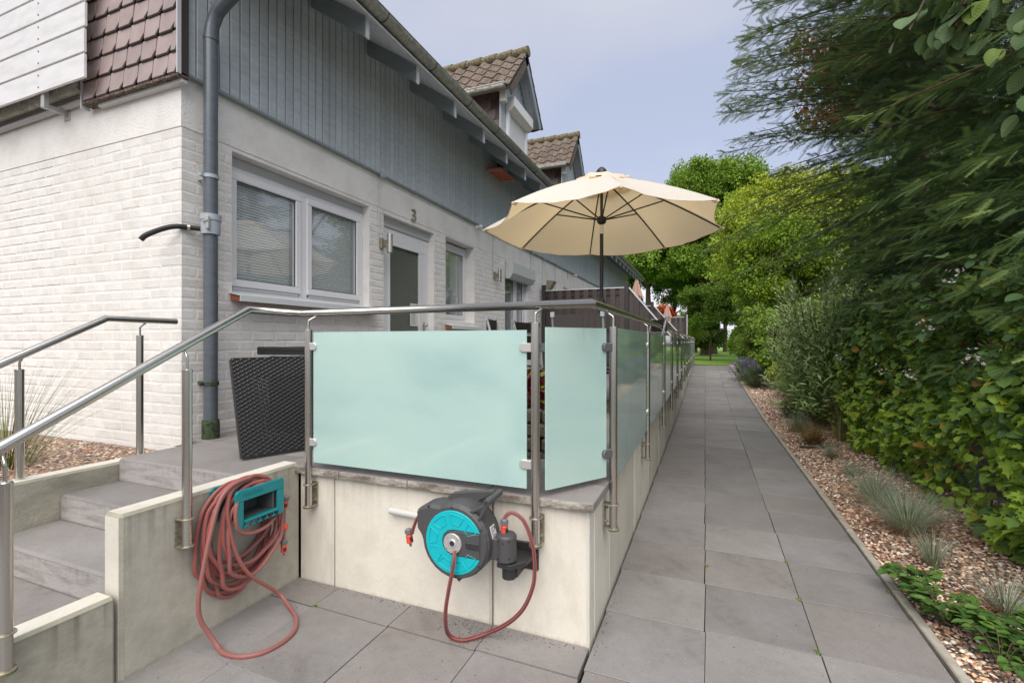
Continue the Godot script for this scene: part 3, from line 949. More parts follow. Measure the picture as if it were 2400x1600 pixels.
func windows(H: Node3D, op: Array) -> void:
	var X := FACADE
	# big two-part window
	var o: Array = op[0]
	var fx := X - 0.1
	var w := frame(H, "window", fx, o[0] - 0.002, o[1] + 0.002, o[2] + 0.0, o[3] - 0.09, 0.055)
	var mid: float = (o[0] + o[1]) / 2 + 0.02
	box("roller_guide", Vector3(fx - 0.06, o[3] - 0.09, o[1]), Vector3(fx - 0.012, o[3], o[0]), 0.004, M.frame_grey, w)
	box("mullion", Vector3(fx - 0.08, o[2] + 0.055, mid - 0.045), Vector3(fx - 0.002, o[3] - 0.145, mid + 0.045), 0.004, M.frame_white, w)
	for q in [[o[0] - 0.05, mid + 0.04], [mid - 0.04, o[1] + 0.05]]:
		sash(w, fx + 0.012, q[0], q[1], o[2] + 0.085, o[3] - 0.14, 0.065, M.window_glass)
		box("vent_strip", Vector3(fx - 0.05, o[2] + 0.0551, q[1] + 0.03), Vector3(fx + 0.004, o[2] + 0.082, q[0] - 0.03), 0.002, M.frame_grey, w)
		var bl := MB.new()
		bl.box(Vector3(-0.0135, -0.0008, q[1] + 0.06), Vector3(0.0135, 0.0008, q[0] - 0.06), 0.0, Transform3D(Basis(Vector3.BACK, -0.95), Vector3.ZERO))
		var slat := bl.mesh()
		for i in 34:
			put("blind_slat", slat, M.blind, w, Transform3D(Basis(), Vector3(fx - 0.095, o[2] + 0.17 + i * 0.0255, 0)))
		for dz: float in [0.2, 0.65]:
			pipe("blind_cord", [Vector3(fx - 0.07, o[2] + 0.15, q[0] - dz), Vector3(fx - 0.07, o[3] - 0.15, q[0] - dz)], 0.0012, M.blind, w, 5)
	sill(H, o[0] + 0.03, o[1] - 0.06, o[2] + 0.015)
	# front door
	o = op[1]
	fx = X - 0.1
	box("door_head", Vector3(fx - 0.08, o[3] - 0.12, o[1]), Vector3(fx + 0.02, o[3], o[0]), 0.004, M.frame_grey, H)
	var df := frame(H, "door_frame", fx, o[0] - 0.002, o[1] + 0.002, TERRACE + 0.002, o[3] - 0.121, 0.075)
	var y0 := TERRACE + 0.06; var y1: float = o[3] - 0.2
	var d := MB.new()
	var z0: float = o[0] - 0.078; var z1: float = o[1] + 0.078
	var gz0 := z0 - 0.15; var gz1 := z1 + 0.19; var gy0 := 1.45; var gy1 := y1 - 0.13
	d.box(Vector3(fx - 0.06, y0, z1), Vector3(fx + 0.012, gy0, z0), 0.004)
	d.box(Vector3(fx - 0.06, gy1, z1), Vector3(fx + 0.012, y1, z0), 0.004)
	d.box(Vector3(fx - 0.06, gy0, gz0), Vector3(fx + 0.0115, gy1, z0), 0.004)
	d.box(Vector3(fx - 0.06, gy0, z1), Vector3(fx + 0.0115, gy1, gz1), 0.004)
	var door := build("door", d, M.frame_white, H)
	var bead := MB.new()
	for q in [[gy0 - 0.015, gy0 + 0.012, gz1 - 0.012, gz0 + 0.012], [gy1 - 0.012, gy1 + 0.012, gz1 - 0.012, gz0 + 0.012], [gy0 + 0.012, gy1 - 0.012, gz0 - 0.012, gz0 + 0.012], [gy0 + 0.012, gy1 - 0.012, gz1 - 0.012, gz1 + 0.012]]:
		bead.box(Vector3(fx + 0.008, q[0], q[2]), Vector3(fx + 0.02, q[1], q[3]), 0.003)
	build("glazing_bead", bead, M.frame_white, door)
	box("pane", Vector3(fx - 0.02, gy0, gz1), Vector3(fx - 0.008, gy1, gz0), 0, M.ornament_glass_reflect, door)
	var hd := MB.new()
	hd.box(Vector3(fx + 0.013, 1.5, z1 + 0.055), Vector3(fx + 0.022, 1.74, z1 + 0.095), 0.003)
	hd.tube(PackedVector3Array([Vector3(fx + 0.02, 1.69, z1 + 0.075), Vector3(fx + 0.07, 1.69, z1 + 0.075), Vector3(fx + 0.075, 1.69, z1 + 0.09), Vector3(fx + 0.075, 1.69, z1 + 0.2)]), 0.01, 10)
	hd.lathe(PackedVector2Array([Vector2(0.012, 0), Vector2(0.028, 0.04), Vector2(0.026, 0.055), Vector2(0, 0.06)]), 14, Transform3D(Basis(Vector3.BACK, -PI / 2), Vector3(fx + 0.02, 1.7, z1 + 0.075)), true)
	build("handle", hd, M.steel, door)
	# notice taped inside the door glass
	var P := thing("paper_notice", "white printed paper notice on the dark glass of the front door", "notice", Vector3(fx - 0.005, 1.72, gz1 + 0.1))
	box("sheet", Vector3(fx - 0.0075, 1.68, gz1 + 0.005), Vector3(fx - 0.005, 2.0, gz1 + 0.2), 0, M.label_white, P)
	var ln := MB.new()
	for i in 11:
		ln.box(Vector3(fx - 0.0049, 1.71 + i * 0.018, gz1 + 0.07 - (0.02 if i == 0 else 0.0)), Vector3(fx - 0.0042, 1.714 + i * 0.018, gz1 + 0.185 - rng.randf() * 0.03))
	build("print_lines", ln, M.reel_grey, P)
	var em := MB.new()
	em.lathe(PackedVector2Array([Vector2(0.018, 0), Vector2(0.018, 0.0008), Vector2(0, 0.0008)]), 8, Transform3D(Basis(Vector3.BACK, -PI / 2), Vector3(fx - 0.005, 1.955, gz1 + 0.045)))
	em.box(Vector3(fx - 0.005, 1.915, gz1 + 0.035), Vector3(fx - 0.0042, 1.94, gz1 + 0.055))
	build("emblem", em, M.orange_wood, P)
	# single window beside the door
	o = op[2]
	fx = X - 0.17
	w = frame(H, "window", fx, o[0] - 0.002, o[1] + 0.002, o[2], o[3] - 0.03, 0.06)
	sash(w, fx + 0.012, o[0] - 0.055, o[1] + 0.055, o[2] + 0.055, o[3] - 0.085, 0.07, M.window_glass)
	box("curtain", Vector3(fx - 0.14, o[2] + 0.1, o[1] + 0.1), Vector3(fx - 0.12, o[3] - 0.1, o[1] + 0.33), 0.004, M.frame_grey, w)
	pipe("blind_rail", [Vector3(fx - 0.1, o[2] + 0.42, o[1] + 0.12), Vector3(fx - 0.1, o[2] + 0.42, o[1] + 0.35)], 0.005, M.frame_white, w, 6)
	sill(H, o[0] + 0.03, o[1] - 0.1, o[2] - 0.05)
	# glazed terrace door under a shutter box
	o = op[3]
	fx = X - 0.1
	w = frame(H, "terrace_door", fx, o[0] - 0.002, o[1] + 0.002, TERRACE + 0.002, o[3], 0.06)
	sash(w, fx + 0.012, o[0] - 0.055, o[0] - 0.75, TERRACE + 0.06, o[3] - 0.06, 0.08, M.window_glass)
	sash(w, fx + 0.02, o[0] - 0.76, o[1] + 0.055, TERRACE + 0.06, o[3] - 0.06, 0.09, M.window_glass)
	box("shutter_track", Vector3(fx + 0.02, TERRACE + 0.01, o[1] + 0.003), Vector3(fx + 0.09, 2.72, o[1] + 0.05), 0.003, M.frame_white, w)
	var sb := MB.new()
	sb.prism(PackedVector2Array([Vector2(-0.005, 2.735), Vector2(0.1, 2.735), Vector2(0.165, 2.84), Vector2(0.165, 3.06), Vector2(-0.005, 3.06)]), 8.93, 10.3, 0.006, Transform3D(Basis(Vector3(1, 0, 0), Vector3(0, 1, 0), Vector3(0, 0, 1)), Vector3(X + 0.006, 0, -19.2)))
	build("shutter_box", sb, M.shutter_box_grey, w)
	# farther openings, half hidden by the fence
	for k in [4, 5]:
		o = op[k]
		w = frame(H, "window", X - 0.1, o[0] - 0.002, o[1] + 0.002, o[2] + 0.002, o[3] - 0.002, 0.06)
		sash(w, X - 0.088, o[0] - 0.055, o[1] + 0.055, o[2] + 0.06, o[3] - 0.06, 0.07, M.window_glass)
	# cable conduits with clips
	for q in [[-4.853, 2.79], [-8.28, 2.8], [-10.4, 3.08], [-11.25, TERRACE + 0.02], [-12.35, 2.5], [-13.6, 3.3]]:
		var cd := MB.new()
		cd.tube(PackedVector3Array([Vector3(X + 0.014, q[1], q[0]), Vector3(X + 0.014, 3.5, q[0])]), 0.01, 8)
		var y: float = q[1] + 0.1
		while y < 3.45:
			cd.box(Vector3(X + 0.002, y - 0.008, q[0] - 0.014), Vector3(X + 0.027, y + 0.008, q[0] + 0.014), 0.002)
			y += 0.24
		var c := build("cable_conduit", cd, M.shutter_box_grey, H)
		box("junction_box", Vector3(X + 0.056, 3.475, q[0] - 0.035), Vector3(X + 0.09, 3.54, q[0] + 0.035), 0.006, M.pipe_collar, c)


func sill(H: Node3D, z0: float, z1: float, y: float) -> void:
	var X := FACADE
	var s := MB.new()
	s.prism(PackedVector2Array([Vector2(X - 0.09, y + 0.022), Vector2(X - 0.09, y + 0.014), Vector2(X + 0.128, y - 0.03), Vector2(X + 0.128, y - 0.075), Vector2(X + 0.14, y - 0.075), Vector2(X + 0.14, y - 0.024)]), z1, z0)
	var o := build("window_sill", s, M.sill_metal, H)
	var sc := MB.new()
	for i in 6:
		sc.lathe(PackedVector2Array([Vector2(0.007, 0), Vector2(0.005, 0.003), Vector2(0, 0.004)]), 8, Transform3D(Basis(), Vector3(X - 0.02, y + 0.008, lerpf(z0 - 0.1, z1 + 0.1, i / 5.0))))
	build("sill_screws", sc, M.frame_grey, o)
	var t := MB.new()
	t.prism(PackedVector2Array([Vector2(X - 0.002, y - 0.06), Vector2(X + 0.115, y - 0.078), Vector2(X + 0.115, y - 0.04), Vector2(X - 0.002, y - 0.01)]), z1 + 0.01, z0 - 0.012)
	build("sill_tile", t, M.terracotta, o)


func dormer(H: Node3D, zc: float, shutter: bool) -> void:
	var xf := FACADE; var xr := -3.5
	var ye := 6.42; var yr := 7.56; var he := 0.975      # eaves, ridge, half width to the eaves
	var roof_x := func(y: float) -> float: return -2.95 - (y - 4.72) / 0.645
	var D := MB.new()
	D.prism(PackedVector2Array([Vector2(-0.69, 4.9), Vector2(0.69, 4.9), Vector2(0.69, 6.66), Vector2(0, 7.44), Vector2(-0.69, 6.66)]), -3.6, -0.03, 0.0, Transform3D(Basis(Vector3(0, 0, -1), Vector3(0, 1, 0), Vector3(1, 0, 0)), Vector3(xf, 0, zc)))
	var d := build("dormer", D, M.dormer_slate, H)
	# gable boards
	for i in 15:
		var z := zc - 0.69 + 0.046 + i * 0.0985
		var top := minf(7.4, 7.46 - absf(z - zc) * 1.165 - 0.06)
		box("dormer_board", Vector3(xf - 0.028, 5.9 if not shutter else 5.0, z - 0.046), Vector3(xf - 0.006, top, z + 0.046), 0.005, M["board_%d" % (i % 4)] if true else null, d)
	# cheek slates on the near side
	var sl := MB.new()
	sl.prism(PackedVector2Array([Vector2(-0.12, 0.03), Vector2(-0.04, -0.01), Vector2(0.05, 0.0), Vector2(0.12, 0.08), Vector2(0.12, 0.24), Vector2(-0.12, 0.24)]), -0.006, 0.0, 0.0015)
	var slm := sl.mesh()
	for row in 7:
		for k in 8:
			var x := xf - 0.16 - k * 0.245 - fmod(row * 0.09, 0.245)
			var y := 5.0 + row * 0.22
			if x < roof_x.call(y + 0.1) - 0.15:
				continue
			put("cheek_slate", slm, M["cheek_%d" % rng.randi_range(0, 2)], d, Transform3D(Basis(Vector3.RIGHT, -0.05) * Basis(Vector3.BACK, rnd(-0.01, 0.01)), Vector3(x, y, zc + 0.702)))
	# roof deck, barge boards, soffit
	var slope := (yr - ye) / he
	for s: float in [-1.0, 1.0]:
		var u := Vector3(0, -(yr - ye), he * s).normalized()      # down the slope
		var nn := Vector3(0, he, (yr - ye) * s).normalized()
		var L := Vector2(he, yr - ye).length()
		var dk := MB.new()
		var A := Vector3(xr, yr - 0.06, zc); var Bk := Vector3(-7.6, yr - 0.06, zc)
		var C := A + u * L; var E := Bk + u * L
		var dn := -nn * 0.05
		if s > 0:
			dk.quad(A, Bk, E, C); dk.quad(A + dn, C + dn, E + dn, Bk + dn); dk.quad(A, C, C + dn, A + dn); dk.quad(C, E, E + dn, C + dn)
		else:
			dk.quad(A, C, E, Bk); dk.quad(A + dn, Bk + dn, E + dn, C + dn); dk.quad(A, A + dn, C + dn, C); dk.quad(C, C + dn, E + dn, E)
		var deck := build("roof_deck", dk, M.rafter, d)
		for k in 3:                                    # boarded soffit of the overhang
			var f := MB.new()
			var off := 0.02 + k * 0.075
			f.box(Vector3(xr - off - 0.07, -0.012, 0.0), Vector3(xr - off, 0.0, L), 0.003, Transform3D(Basis(Vector3.RIGHT, nn * 1.0, u) if false else Basis(Vector3.RIGHT, nn, Vector3.RIGHT.cross(nn)), Vector3(0, yr - 0.06, zc) + dn - (Vector3.ZERO if s > 0 else u * -L) * 1.0))
			build("overhang_board", f, M.board_1, deck)
		var bb := MB.new()
		var q := Vector3.RIGHT * 0.02
		var P := [A + dn * 0.2 + q, C + dn * 0.2 + q, C + dn * 3.4 + q, A + dn * 3.4 + q]
		if s > 0:
			bb.quad(P[3], P[2], P[1], P[0]); bb.quad(P[0] - q, P[1] - q, P[2] - q, P[3] - q)
		else:
			bb.quad(P[0], P[1], P[2], P[3]); bb.quad(P[3] - q, P[2] - q, P[1] - q, P[0] - q)
		bb.quad(P[3], P[2], P[2] - q, P[3] - q); bb.quad(P[2] - q, P[1] - q, P[1], P[2])
		build("barge_board", bb, M.rafter if s < 0 else M.tile_1, deck)
		# pantiles: rows down the slope, columns towards the house
		var tm := MB.new()
		for i in 8:
			var a := i / 8.0; var e := (i + 1) / 8.0
			var ya := sin(a * TAU) * 0.034 + a * 0.012; var yb := sin(e * TAU) * 0.034 + e * 0.012
			var p0 := Vector3(-a * 0.305, 0.03 + ya, -0.02); var p1 := Vector3(-e * 0.305, 0.03 + yb, -0.02)
			var r0 := Vector3(-a * 0.305, 0.055 + ya, 0.335); var r1 := Vector3(-e * 0.305, 0.055 + yb, 0.335)
			var na := Vector3(cos(a * TAU) * 0.66, 1, 0).normalized(); var nb := Vector3(cos(e * TAU) * 0.66, 1, 0).normalized()
			if s > 0:
				tm.stri(p0, p1, r1, na, nb, nb); tm.stri(p0, r1, r0, na, nb, na)
			else:
				tm.stri(p0, r1, p1, na, nb, nb); tm.stri(p0, r0, r1, na, na, nb)
			var dd := Vector3(0, -0.028, 0)
			if s > 0:
				tm.quad(r0, r1, r1 + dd, r0 + dd)
			else:
				tm.quad(r0, r0 + dd, r1 + dd, r1)
		var tmesh := tm.mesh()
		var bas := Basis(Vector3.RIGHT, nn, u)
		for row in 5:
			for k in 13:
				var x := xr + 0.03 - k * 0.3
				var p := Vector3(x, yr - 0.06, zc) + u * (0.03 + row * 0.3)
				if x - 0.3 < roof_x.call(p.y) - 0.3 or (s < 0 and k > 2):
					continue
				put("roof_tile", tmesh, M["tile_%d" % rng.randi_range(0, 2)], d, Transform3D(bas, p + nn * rnd(-0.004, 0.004)))
	for k in 11:
		var rt := MB.new()
		var x := xr + 0.06 - k * 0.36
		rt.tube(PackedVector3Array([Vector3(x, yr - 0.01 + 0.012, zc), Vector3(x - 0.4, yr - 0.01, zc)]), PackedFloat32Array([0.11, 0.095]), 12)
		build("ridge_tile", rt, M.tile_moss, d)
	# near gutter
	var gt := MB.new()
	gt.tube(PackedVector3Array([Vector3(-6.2, ye - 0.06, zc + he + 0.05), Vector3(xr - 0.05, ye - 0.06, zc + he + 0.05)]), 0.055, 14)
	build("dormer_gutter", gt, M.zinc, d)
	box("gutter_rim", Vector3(-6.2, ye - 0.012, zc + he + 0.09), Vector3(xr - 0.05, ye + 0.0, zc + he + 0.107), 0.003, M.alu, d)
	box("eaves_block", Vector3(xf + 0.0, 6.18, zc + 0.72), Vector3(xf + 0.12, 6.5, zc + 0.84), 0.004, M.shutter_white, d)
	if shutter:
		var q := MB.new()
		q.prism(PackedVector2Array([Vector2(0, 6.12), Vector2(0.1, 6.12), Vector2(0.19, 6.2), Vector2(0.19, 6.4), Vector2(0, 6.4)]), zc - 0.62, zc + 0.52, 0.008, Transform3D(Basis(), Vector3(xf, 0, 0)))
		build("shutter_box", q, M.shutter_white, d)
		var sl2 := MB.new()
		sl2.box(Vector3(xf, -0.019, zc - 0.5), Vector3(xf + 0.03, 0.019, zc + 0.42), 0.006)
		var sm := sl2.mesh()
		for i in 24:
			put("shutter_slat", sm, M.shutter_white, d, Transform3D(Basis(), Vector3(0, 6.11 - i * 0.04, 0)))
		box("shutter_guide", Vector3(xf, 5.1, zc + 0.42), Vector3(xf + 0.06, 6.12, zc + 0.52), 0.003, M.frame_white, d)
		box("shutter_guide", Vector3(xf, 5.1, zc - 0.6), Vector3(xf + 0.06, 6.12, zc - 0.5), 0.003, M.frame_white, d)
	else:
		frame(d, "dormer_window", xf + 0.03, zc + 0.42, zc - 0.5, 5.0, 6.05, 0.07)
		box("dormer_pane", Vector3(xf - 0.004, 5.07, zc - 0.43), Vector3(xf - 0.0, 5.98, zc + 0.35), 0, M.ornament_glass_reflect, d)


# ---------------------------------------------------------------- terrace, stairs, low walls
func terrace() -> void:
	var T := thing("terrace_wall", "beige precast concrete retaining wall of the raised terrace with grey coping stones", "retaining wall", Vector3(-0.513, 0, -2.25))
	var xs := [-2.33, -2.062, -1.022, -0.513]
	for i in 3:
		var fm := MB.new()
		fm.uvquad(Vector3(xs[i] + 0.014, -0.02, -2.2488), Vector3(xs[i + 1] - 0.014, -0.02, -2.2488), Vector3(xs[i + 1] - 0.014, 0.644, -2.2488), Vector3(xs[i] + 0.014, 0.644, -2.2488))
		var cp := box("concrete_panel", Vector3(xs[i] + (0.004 if i else 0.002), -0.2, -2.37), Vector3(xs[i + 1] - 0.004 * (1 if i < 2 else 0), 0.654, -2.25), 0.009, M["concrete_%d" % (i % 2)], T)
		build("cast_face", fm, M["cast_face_%d" % i], cp)
	var z := -2.372
	var zn := [-2.779, -3.807]
	for i in 22:
		var e: float = zn[i] if i < 2 else -3.807 - (i - 1) * 1.03
		e = maxf(e, -25.0)
		box("concrete_panel", Vector3(-0.633, -0.2, e + 0.004), Vector3(-0.513, 0.654, z - 0.004 * (1 if i else 0)), 0.009, M["concrete_%d" % (1 + i % 2)], T)
		z = e
		if e <= -25.0:
			break
	var core := MB.new()
	core.box(Vector3(-3.74, -0.2, -25.0), Vector3(-0.64, 0.64, -2.38))
	build("terrace_fill", core, M.joint_dark, T)
	# coping along the front: face stained, top like the terrace
	var cx := [-2.45, -1.989, -1.515, -1.037, -0.482]
	for i in 4:
		var c := MB.new()
		c.box(Vector3(cx[i] + 0.002, 0.657, -2.5), Vector3(cx[i + 1] - 0.002, 0.7, -2.212), 0.003)
		var o := build("coping_stone", c, M.slab_terrace, T)
		box("coping_face", Vector3(cx[i] + 0.003, 0.6585, -2.2125), Vector3(cx[i + 1] - 0.003, 0.697, -2.2105), 0, M.coping_edge, o)
	for i in 44:
		var z0 := -2.504 - i * 0.51
		box("coping_stone", Vector3(-0.97, 0.657, z0 - 0.506), Vector3(-0.482, 0.7, z0), 0.003, M["slab_%d" % rng.randi_range(0, 4)], T)
	# terrace paving
	var F := struct("terrace_floor", _strip2(-3.74, -0.98, -2.4, -25.0, 0.665), M.joint_dark)
	var sm := MB.new()
	sm.box(Vector3(-0.248, -0.03, -0.248), Vector3(0.248, 0.0, 0.248), 0.004)
	var slab := sm.mesh()
	for row in 44:
		for k in 6:
			var x := -1.222 - k * 0.5
			var t := Transform3D(Basis(Vector3.BACK, rnd(-0.002, 0.002)), Vector3(x, 0.698 + rnd(-0.0015, 0.0015), -2.754 - row * 0.5))
			if k == 5:
				t = Transform3D(Basis.from_scale(Vector3(0.05, 1, 1)), Vector3(-3.485 - 0.002, 0.698, t.origin.z))
				t.basis = Basis.from_scale(Vector3(0.5, 1, 1)); t.origin.x = -3.6
			put("slab", slab, M["slab_%d" % rng.randi_range(0, 4)], F, t)
	for k in 3:
		put("slab", slab, M.slab_terrace, F, Transform3D(Basis.from_scale(Vector3(1, 1, 0.2)), Vector3(-3.2 + k * 0.5 - 0.01, 0.6985, -2.455)))
	# stairs
	var S := thing("terrace_stairs", "four grey stone steps with lime-stained faces climbing to the terrace", "stairs", Vector3(-3.0, 0, -1.0))
	var tops := [0.70, 0.552, 0.402, 0.252, 0.102]
	var front := [-1.93, -1.625, -1.315, -1.005, -0.695]
	for i in 5:
		var st := MB.new()
		st.box(Vector3(-3.555, tops[i] - 0.149, front[i] - (0.48 if i == 0 else 0.36)), Vector3(-2.452, tops[i], front[i]), 0.012)
		var o := build("step", st, M["slab_%d" % (i % 3)], S)
		var sf := MB.new()
		sf.uvquad(Vector3(-3.545, tops[i] - 0.147, front[i] + 0.0012), Vector3(-2.454, tops[i] - 0.147, front[i] + 0.0012), Vector3(-2.454, tops[i] - 0.013, front[i] + 0.0012), Vector3(-3.545, tops[i] - 0.013, front[i] + 0.0012))
		build("step_face", sf, M.riser_face, o)
	box("landing", Vector3(-3.555, 0.55, -2.62), Vector3(-2.452, 0.694, -2.412), 0.004, M.slab_terrace, S)
	box("stair_fill", Vector3(-3.555, -0.2, -2.4), Vector3(-2.452, 0.0, 0.6), 0, M.slab_1, S)
	var W := thing("stair_side_wall", "beige concrete wall slab right of the steps carrying the teal hose holder", "low wall", Vector3(-2.39, 0, -1.76))
	var w := MB.new()
	w.box(Vector3(-2.45, -0.2, -2.249), Vector3(-2.33, 0.712, -1.272), 0.012)
	var ws := build("concrete_slab", w, M.concrete_stained_shaded, W)
	var wf := MB.new()
	wf.uvquad(Vector3(-2.3288, -0.02, -1.285), Vector3(-2.3288, -0.02, -2.24), Vector3(-2.3288, 0.699, -2.24), Vector3(-2.3288, 0.699, -1.285))
	build("cast_face", wf, M.side_face, ws)
	box("top_face", Vector3(-2.438, 0.712, -2.235), Vector3(-2.342, 0.7135, -1.285), 0, M.concrete_0, W)
	box("end_face", Vector3(-2.438, -0.15, -1.2725), Vector3(-2.342, 0.698, -1.2705), 0, M.concrete_0, W)
	var L := thing("lower_stair_wall", "knee-high concrete wall slab at the bottom left beside the lowest steps", "low wall", Vector3(-2.39, 0, -0.4))
	var ls := box("concrete_slab", Vector3(-2.452, -0.2, -1.256), Vector3(-2.332, 0.375, 0.6), 0.012, M.concrete_stained_shaded, L)
	var lf := MB.new()
	lf.uvquad(Vector3(-2.3308, -0.02, -0.3), Vector3(-2.3308, -0.02, -1.243), Vector3(-2.3308, 0.362, -1.243), Vector3(-2.3308, 0.362, -0.3))
	build("cast_face", lf, M.low_face, ls)
	box("top_face", Vector3(-2.438, 0.375, -1.243), Vector3(-2.346, 0.3765, 0.59), 0, M.concrete_0, L)
	var P := thing("planter_wall", "narrow concrete wall left of the steps holding back the planted gravel bed", "low wall", Vector3(-3.62, 0, -1.5))
	box("concrete_slab", Vector3(-3.68, -0.2, -2.44), Vector3(-3.556, 0.672, -0.6), 0.012, M.concrete_stained_shaded, P)
	box("top_face", Vector3(-3.668, 0.672, -2.43), Vector3(-3.568, 0.6735, -0.61), 0, M.concrete_0, P)
	box("concrete_slab", Vector3(-3.68, -0.2, -0.59), Vector3(-3.556, 0.35, 1.0), 0.012, M.concrete_stained_shaded, P)
	var b := MB.new()
	b.box(Vector3(-9.0, -0.1, -2.45), Vector3(-3.69, 0.6, 1.0))
	struct("planting_bed", b, M.gravel_bed)


func _strip2(x0: float, x1: float, z0: float, z1: float, y: float) -> MB:
	var b := MB.new()
	b.quad(Vector3(x0, y, z0), Vector3(x1, y, z0), Vector3(x1, y, z1), Vector3(x0, y, z1))
	return b


# ---------------------------------------------------------------- steel railings
func post(R: Node3D, at: Vector3, out: Vector3, y0: float, y1: float, rail: Vector3, wall: float, bracket := true) -> void:   # out points away from the wall; wall is the distance to it
	var r := 0.0212
	var m := MB.new()
	m.tube(PackedVector3Array([Vector3(at.x, y0, at.z), Vector3(at.x, y1, at.z)]), r, 18)
	m.lathe(PackedVector2Array([Vector2(r + 0.001, -0.012), Vector2(r + 0.001, 0.0), Vector2(r - 0.003, 0.004), Vector2(0, 0.004)]), 18, Transform3D(Basis(), Vector3(at.x, y1, at.z)))
	var p := build("post", m, M.steel, R)
	var s := MB.new()
	var k := Vector3(at.x, y1 + (rail.y - y1) * 0.62, at.z)
	s.tube(PackedVector3Array([Vector3(at.x, y1, at.z), k, k.lerp(rail, 0.12) + Vector3(0, 0.004, 0), rail]), 0.0065, 8)
	build("stem", s, M.steel, p)
	if not bracket:
		return
	var side := out.cross(Vector3.UP)
	var t := Transform3D(Basis(side, Vector3.UP, out), Vector3(at.x, 0, at.z))
	var b := MB.new()
	b.box(Vector3(-0.03, y0 + 0.01, -wall + 0.001), Vector3(0.03, y0 + 0.142, -wall + 0.007), 0.002, t)
	for y in [y0 + 0.006, y0 + 0.135]:
		var pg := PackedVector2Array([Vector2(-0.03, -wall + 0.004), Vector2(0.03, -wall + 0.004)])
		for i in 9:
			var a := PI * i / 8
			pg.append(Vector2(cos(a) * 0.031, sin(a) * 0.031))
		b.prism(pg, -y - 0.003, -y + 0.003, 0.001, t * Transform3D(Basis(Vector3.RIGHT, PI / 2), Vector3.ZERO))
	for y in [y0 + 0.035, y0 + 0.11]:
		b.lathe(PackedVector2Array([Vector2(0.009, 0), Vector2(0.009, 0.007), Vector2(0.005, 0.008), Vector2(0.005, 0.016), Vector2(0, 0.016)]), 6, t * Transform3D(Basis(Vector3.RIGHT, PI / 2), Vector3(-0.014, y, -wall + 0.007)))
	build("bracket", b, M.steel_dull, p)
	if y0 < 0.475 and at.z > -5.0:
		var ms := MB.new()
		ms.lathe(PackedVector2Array([Vector2(0.0318, 0.001), Vector2(0.0318, 0.0045), Vector2(0.0213, 0.0098), Vector2(0.0, 0.0098)]), 16, Transform3D(Basis(), Vector3(at.x, y0 - 0.0045, at.z)))
		build("moss_ring", ms, M.steel_moss, p)


func clamp_piece(R: Node3D, at: Vector3, dir: Vector3, m: Material, ln := 0.05) -> void:      # a D-shaped glass clamp growing along dir
	var side := dir.cross(Vector3.UP).normalized()
	var pg := PackedVector2Array([Vector2(0, -0.022), Vector2(ln - 0.014, -0.022), Vector2(ln - 0.004, -0.017), Vector2(ln, -0.008), Vector2(ln, 0.008), Vector2(ln - 0.004, 0.017), Vector2(ln - 0.014, 0.022), Vector2(0, 0.022)])
	var b := MB.new()
	b.prism(pg, -0.014, 0.014, 0.003, Transform3D(Basis(dir, Vector3.UP, dir.cross(Vector3.UP)), at))
	build("glass_clamp", b, m, R)


func glass(R: Node3D, a: Vector3, b: Vector3, y0: float, y1: float) -> void:
	var d := (b - a).normalized()
	var t := Transform3D(Basis(d, Vector3.UP, d.cross(Vector3.UP)), Vector3(a.x, 0, a.z))
	var L := Vector2(b.x - a.x, b.z - a.z).length()
	var m := MB.new()
	m.box(Vector3(0.0012, y0 + 0.0012, -0.004), Vector3(L - 0.0012, y1 - 0.0012, 0.004), 0.0, t)
	var g := build("glass_pane", m, M.frosted_glass, R)
	var e := MB.new()
	for q in [[0.0, y0, 0.0012, y1], [L - 0.0012, y0, L, y1], [0.0012, y0, L - 0.0012, y0 + 0.0012], [0.0012, y1 - 0.0012, L - 0.0012, y1]]:
		e.box(Vector3(q[0], q[1], -0.0044), Vector3(q[2], q[3], 0.0044), 0.0, t)
	build("pane_edge", e, M.glass_edge, g)


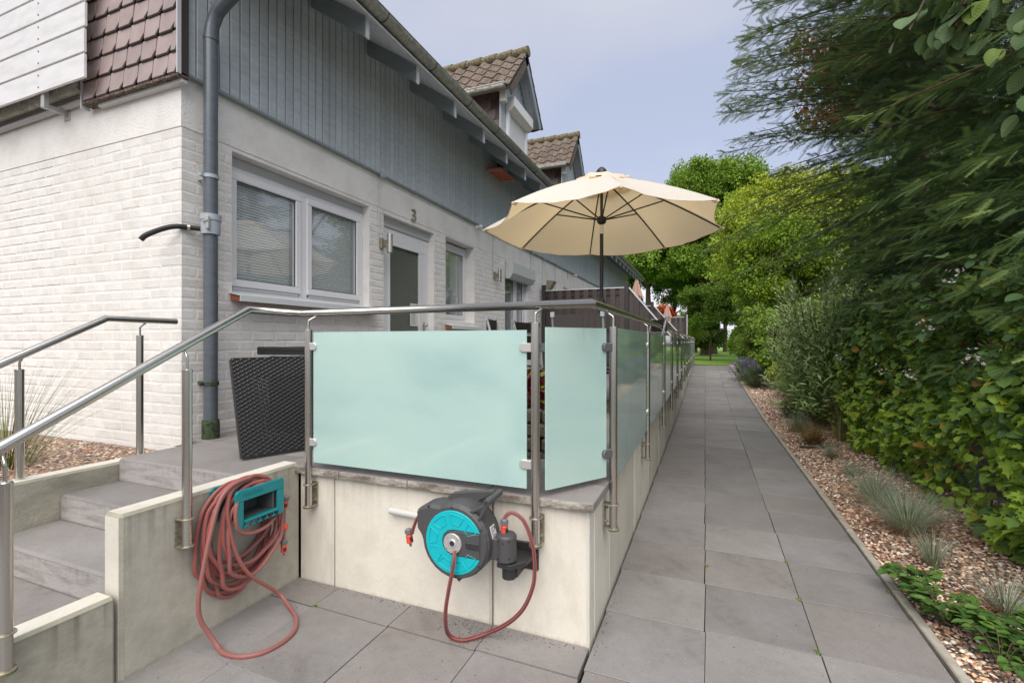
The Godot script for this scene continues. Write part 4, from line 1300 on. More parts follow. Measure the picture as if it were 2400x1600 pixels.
func railings() -> void:
	var R := thing("glass_balustrade", "stainless steel balustrade with frosted teal glass panes round the terrace corner", "balustrade", Vector3(-0.5, 0.45, -2.2))
	var rx := -2.3; var ry := 1.632; var fz := -2.235; var sx := -0.5
	var m := MB.new()
	m.tube(PackedVector3Array([Vector3(rx, ry - 0.557 * 1.9, 0.035), Vector3(rx, ry, -1.865), Vector3(rx, ry, fz), Vector3(sx, ry + 0.008, fz), Vector3(sx, ry + 0.008, -24.9)]), 0.0212, 20)
	build("handrail", m, M.steel, R)
	var X := Vector3.RIGHT; var Z := Vector3.BACK
	post(R, Vector3(-2.28, 0, -0.887), X, 0.3, 0.965, Vector3(rx, ry - 0.557 * 0.978 - 0.024, -0.887), 0.05)
	post(R, Vector3(-2.28, 0, -1.523), X, 0.485, 1.325, Vector3(rx, ry - 0.557 * 0.342 - 0.024, -1.523), 0.05)
	post(R, Vector3(-2.208, 0, -2.2), Z, 0.468, 1.528, Vector3(-2.18, ry - 0.02, fz), 0.05)
	post(R, Vector3(-0.765, 0, -2.195), Z, 0.468, 1.55, Vector3(-0.745, ry - 0.012, fz), 0.055)
	var zs := [-2.6, -4.26, -5.98, -7.42, -9.0, -10.6, -12.2, -13.8, -15.4, -17.0, -18.6, -20.2, -21.8, -23.4]
	for z in zs:
		post(R, Vector3(-0.46, 0, z), X, 0.445 if z > -11 else 0.5, 1.538, Vector3(sx, ry - 0.012, z), 0.053)
	glass(R, Vector3(-2.165, 0, -2.2), Vector3(-0.81, 0, -2.195), 0.742, 1.516)
	glass(R, Vector3(-0.722, 0, -2.222), Vector3(-0.495, 0, -2.565), 0.735, 1.53)
	for y: float in [0.86, 1.43]:
		clamp_piece(R, Vector3(-2.19, y, -2.2), X, M.clamp_light)
		clamp_piece(R, Vector3(-0.783, y, -2.195), -X, M.clamp_light, 0.06)
		clamp_piece(R, Vector3(-0.752, y, -2.212), Vector3(0.55, 0, -0.83).normalized(), M.clamp_shaded, 0.062)
		clamp_piece(R, Vector3(-0.472, y, -2.585), Vector3(-0.55, 0, 0.83).normalized(), M.clamp_shaded, 0.062)
	for i in zs.size() - 1:
		glass(R, Vector3(-0.46, 0, zs[i] - 0.045), Vector3(-0.46, 0, zs[i + 1] + 0.045), 0.71, 1.535)
		for y: float in [0.86, 1.43]:
			clamp_piece(R, Vector3(-0.46, y, zs[i] - 0.018), -Z, M.clamp_light)
			clamp_piece(R, Vector3(-0.46, y, zs[i + 1] + 0.018), Z, M.clamp_light)
	# a second rail closes an opening further along
	pipe("short_rail", [Vector3(-0.5, 1.535, -8.2), Vector3(-0.86, 1.535, -8.2)], 0.016, M.steel, R)
	var L := thing("left_handrail", "plain stainless steel handrail on two posts left of the steps", "handrail", Vector3(-3.62, 0.67, -1.46))
	var h := MB.new()
	h.tube(PackedVector3Array([Vector3(-3.6, 1.608 - 0.545 * 1.9, 0.017), Vector3(-3.6, 1.608, -1.883), Vector3(-3.6, 1.606, -2.325)]), 0.0212, 18)
	build("handrail", h, M.steel, L)
	post(L, Vector3(-3.622, 0, -2.095), X, 0.672, 1.5, Vector3(-3.6, 1.588, -2.12), 0.05, false)
	post(L, Vector3(-3.622, 0, -1.47), X, 0.672, 1.3, Vector3(-3.6, 1.608 - 0.545 * 0.413 - 0.024, -1.47), 0.05, false)


# ---------------------------------------------------------------- hose holder and coil on the stair wall
func coil() -> void:
	var wx := -2.33
	var Hh := thing("hose_holder", "teal plastic wall holder with a window-like opening and hook row, full of hose", "hose holder", Vector3(wx, 0.6, -1.83))
	var t := Transform3D(Basis(Vector3(0, 0, -1), Vector3.UP, Vector3.RIGHT), Vector3(wx, 0, 0))      # outline x = -z, y up, front towards +x
	var bp := MB.new()
	bp.prism(PackedVector2Array([Vector2(1.665, 0.555), Vector2(1.69, 0.535), Vector2(1.96, 0.535), Vector2(1.985, 0.555), Vector2(1.985, 0.7), Vector2(1.965, 0.715), Vector2(1.685, 0.715), Vector2(1.665, 0.7)]), 0.0, 0.012, 0.003, t)
	build("back_plate", bp, M.teal_holder, Hh)
	var sc := MB.new()
	for q in [Vector3(wx + 0.012, 0.695, -1.685), Vector3(wx + 0.012, 0.575, -1.685)]:
		sc.lathe(PackedVector2Array([Vector2(0.006, 0), Vector2(0.005, 0.003), Vector2(0, 0.004)]), 8, Transform3D(Basis(Vector3.BACK, -PI / 2), q))
	build("screws", sc, M.steel_dull, Hh)
	var core := MB.new()                               # the trough that carries the coil
	core.box(Vector3(wx + 0.012, 0.54, -1.935), Vector3(wx + 0.145, 0.553, -1.735), 0.002)
	core.box(Vector3(wx + 0.012, 0.65, -1.935), Vector3(wx + 0.145, 0.663, -1.735), 0.002)
	core.box(Vector3(wx + 0.012, 0.553, -1.749), Vector3(wx + 0.145, 0.65, -1.735), 0.002)
	core.box(Vector3(wx + 0.012, 0.553, -1.935), Vector3(wx + 0.145, 0.65, -1.921), 0.002)
	build("trough", core, M.holder_inside, Hh)
	var fp := MB.new()
	var x0 := 0.147; var x1 := 0.162
	fp.prism(PackedVector2Array([Vector2(1.69, 0.65), Vector2(1.985, 0.65), Vector2(1.985, 0.695), Vector2(1.972, 0.708), Vector2(1.703, 0.708), Vector2(1.69, 0.695)]), x0, x1, 0.003, t)
	fp.prism(PackedVector2Array([Vector2(1.69, 0.525), Vector2(1.703, 0.512), Vector2(1.728, 0.512), Vector2(1.735, 0.553), Vector2(1.735, 0.6495), Vector2(1.69, 0.6495)]), x0, x1, 0.003, t)
	fp.prism(PackedVector2Array([Vector2(1.94, 0.553), Vector2(1.95, 0.512), Vector2(1.972, 0.512), Vector2(1.985, 0.525), Vector2(1.985, 0.6495), Vector2(1.94, 0.6495)]), x0, x1, 0.003, t)
	fp.prism(PackedVector2Array([Vector2(1.7352, 0.54), Vector2(1.9398, 0.54), Vector2(1.9398, 0.553), Vector2(1.7352, 0.553)]), x0 - 0.01, x1 + 0.006, 0.003, t)
	build("front_plate", fp, M.teal_holder, Hh)
	var ins := MB.new()
	ins.box(Vector3(wx + 0.02, 0.5535, -1.93), Vector3(wx + 0.026, 0.6495, -1.74))
	build("trough_back", ins, M.holder_inside, Hh)
	for i in 5:
		var hk := MB.new()
		var a := 1.745 + i * 0.042
		hk.prism(PackedVector2Array([Vector2(a, 0.539), Vector2(a + 0.008, 0.539), Vector2(a + 0.008, 0.522), Vector2(a + 0.018, 0.522), Vector2(a + 0.018, 0.514), Vector2(a - 0.01, 0.514), Vector2(a - 0.01, 0.522), Vector2(a, 0.522)]), x0, x1, 0.002, t)
		build("hook", hk, M.teal_holder, Hh)
	var tm := TextMesh.new()                           # raised lettering
	tm.text = "GARDENA"; tm.font = SystemFont.new(); (tm.font as SystemFont).font_names = PackedStringArray(["Droid Sans"])
	tm.font_size = 24; tm.pixel_size = 0.0011; tm.depth = 0.003
	put("raised_lettering", tm, M.teal_holder, Hh, Transform3D(Basis(Vector3.UP, PI / 2), Vector3(wx + 0.1625, 0.682, -1.79)))
	# the coil: loops round the trough, each hanging its own way
	var C := thing("coiled_hose", "faded red garden hose coiled over the teal holder, one loop lying on the paving", "hose", Vector3(-2.24, 0.0, -1.8))
	var L := []
	L.append([-2.2, 0.752, -1.80]); L.append([-2.2, 0.74, -1.70])
	for q in [[-2.2, 0.684, -1.631], [-2.2, 0.537, -1.581], [-2.205, 0.365, -1.546], [-2.21, 0.238, -1.529], [-2.205, 0.15, -1.535], [-2.18, 0.075, -1.56], [-2.14, 0.02, -1.572]]:
		L.append(q)
	for q in [[-2.089, 0.011, -1.56], [-2.009, 0.011, -1.563], [-1.955, 0.011, -1.587], [-1.908, 0.011, -1.639], [-1.89, 0.011, -1.724], [-1.905, 0.011, -1.8], [-1.944, 0.011, -1.856], [-2.004, 0.013, -1.907], [-2.1, 0.018, -1.955]]:
		L.append(q)
	for q in [[-2.18, 0.06, -1.97], [-2.19, 0.145, -1.889], [-2.19, 0.232, -1.802], [-2.19, 0.32, -1.741], [-2.195, 0.43, -1.698], [-2.195, 0.55, -1.674], [-2.2, 0.63, -1.668], [-2.205, 0.715, -1.70], [-2.22, 0.735, -1.80]]:
		L.append(q)
	hose(C, "hose_loop", L, 0.0098, true)
	# loops: [lowest y, near z, far z, depth x, top y]
	var loops := [[0.33, -1.60, -1.99, -2.255, 0.738], [0.27, -1.585, -2.02, -2.24, 0.73], [0.2, -1.575, -2.035, -2.262, 0.742], [0.165, -1.595, -2.02, -2.295, 0.72], [0.225, -1.62, -2.045, -2.28, 0.735], [0.145, -1.61, -2.0, -2.31, 0.715], [0.30, -1.64, -2.03, -2.215, 0.718], [0.185, -1.645, -2.01, -2.23, 0.748], [0.125, -1.63, -1.985, -2.29, 0.71], [0.255, -1.57, -1.995, -2.3, 0.728], [0.235, -1.66, -2.02, -2.2, 0.70]]
	for i in loops.size():
		var q: Array = loops[i]
		var pts := []
		var zc: float = (q[1] + q[2]) / 2; var hw: float = (q[1] - q[2]) / 2
		var tw := rnd(-0.03, 0.03)
		for k in 19:
			var a := TAU * k / 18 + 0.3 * i
			var s := sin(a); var c := cos(a)
			var y: float
			var zz := zc + hw * c * (0.82 + 0.18 * clampf(-s + 0.5, 0, 1))
			if s > 0:
				y = lerpf(0.56, q[4], pow(s, 0.85))
			else:
				y = lerpf(0.56, q[0], pow(-s, 0.8))
			pts.append([q[3] + 0.012 * s + rnd(-0.004, 0.004), y, zz + tw * (-s if s < 0 else 0.0) + (0.03 if s < -0.7 else 0.0)])
		pts[18] = [pts[0][0] + 0.01, pts[0][1], pts[0][2]]
		hose(C, "hose_loop", pts, 0.0096, true)
	hose(C, "hose_end", [[-2.2, 0.69, -1.735], [-2.175, 0.65, -1.70], [-2.17, 0.58, -1.69], [-2.175, 0.51, -1.71], [-2.18, 0.475, -1.76], [-2.185, 0.462, -1.83], [-2.19, 0.47, -1.90], [-2.2, 0.49, -1.95]], 0.0098, true)
	# couplings clipped to the end of the row
	var K := thing("hose_couplings", "orange and grey hose couplings hanging at the right end of the teal holder", "hose coupling", Vector3(-2.22, 0.4, -2.03))
	pipe("hose_tail", [Vector3(-2.25, 0.62, -1.99), Vector3(-2.235, 0.57, -2.02), Vector3(-2.225, 0.52, -2.035), Vector3(-2.22, 0.40, -2.03), Vector3(-2.22, 0.30, -2.03)], 0.0095, M.hose_grey, K)
	coupling(K, Transform3D(Basis(Vector3.BACK, -0.15), Vector3(-2.22, 0.515, -2.035)), true)
	var cl := MB.new()
	cl.lathe(PackedVector2Array([Vector2(0.006, 0), Vector2(0.02, 0.006), Vector2(0.022, 0.02), Vector2(0.02, 0.036), Vector2(0.006, 0.044)]), 14, Transform3D(Basis(), Vector3(-2.22, 0.385, -2.03)), true)
	build("orange_knob", cl, M.orange_plastic, K)
	coupling(K, Transform3D(Basis(), Vector3(-2.22, 0.265, -2.03)), false)


func hose(parent: Node, called: String, pts: Array, r: float, striped: bool) -> void:
	var p := []
	for q in pts:
		p.append(Vector3(q[0], q[1], q[2]))
	var sp := smooth_path(p, 5)
	var m := MB.new()
	m.tube(sp, r, 10)
	var o := build(called, m, M.hose_faded if striped else M.hose_dark, parent)
	for k in 4:                                        # thin raised stripes that run along the hose
		var sm := MB.new()
		var a := TAU * k / 4 + 0.6
		var q := PackedVector3Array()
		var up := Vector3(0.13, 1, 0.21).normalized()
		for i in sp.size():
			var d := (sp[mini(i + 1, sp.size() - 1)] - sp[maxi(i - 1, 0)]).normalized()
			up = (up - d * up.dot(d)).normalized()
			q.append(sp[i] + (up * cos(a) + d.cross(up) * sin(a)) * (r - 0.0012))
		sm.tube(q, 0.0022 if striped else 0.0024, 5, false)
		build("stripe", sm, (M.hose_grey if k % 2 else M.hose_stripe) if striped else M.hose_stripe, o)


func coupling(parent: Node, t: Transform3D, up: bool) -> void:
	var a := MB.new()
	a.lathe(PackedVector2Array([Vector2(0.0, 0.0), Vector2(0.016, 0.0), Vector2(0.0175, 0.006), Vector2(0.0165, 0.022), Vector2(0.0175, 0.036), Vector2(0.014, 0.04), Vector2(0, 0.04)]), 16, t)
	var o := build("coupling", a, M.orange_plastic, parent)
	var b := MB.new()
	b.lathe(PackedVector2Array([Vector2(0.013, 0.04), Vector2(0.0165, 0.046), Vector2(0.0165, 0.064), Vector2(0.012, 0.07), Vector2(0, 0.07)]), 12, t)
	for i in 10:
		var c := Vector3(cos(TAU * i / 10), 0, sin(TAU * i / 10))
		b.box(Vector3(-0.002, 0.046, -0.0015), Vector3(0.002, 0.064, 0.0015), 0.0, t * Transform3D(Basis(), c * 0.0168))
	b.lathe(PackedVector2Array([Vector2(0, -0.018), Vector2(0.006, -0.018), Vector2(0.0065, -0.004), Vector2(0.009, 0.0)]), 10, t)
	build("collar", b, M.coupling_grey, o)
	var e := MB.new()
	e.box(Vector3(-0.008, 0.008, 0.0145), Vector3(0.008, 0.03, 0.0185), 0.003, t * Transform3D(Basis(Vector3.UP, 1.1), Vector3.ZERO))
	build("grip", e, M.reel_dark, o)


# ---------------------------------------------------------------- hose reel on the terrace wall
func reel() -> void:
	var R := thing("hose_reel", "dark grey wall-mounted hose reel with a turquoise disc and steel hub", "hose reel", Vector3(-0.88, 0.4, -2.25))
	var c := Vector3(-1.1, 0.513, 0)
	var zf := -1.985; var zb := -2.135
	var rad := 0.176
	var pg := PackedVector2Array()
	for i in 25:                                       # round from the top left tangent, clockwise, to the left
		var a := deg_to_rad(118.0 - i * 12.2)
		pg.append(Vector2(cos(a), sin(a)) * rad)
	pg.append(Vector2(-0.185, 0.01)); pg.append(Vector2(-0.208, 0.04)); pg.append(Vector2(-0.212, 0.122)); pg.append(Vector2(-0.19, 0.14)); pg.append(Vector2(-0.135, 0.158))
	pg.reverse()
	var b := MB.new()
	b.prism(pg, zb, zf - 0.012, 0.012, Transform3D(Basis(), c))
	build("housing", b, M.reel_grey, R)
	var pg2 := PackedVector2Array()
	for q in pg:
		pg2.append(q * 0.97)
	var rim := MB.new()
	rim.prism(pg2, zf - 0.014, zf, 0.006, Transform3D(Basis(), c))
	build("front_shell", rim, M.reel_grey, R)
	var bk := MB.new()                                 # stepped back shell
	bk.lathe(PackedVector2Array([Vector2(0, 0), Vector2(0.15, 0), Vector2(0.165, 0.012), Vector2(0.165, 0.03)]), 36, Transform3D(Basis(Vector3.RIGHT, PI / 2), Vector3(c.x, c.y, zb - 0.028)))
	build("back_shell", bk, M.reel_dark, R)
	# turquoise disc with a flat arm cut out on the right
	var disc := PackedVector2Array()
	var rd := 0.15
	for i in 33:
		var a := deg_to_rad(24.0 + i * (312.0 / 32.0))
		disc.append(Vector2(cos(a), sin(a)) * rd)
	disc.append(Vector2(0.0, -0.061)); disc.append(Vector2(-0.03, -0.053)); disc.append(Vector2(-0.053, -0.03)); disc.append(Vector2(-0.061, 0)); disc.append(Vector2(-0.053, 0.03)); disc.append(Vector2(-0.03, 0.053)); disc.append(Vector2(0.0, 0.061))
	var dm := MB.new()
	dm.prism(disc, zf - 0.004, zf + 0.004, 0.002, Transform3D(Basis(), c))
	var dnode := build("turquoise_disc", dm, M.teal_bright, R)
	for i in 8:                                        # sunk fields with raised rims
		var a := deg_to_rad([38.0, 82.0, 128.0, 172.0, 212.0, 248.0, 285.0, 322.0][i])
		var fm := MB.new()
		var w := 0.22 if i in [0, 7] else 0.3
		var seg := PackedVector2Array(); var ins := PackedVector2Array()
		for k in 5:
			var e := a - w + 2 * w * k / 4
			seg.append(Vector2(cos(e), sin(e)) * 0.132); ins.append(Vector2(cos(e), sin(e)) * 0.126)
		for k in 5:
			var e := a + w * 0.72 - 2 * w * 0.72 * k / 4
			seg.append(Vector2(cos(e), sin(e)) * 0.088)
		var kk := seg.size()
		for k in kk:
			var p := seg[k]; var q := seg[(k + 1) % kk]
			var m := (p + q) / 2
			var d := q - p
			fm.box(Vector3(-d.length() / 2, -0.0018, 0), Vector3(d.length() / 2, 0.0018, 0.004), 0.001, Transform3D(Basis(Vector3.BACK, d.angle()), c + Vector3(m.x, m.y, zf + 0.0035)))
		build("raised_rim", fm, M.teal_bright, dnode)
	var arm := MB.new()
	arm.prism(PackedVector2Array([Vector2(0.0, -0.058), Vector2(0.138, -0.058), Vector2(0.138, 0.058), Vector2(0.0, 0.058), Vector2(-0.03, 0.05), Vector2(-0.05, 0.03), Vector2(-0.058, 0), Vector2(-0.05, -0.03), Vector2(-0.03, -0.05)]), zf, zf + 0.007, 0.003, Transform3D(Basis(), c))
	var an := build("hub_arm", arm, M.reel_grey, R)
	var lat := MB.new()
	lat.prism(PackedVector2Array([Vector2(0.075, -0.016), Vector2(0.135, -0.016), Vector2(0.135, 0.016), Vector2(0.075, 0.016), Vector2(0.066, 0.008), Vector2(0.066, -0.008)]), zf + 0.005, zf + 0.011, 0.003, Transform3D(Basis(), c))
	lat.lathe(PackedVector2Array([Vector2(0.008, 0), Vector2(0.008, 0.006), Vector2(0, 0.006)]), 12, Transform3D(Basis(Vector3.RIGHT, PI / 2), c + Vector3(0.085, 0, zf + 0.008)))
	build("latch", lat, M.reel_dark, an)
	var hub := MB.new()
	hub.lathe(PackedVector2Array([Vector2(0.047, 0), Vector2(0.047, 0.007), Vector2(0.045, 0.009), Vector2(0.022, 0.009), Vector2(0.018, 0.012), Vector2(0.013, 0.012), Vector2(0.011, 0.004)]), 28, Transform3D(Basis(Vector3.RIGHT, PI / 2), c + Vector3(0, 0, zf + 0.006)))
	var hn := build("steel_hub", hub, M.disc_steel, R)
	var ax := MB.new()
	ax.lathe(PackedVector2Array([Vector2(0.0122, 0), Vector2(0.0122, 0.008), Vector2(0.008, 0.008), Vector2(0.006, 0.005), Vector2(0, 0.005)]), 16, Transform3D(Basis(Vector3.RIGHT, PI / 2), c + Vector3(0, 0, zf + 0.009)))
	build("axle", ax, M.reel_dark, hn)
	for i in 4:
		var a := deg_to_rad(40.0 + i * 90.0)
		var sc := MB.new()
		sc.lathe(PackedVector2Array([Vector2(0.004, 0), Vector2(0.003, 0.003), Vector2(0, 0.0035)]), 8, Transform3D(Basis(Vector3.RIGHT, PI / 2), c + Vector3(cos(a) * 0.036, sin(a) * 0.036, zf + 0.015)))
		build("screw", sc, M.steel, hn)
	for a: float in [132.0, 93.0, 28.0, -35.0, -86.0]:        # screw wells in the rim
		var sc := MB.new()
		var rr := 0.161 if a < 130 else 0.205
		sc.lathe(PackedVector2Array([Vector2(0.0065, 0), Vector2(0.0065, 0.0015), Vector2(0.0045, 0.0018), Vector2(0, 0.0016)]), 10, Transform3D(Basis(Vector3.RIGHT, PI / 2), c + Vector3(cos(deg_to_rad(a)) * rr, sin(deg_to_rad(a)) * rr, zf - 0.0005)))
		build("screw_well", sc, M.print_black, R)
	var foot := MB.new()
	foot.prism(PackedVector2Array([Vector2(0.0, -0.17), Vector2(0.02, -0.19), Vector2(0.04, -0.168)]), zf - 0.06, zf - 0.014, 0.002, Transform3D(Basis(), c))
	build("foot", foot, M.reel_grey, R)
	# carrying handle on top: a sloping back plate, two arms and a grip across
	var hp := MB.new()
	hp.prism(PackedVector2Array([Vector2(-0.12, 0.152), Vector2(0.06, 0.158), Vector2(0.15, 0.21), Vector2(0.145, 0.222), Vector2(0.02, 0.205), Vector2(-0.08, 0.185)]), zb - 0.01, zb + 0.02, 0.004, Transform3D(Basis(), c))
	hp.prism(PackedVector2Array([Vector2(0.075, 0.15), Vector2(0.16, 0.196), Vector2(0.175, 0.19), Vector2(0.13, 0.115), Vector2(0.12, 0.122), Vector2(0.142, 0.172), Vector2(0.095, 0.145)]), zf - 0.035, zf - 0.012, 0.003, Transform3D(Basis(), c))
	hp.tube(PackedVector3Array([c + Vector3(0.165, 0.202, zf - 0.005), c + Vector3(0.165, 0.208, zb - 0.02)]), 0.0155, 16)
	build("carrying_handle", hp, M.reel_grey, R)
	var ho := MB.new()
	ho.lathe(PackedVector2Array([Vector2(0.0095, 0), Vector2(0.0095, 0.001), Vector2(0, 0.001)]), 12, Transform3D(Basis(Vector3.RIGHT, PI / 2), c + Vector3(0.165, 0.202, zf - 0.0055)))
	build("grip_hole", ho, M.print_black, R)
	var lb := MB.new()                                 # type label on the side of the housing
	var la := deg_to_rad(16.0)
	var lt := Transform3D(Basis(Vector3(0, 0, -1), Vector3(-sin(la), cos(la), 0), Vector3(cos(la), sin(la), 0)), c + Vector3(cos(la), sin(la), 0) * (rad + 0.0015) + Vector3(0, 0, zf - 0.055))
	lb.box(Vector3(0.0, -0.028, -0.002), Vector3(0.05, 0.028, 0.0), 0, lt)
	var ln := build("type_label", lb, M.label_white, R)
	var pr := MB.new()
	for i in 5:
		pr.box(Vector3(0.005, 0.018 - i * 0.009, 0), Vector3([0.03, 0.024, 0.036, 0.02, 0.044][i], 0.021 - i * 0.009, 0.0006), 0, lt)
	pr.box(Vector3(0.036, 0.006, 0), Vector3(0.046, 0.022, 0.0006), 0, lt)
	build("label_print", pr, M.print_black, ln)
	# swivel drum and wall bracket
	var dc := Vector3(-0.875, 0, -2.09)
	var dr := MB.new()
	dr.lathe(PackedVector2Array([Vector2(0, 0.425), Vector2(0.045, 0.425), Vector2(0.05, 0.432), Vector2(0.05, 0.54), Vector2(0.044, 0.55), Vector2(0.018, 0.556), Vector2(0, 0.556)]), 24, Transform3D(Basis(), dc))
	dr.box(Vector3(-0.99, 0.435, -2.12), Vector3(-0.9, 0.54, -2.04), 0.008)
	build("swivel_drum", dr, M.reel_grey, R)
	var dh := MB.new()
	for q in [[-1.05, 0.525], [0.05, 0.53], [-1.05, 0.445], [0.05, 0.45], [-0.5, 0.52]]:
		var o := Vector3(sin(q[0] + 0.6), 0, cos(q[0] + 0.6))
		dh.box(Vector3(-0.005, -0.004, 0), Vector3(0.005, 0.004, 0.0008), 0, Transform3D(Basis(Vector3.UP, q[0] + 0.6), dc + o * 0.05 + Vector3(0, q[1], 0)))
	build("drum_slots", dh, M.print_black, R)
	var wb := MB.new()
	wb.prism(PackedVector2Array([Vector2(-0.91, 2.06), Vector2(-0.84, 2.05), Vector2(-0.785, 2.12), Vector2(-0.77, 2.235), Vector2(-0.89, 2.235), Vector2(-0.925, 2.14)]), 0.395, 0.42, 0.004, Transform3D(Basis(Vector3.RIGHT, Vector3(0, 0, -1), Vector3.UP), Vector3.ZERO))
	wb.box(Vector3(-0.9, 0.325, -2.236), Vector3(-0.765, 0.46, -2.25), 0.004)
	wb.tube(PackedVector3Array([Vector3(-0.872, 0.33, -2.12), Vector3(-0.872, 0.394, -2.12)]), 0.034, 18)
	wb.box(Vector3(-0.87, 0.332, -2.235), Vector3(-0.83, 0.393, -2.12), 0.004)
	var wn := build("wall_bracket", wb, M.reel_dark, R)
	for q in [Vector3(-0.785, 0.345, -2.236), Vector3(-0.785, 0.44, -2.236)]:
		var sc := MB.new()
		sc.lathe(PackedVector2Array([Vector2(0.009, 0), Vector2(0.008, 0.004), Vector2(0, 0.0045)]), 10, Transform3D(Basis(Vector3.RIGHT, PI / 2), q))
		build("bolt", sc, M.steel_dull, wn)
	# hoses
	var A := thing("reel_hose", "dark red striped hose looping from the reel down over the paving to its coupling", "hose", Vector3(-1.0, 0.0, -2.08))
	hose(A, "hose", [[-1.088, 0.478, zf + 0.012], [-1.082, 0.44, -1.955], [-1.092, 0.373, -1.95], [-1.109, 0.291, -1.95], [-1.125, 0.209, -1.955], [-1.14, 0.12, -1.98], [-1.155, 0.045, -2.03], [-1.135, 0.014, -2.052], [-1.087, 0.012, -2.06], [-1.045, 0.012, -2.098], [-0.99, 0.03, -2.13], [-0.917, 0.077, -2.125], [-0.85, 0.133, -2.12], [-0.796, 0.2, -2.12], [-0.759, 0.283, -2.12], [-0.743, 0.36, -2.12], [-0.748, 0.474, -2.12], [-0.769, 0.556, -2.12], [-0.804, 0.616, -2.12], [-0.85, 0.642, -2.115], [-0.878, 0.632, -2.105], [-0.887, 0.607, -2.095], [-0.885, 0.57, -2.09]], 0.0095, false)
	coupling(A, Transform3D(Basis(), Vector3(-0.884, 0.548, -2.09)), true)
	var E := thing("reel_hose_end", "short hose end with an orange coupling hanging from the reel's nozzle", "hose end", Vector3(-1.36, 0.5, -2.03))
	hose(E, "hose", [[-1.29, 0.615, -2.03], [-1.312, 0.6, -2.03], [-1.333, 0.575, -2.03], [-1.352, 0.53, -2.03], [-1.36, 0.5, -2.03]], 0.0085, false)
	coupling(E, Transform3D(Basis(Vector3.BACK, 0.18).rotated(Vector3.UP, 0), Vector3(-1.372, 0.452, -2.03)), true)
	var P := thing("pipe_stub", "short white plastic pipe lying along the wall behind the reel's nozzle", "pipe", Vector3(-1.5, 0.51, -2.235))
	var ps := MB.new()
	ps.tube(PackedVector3Array([Vector3(-1.64, 0.512, -2.231), Vector3(-1.25, 0.5, -2.231)]), 0.019, 16)
	build("tube", ps, M.pvc, P)


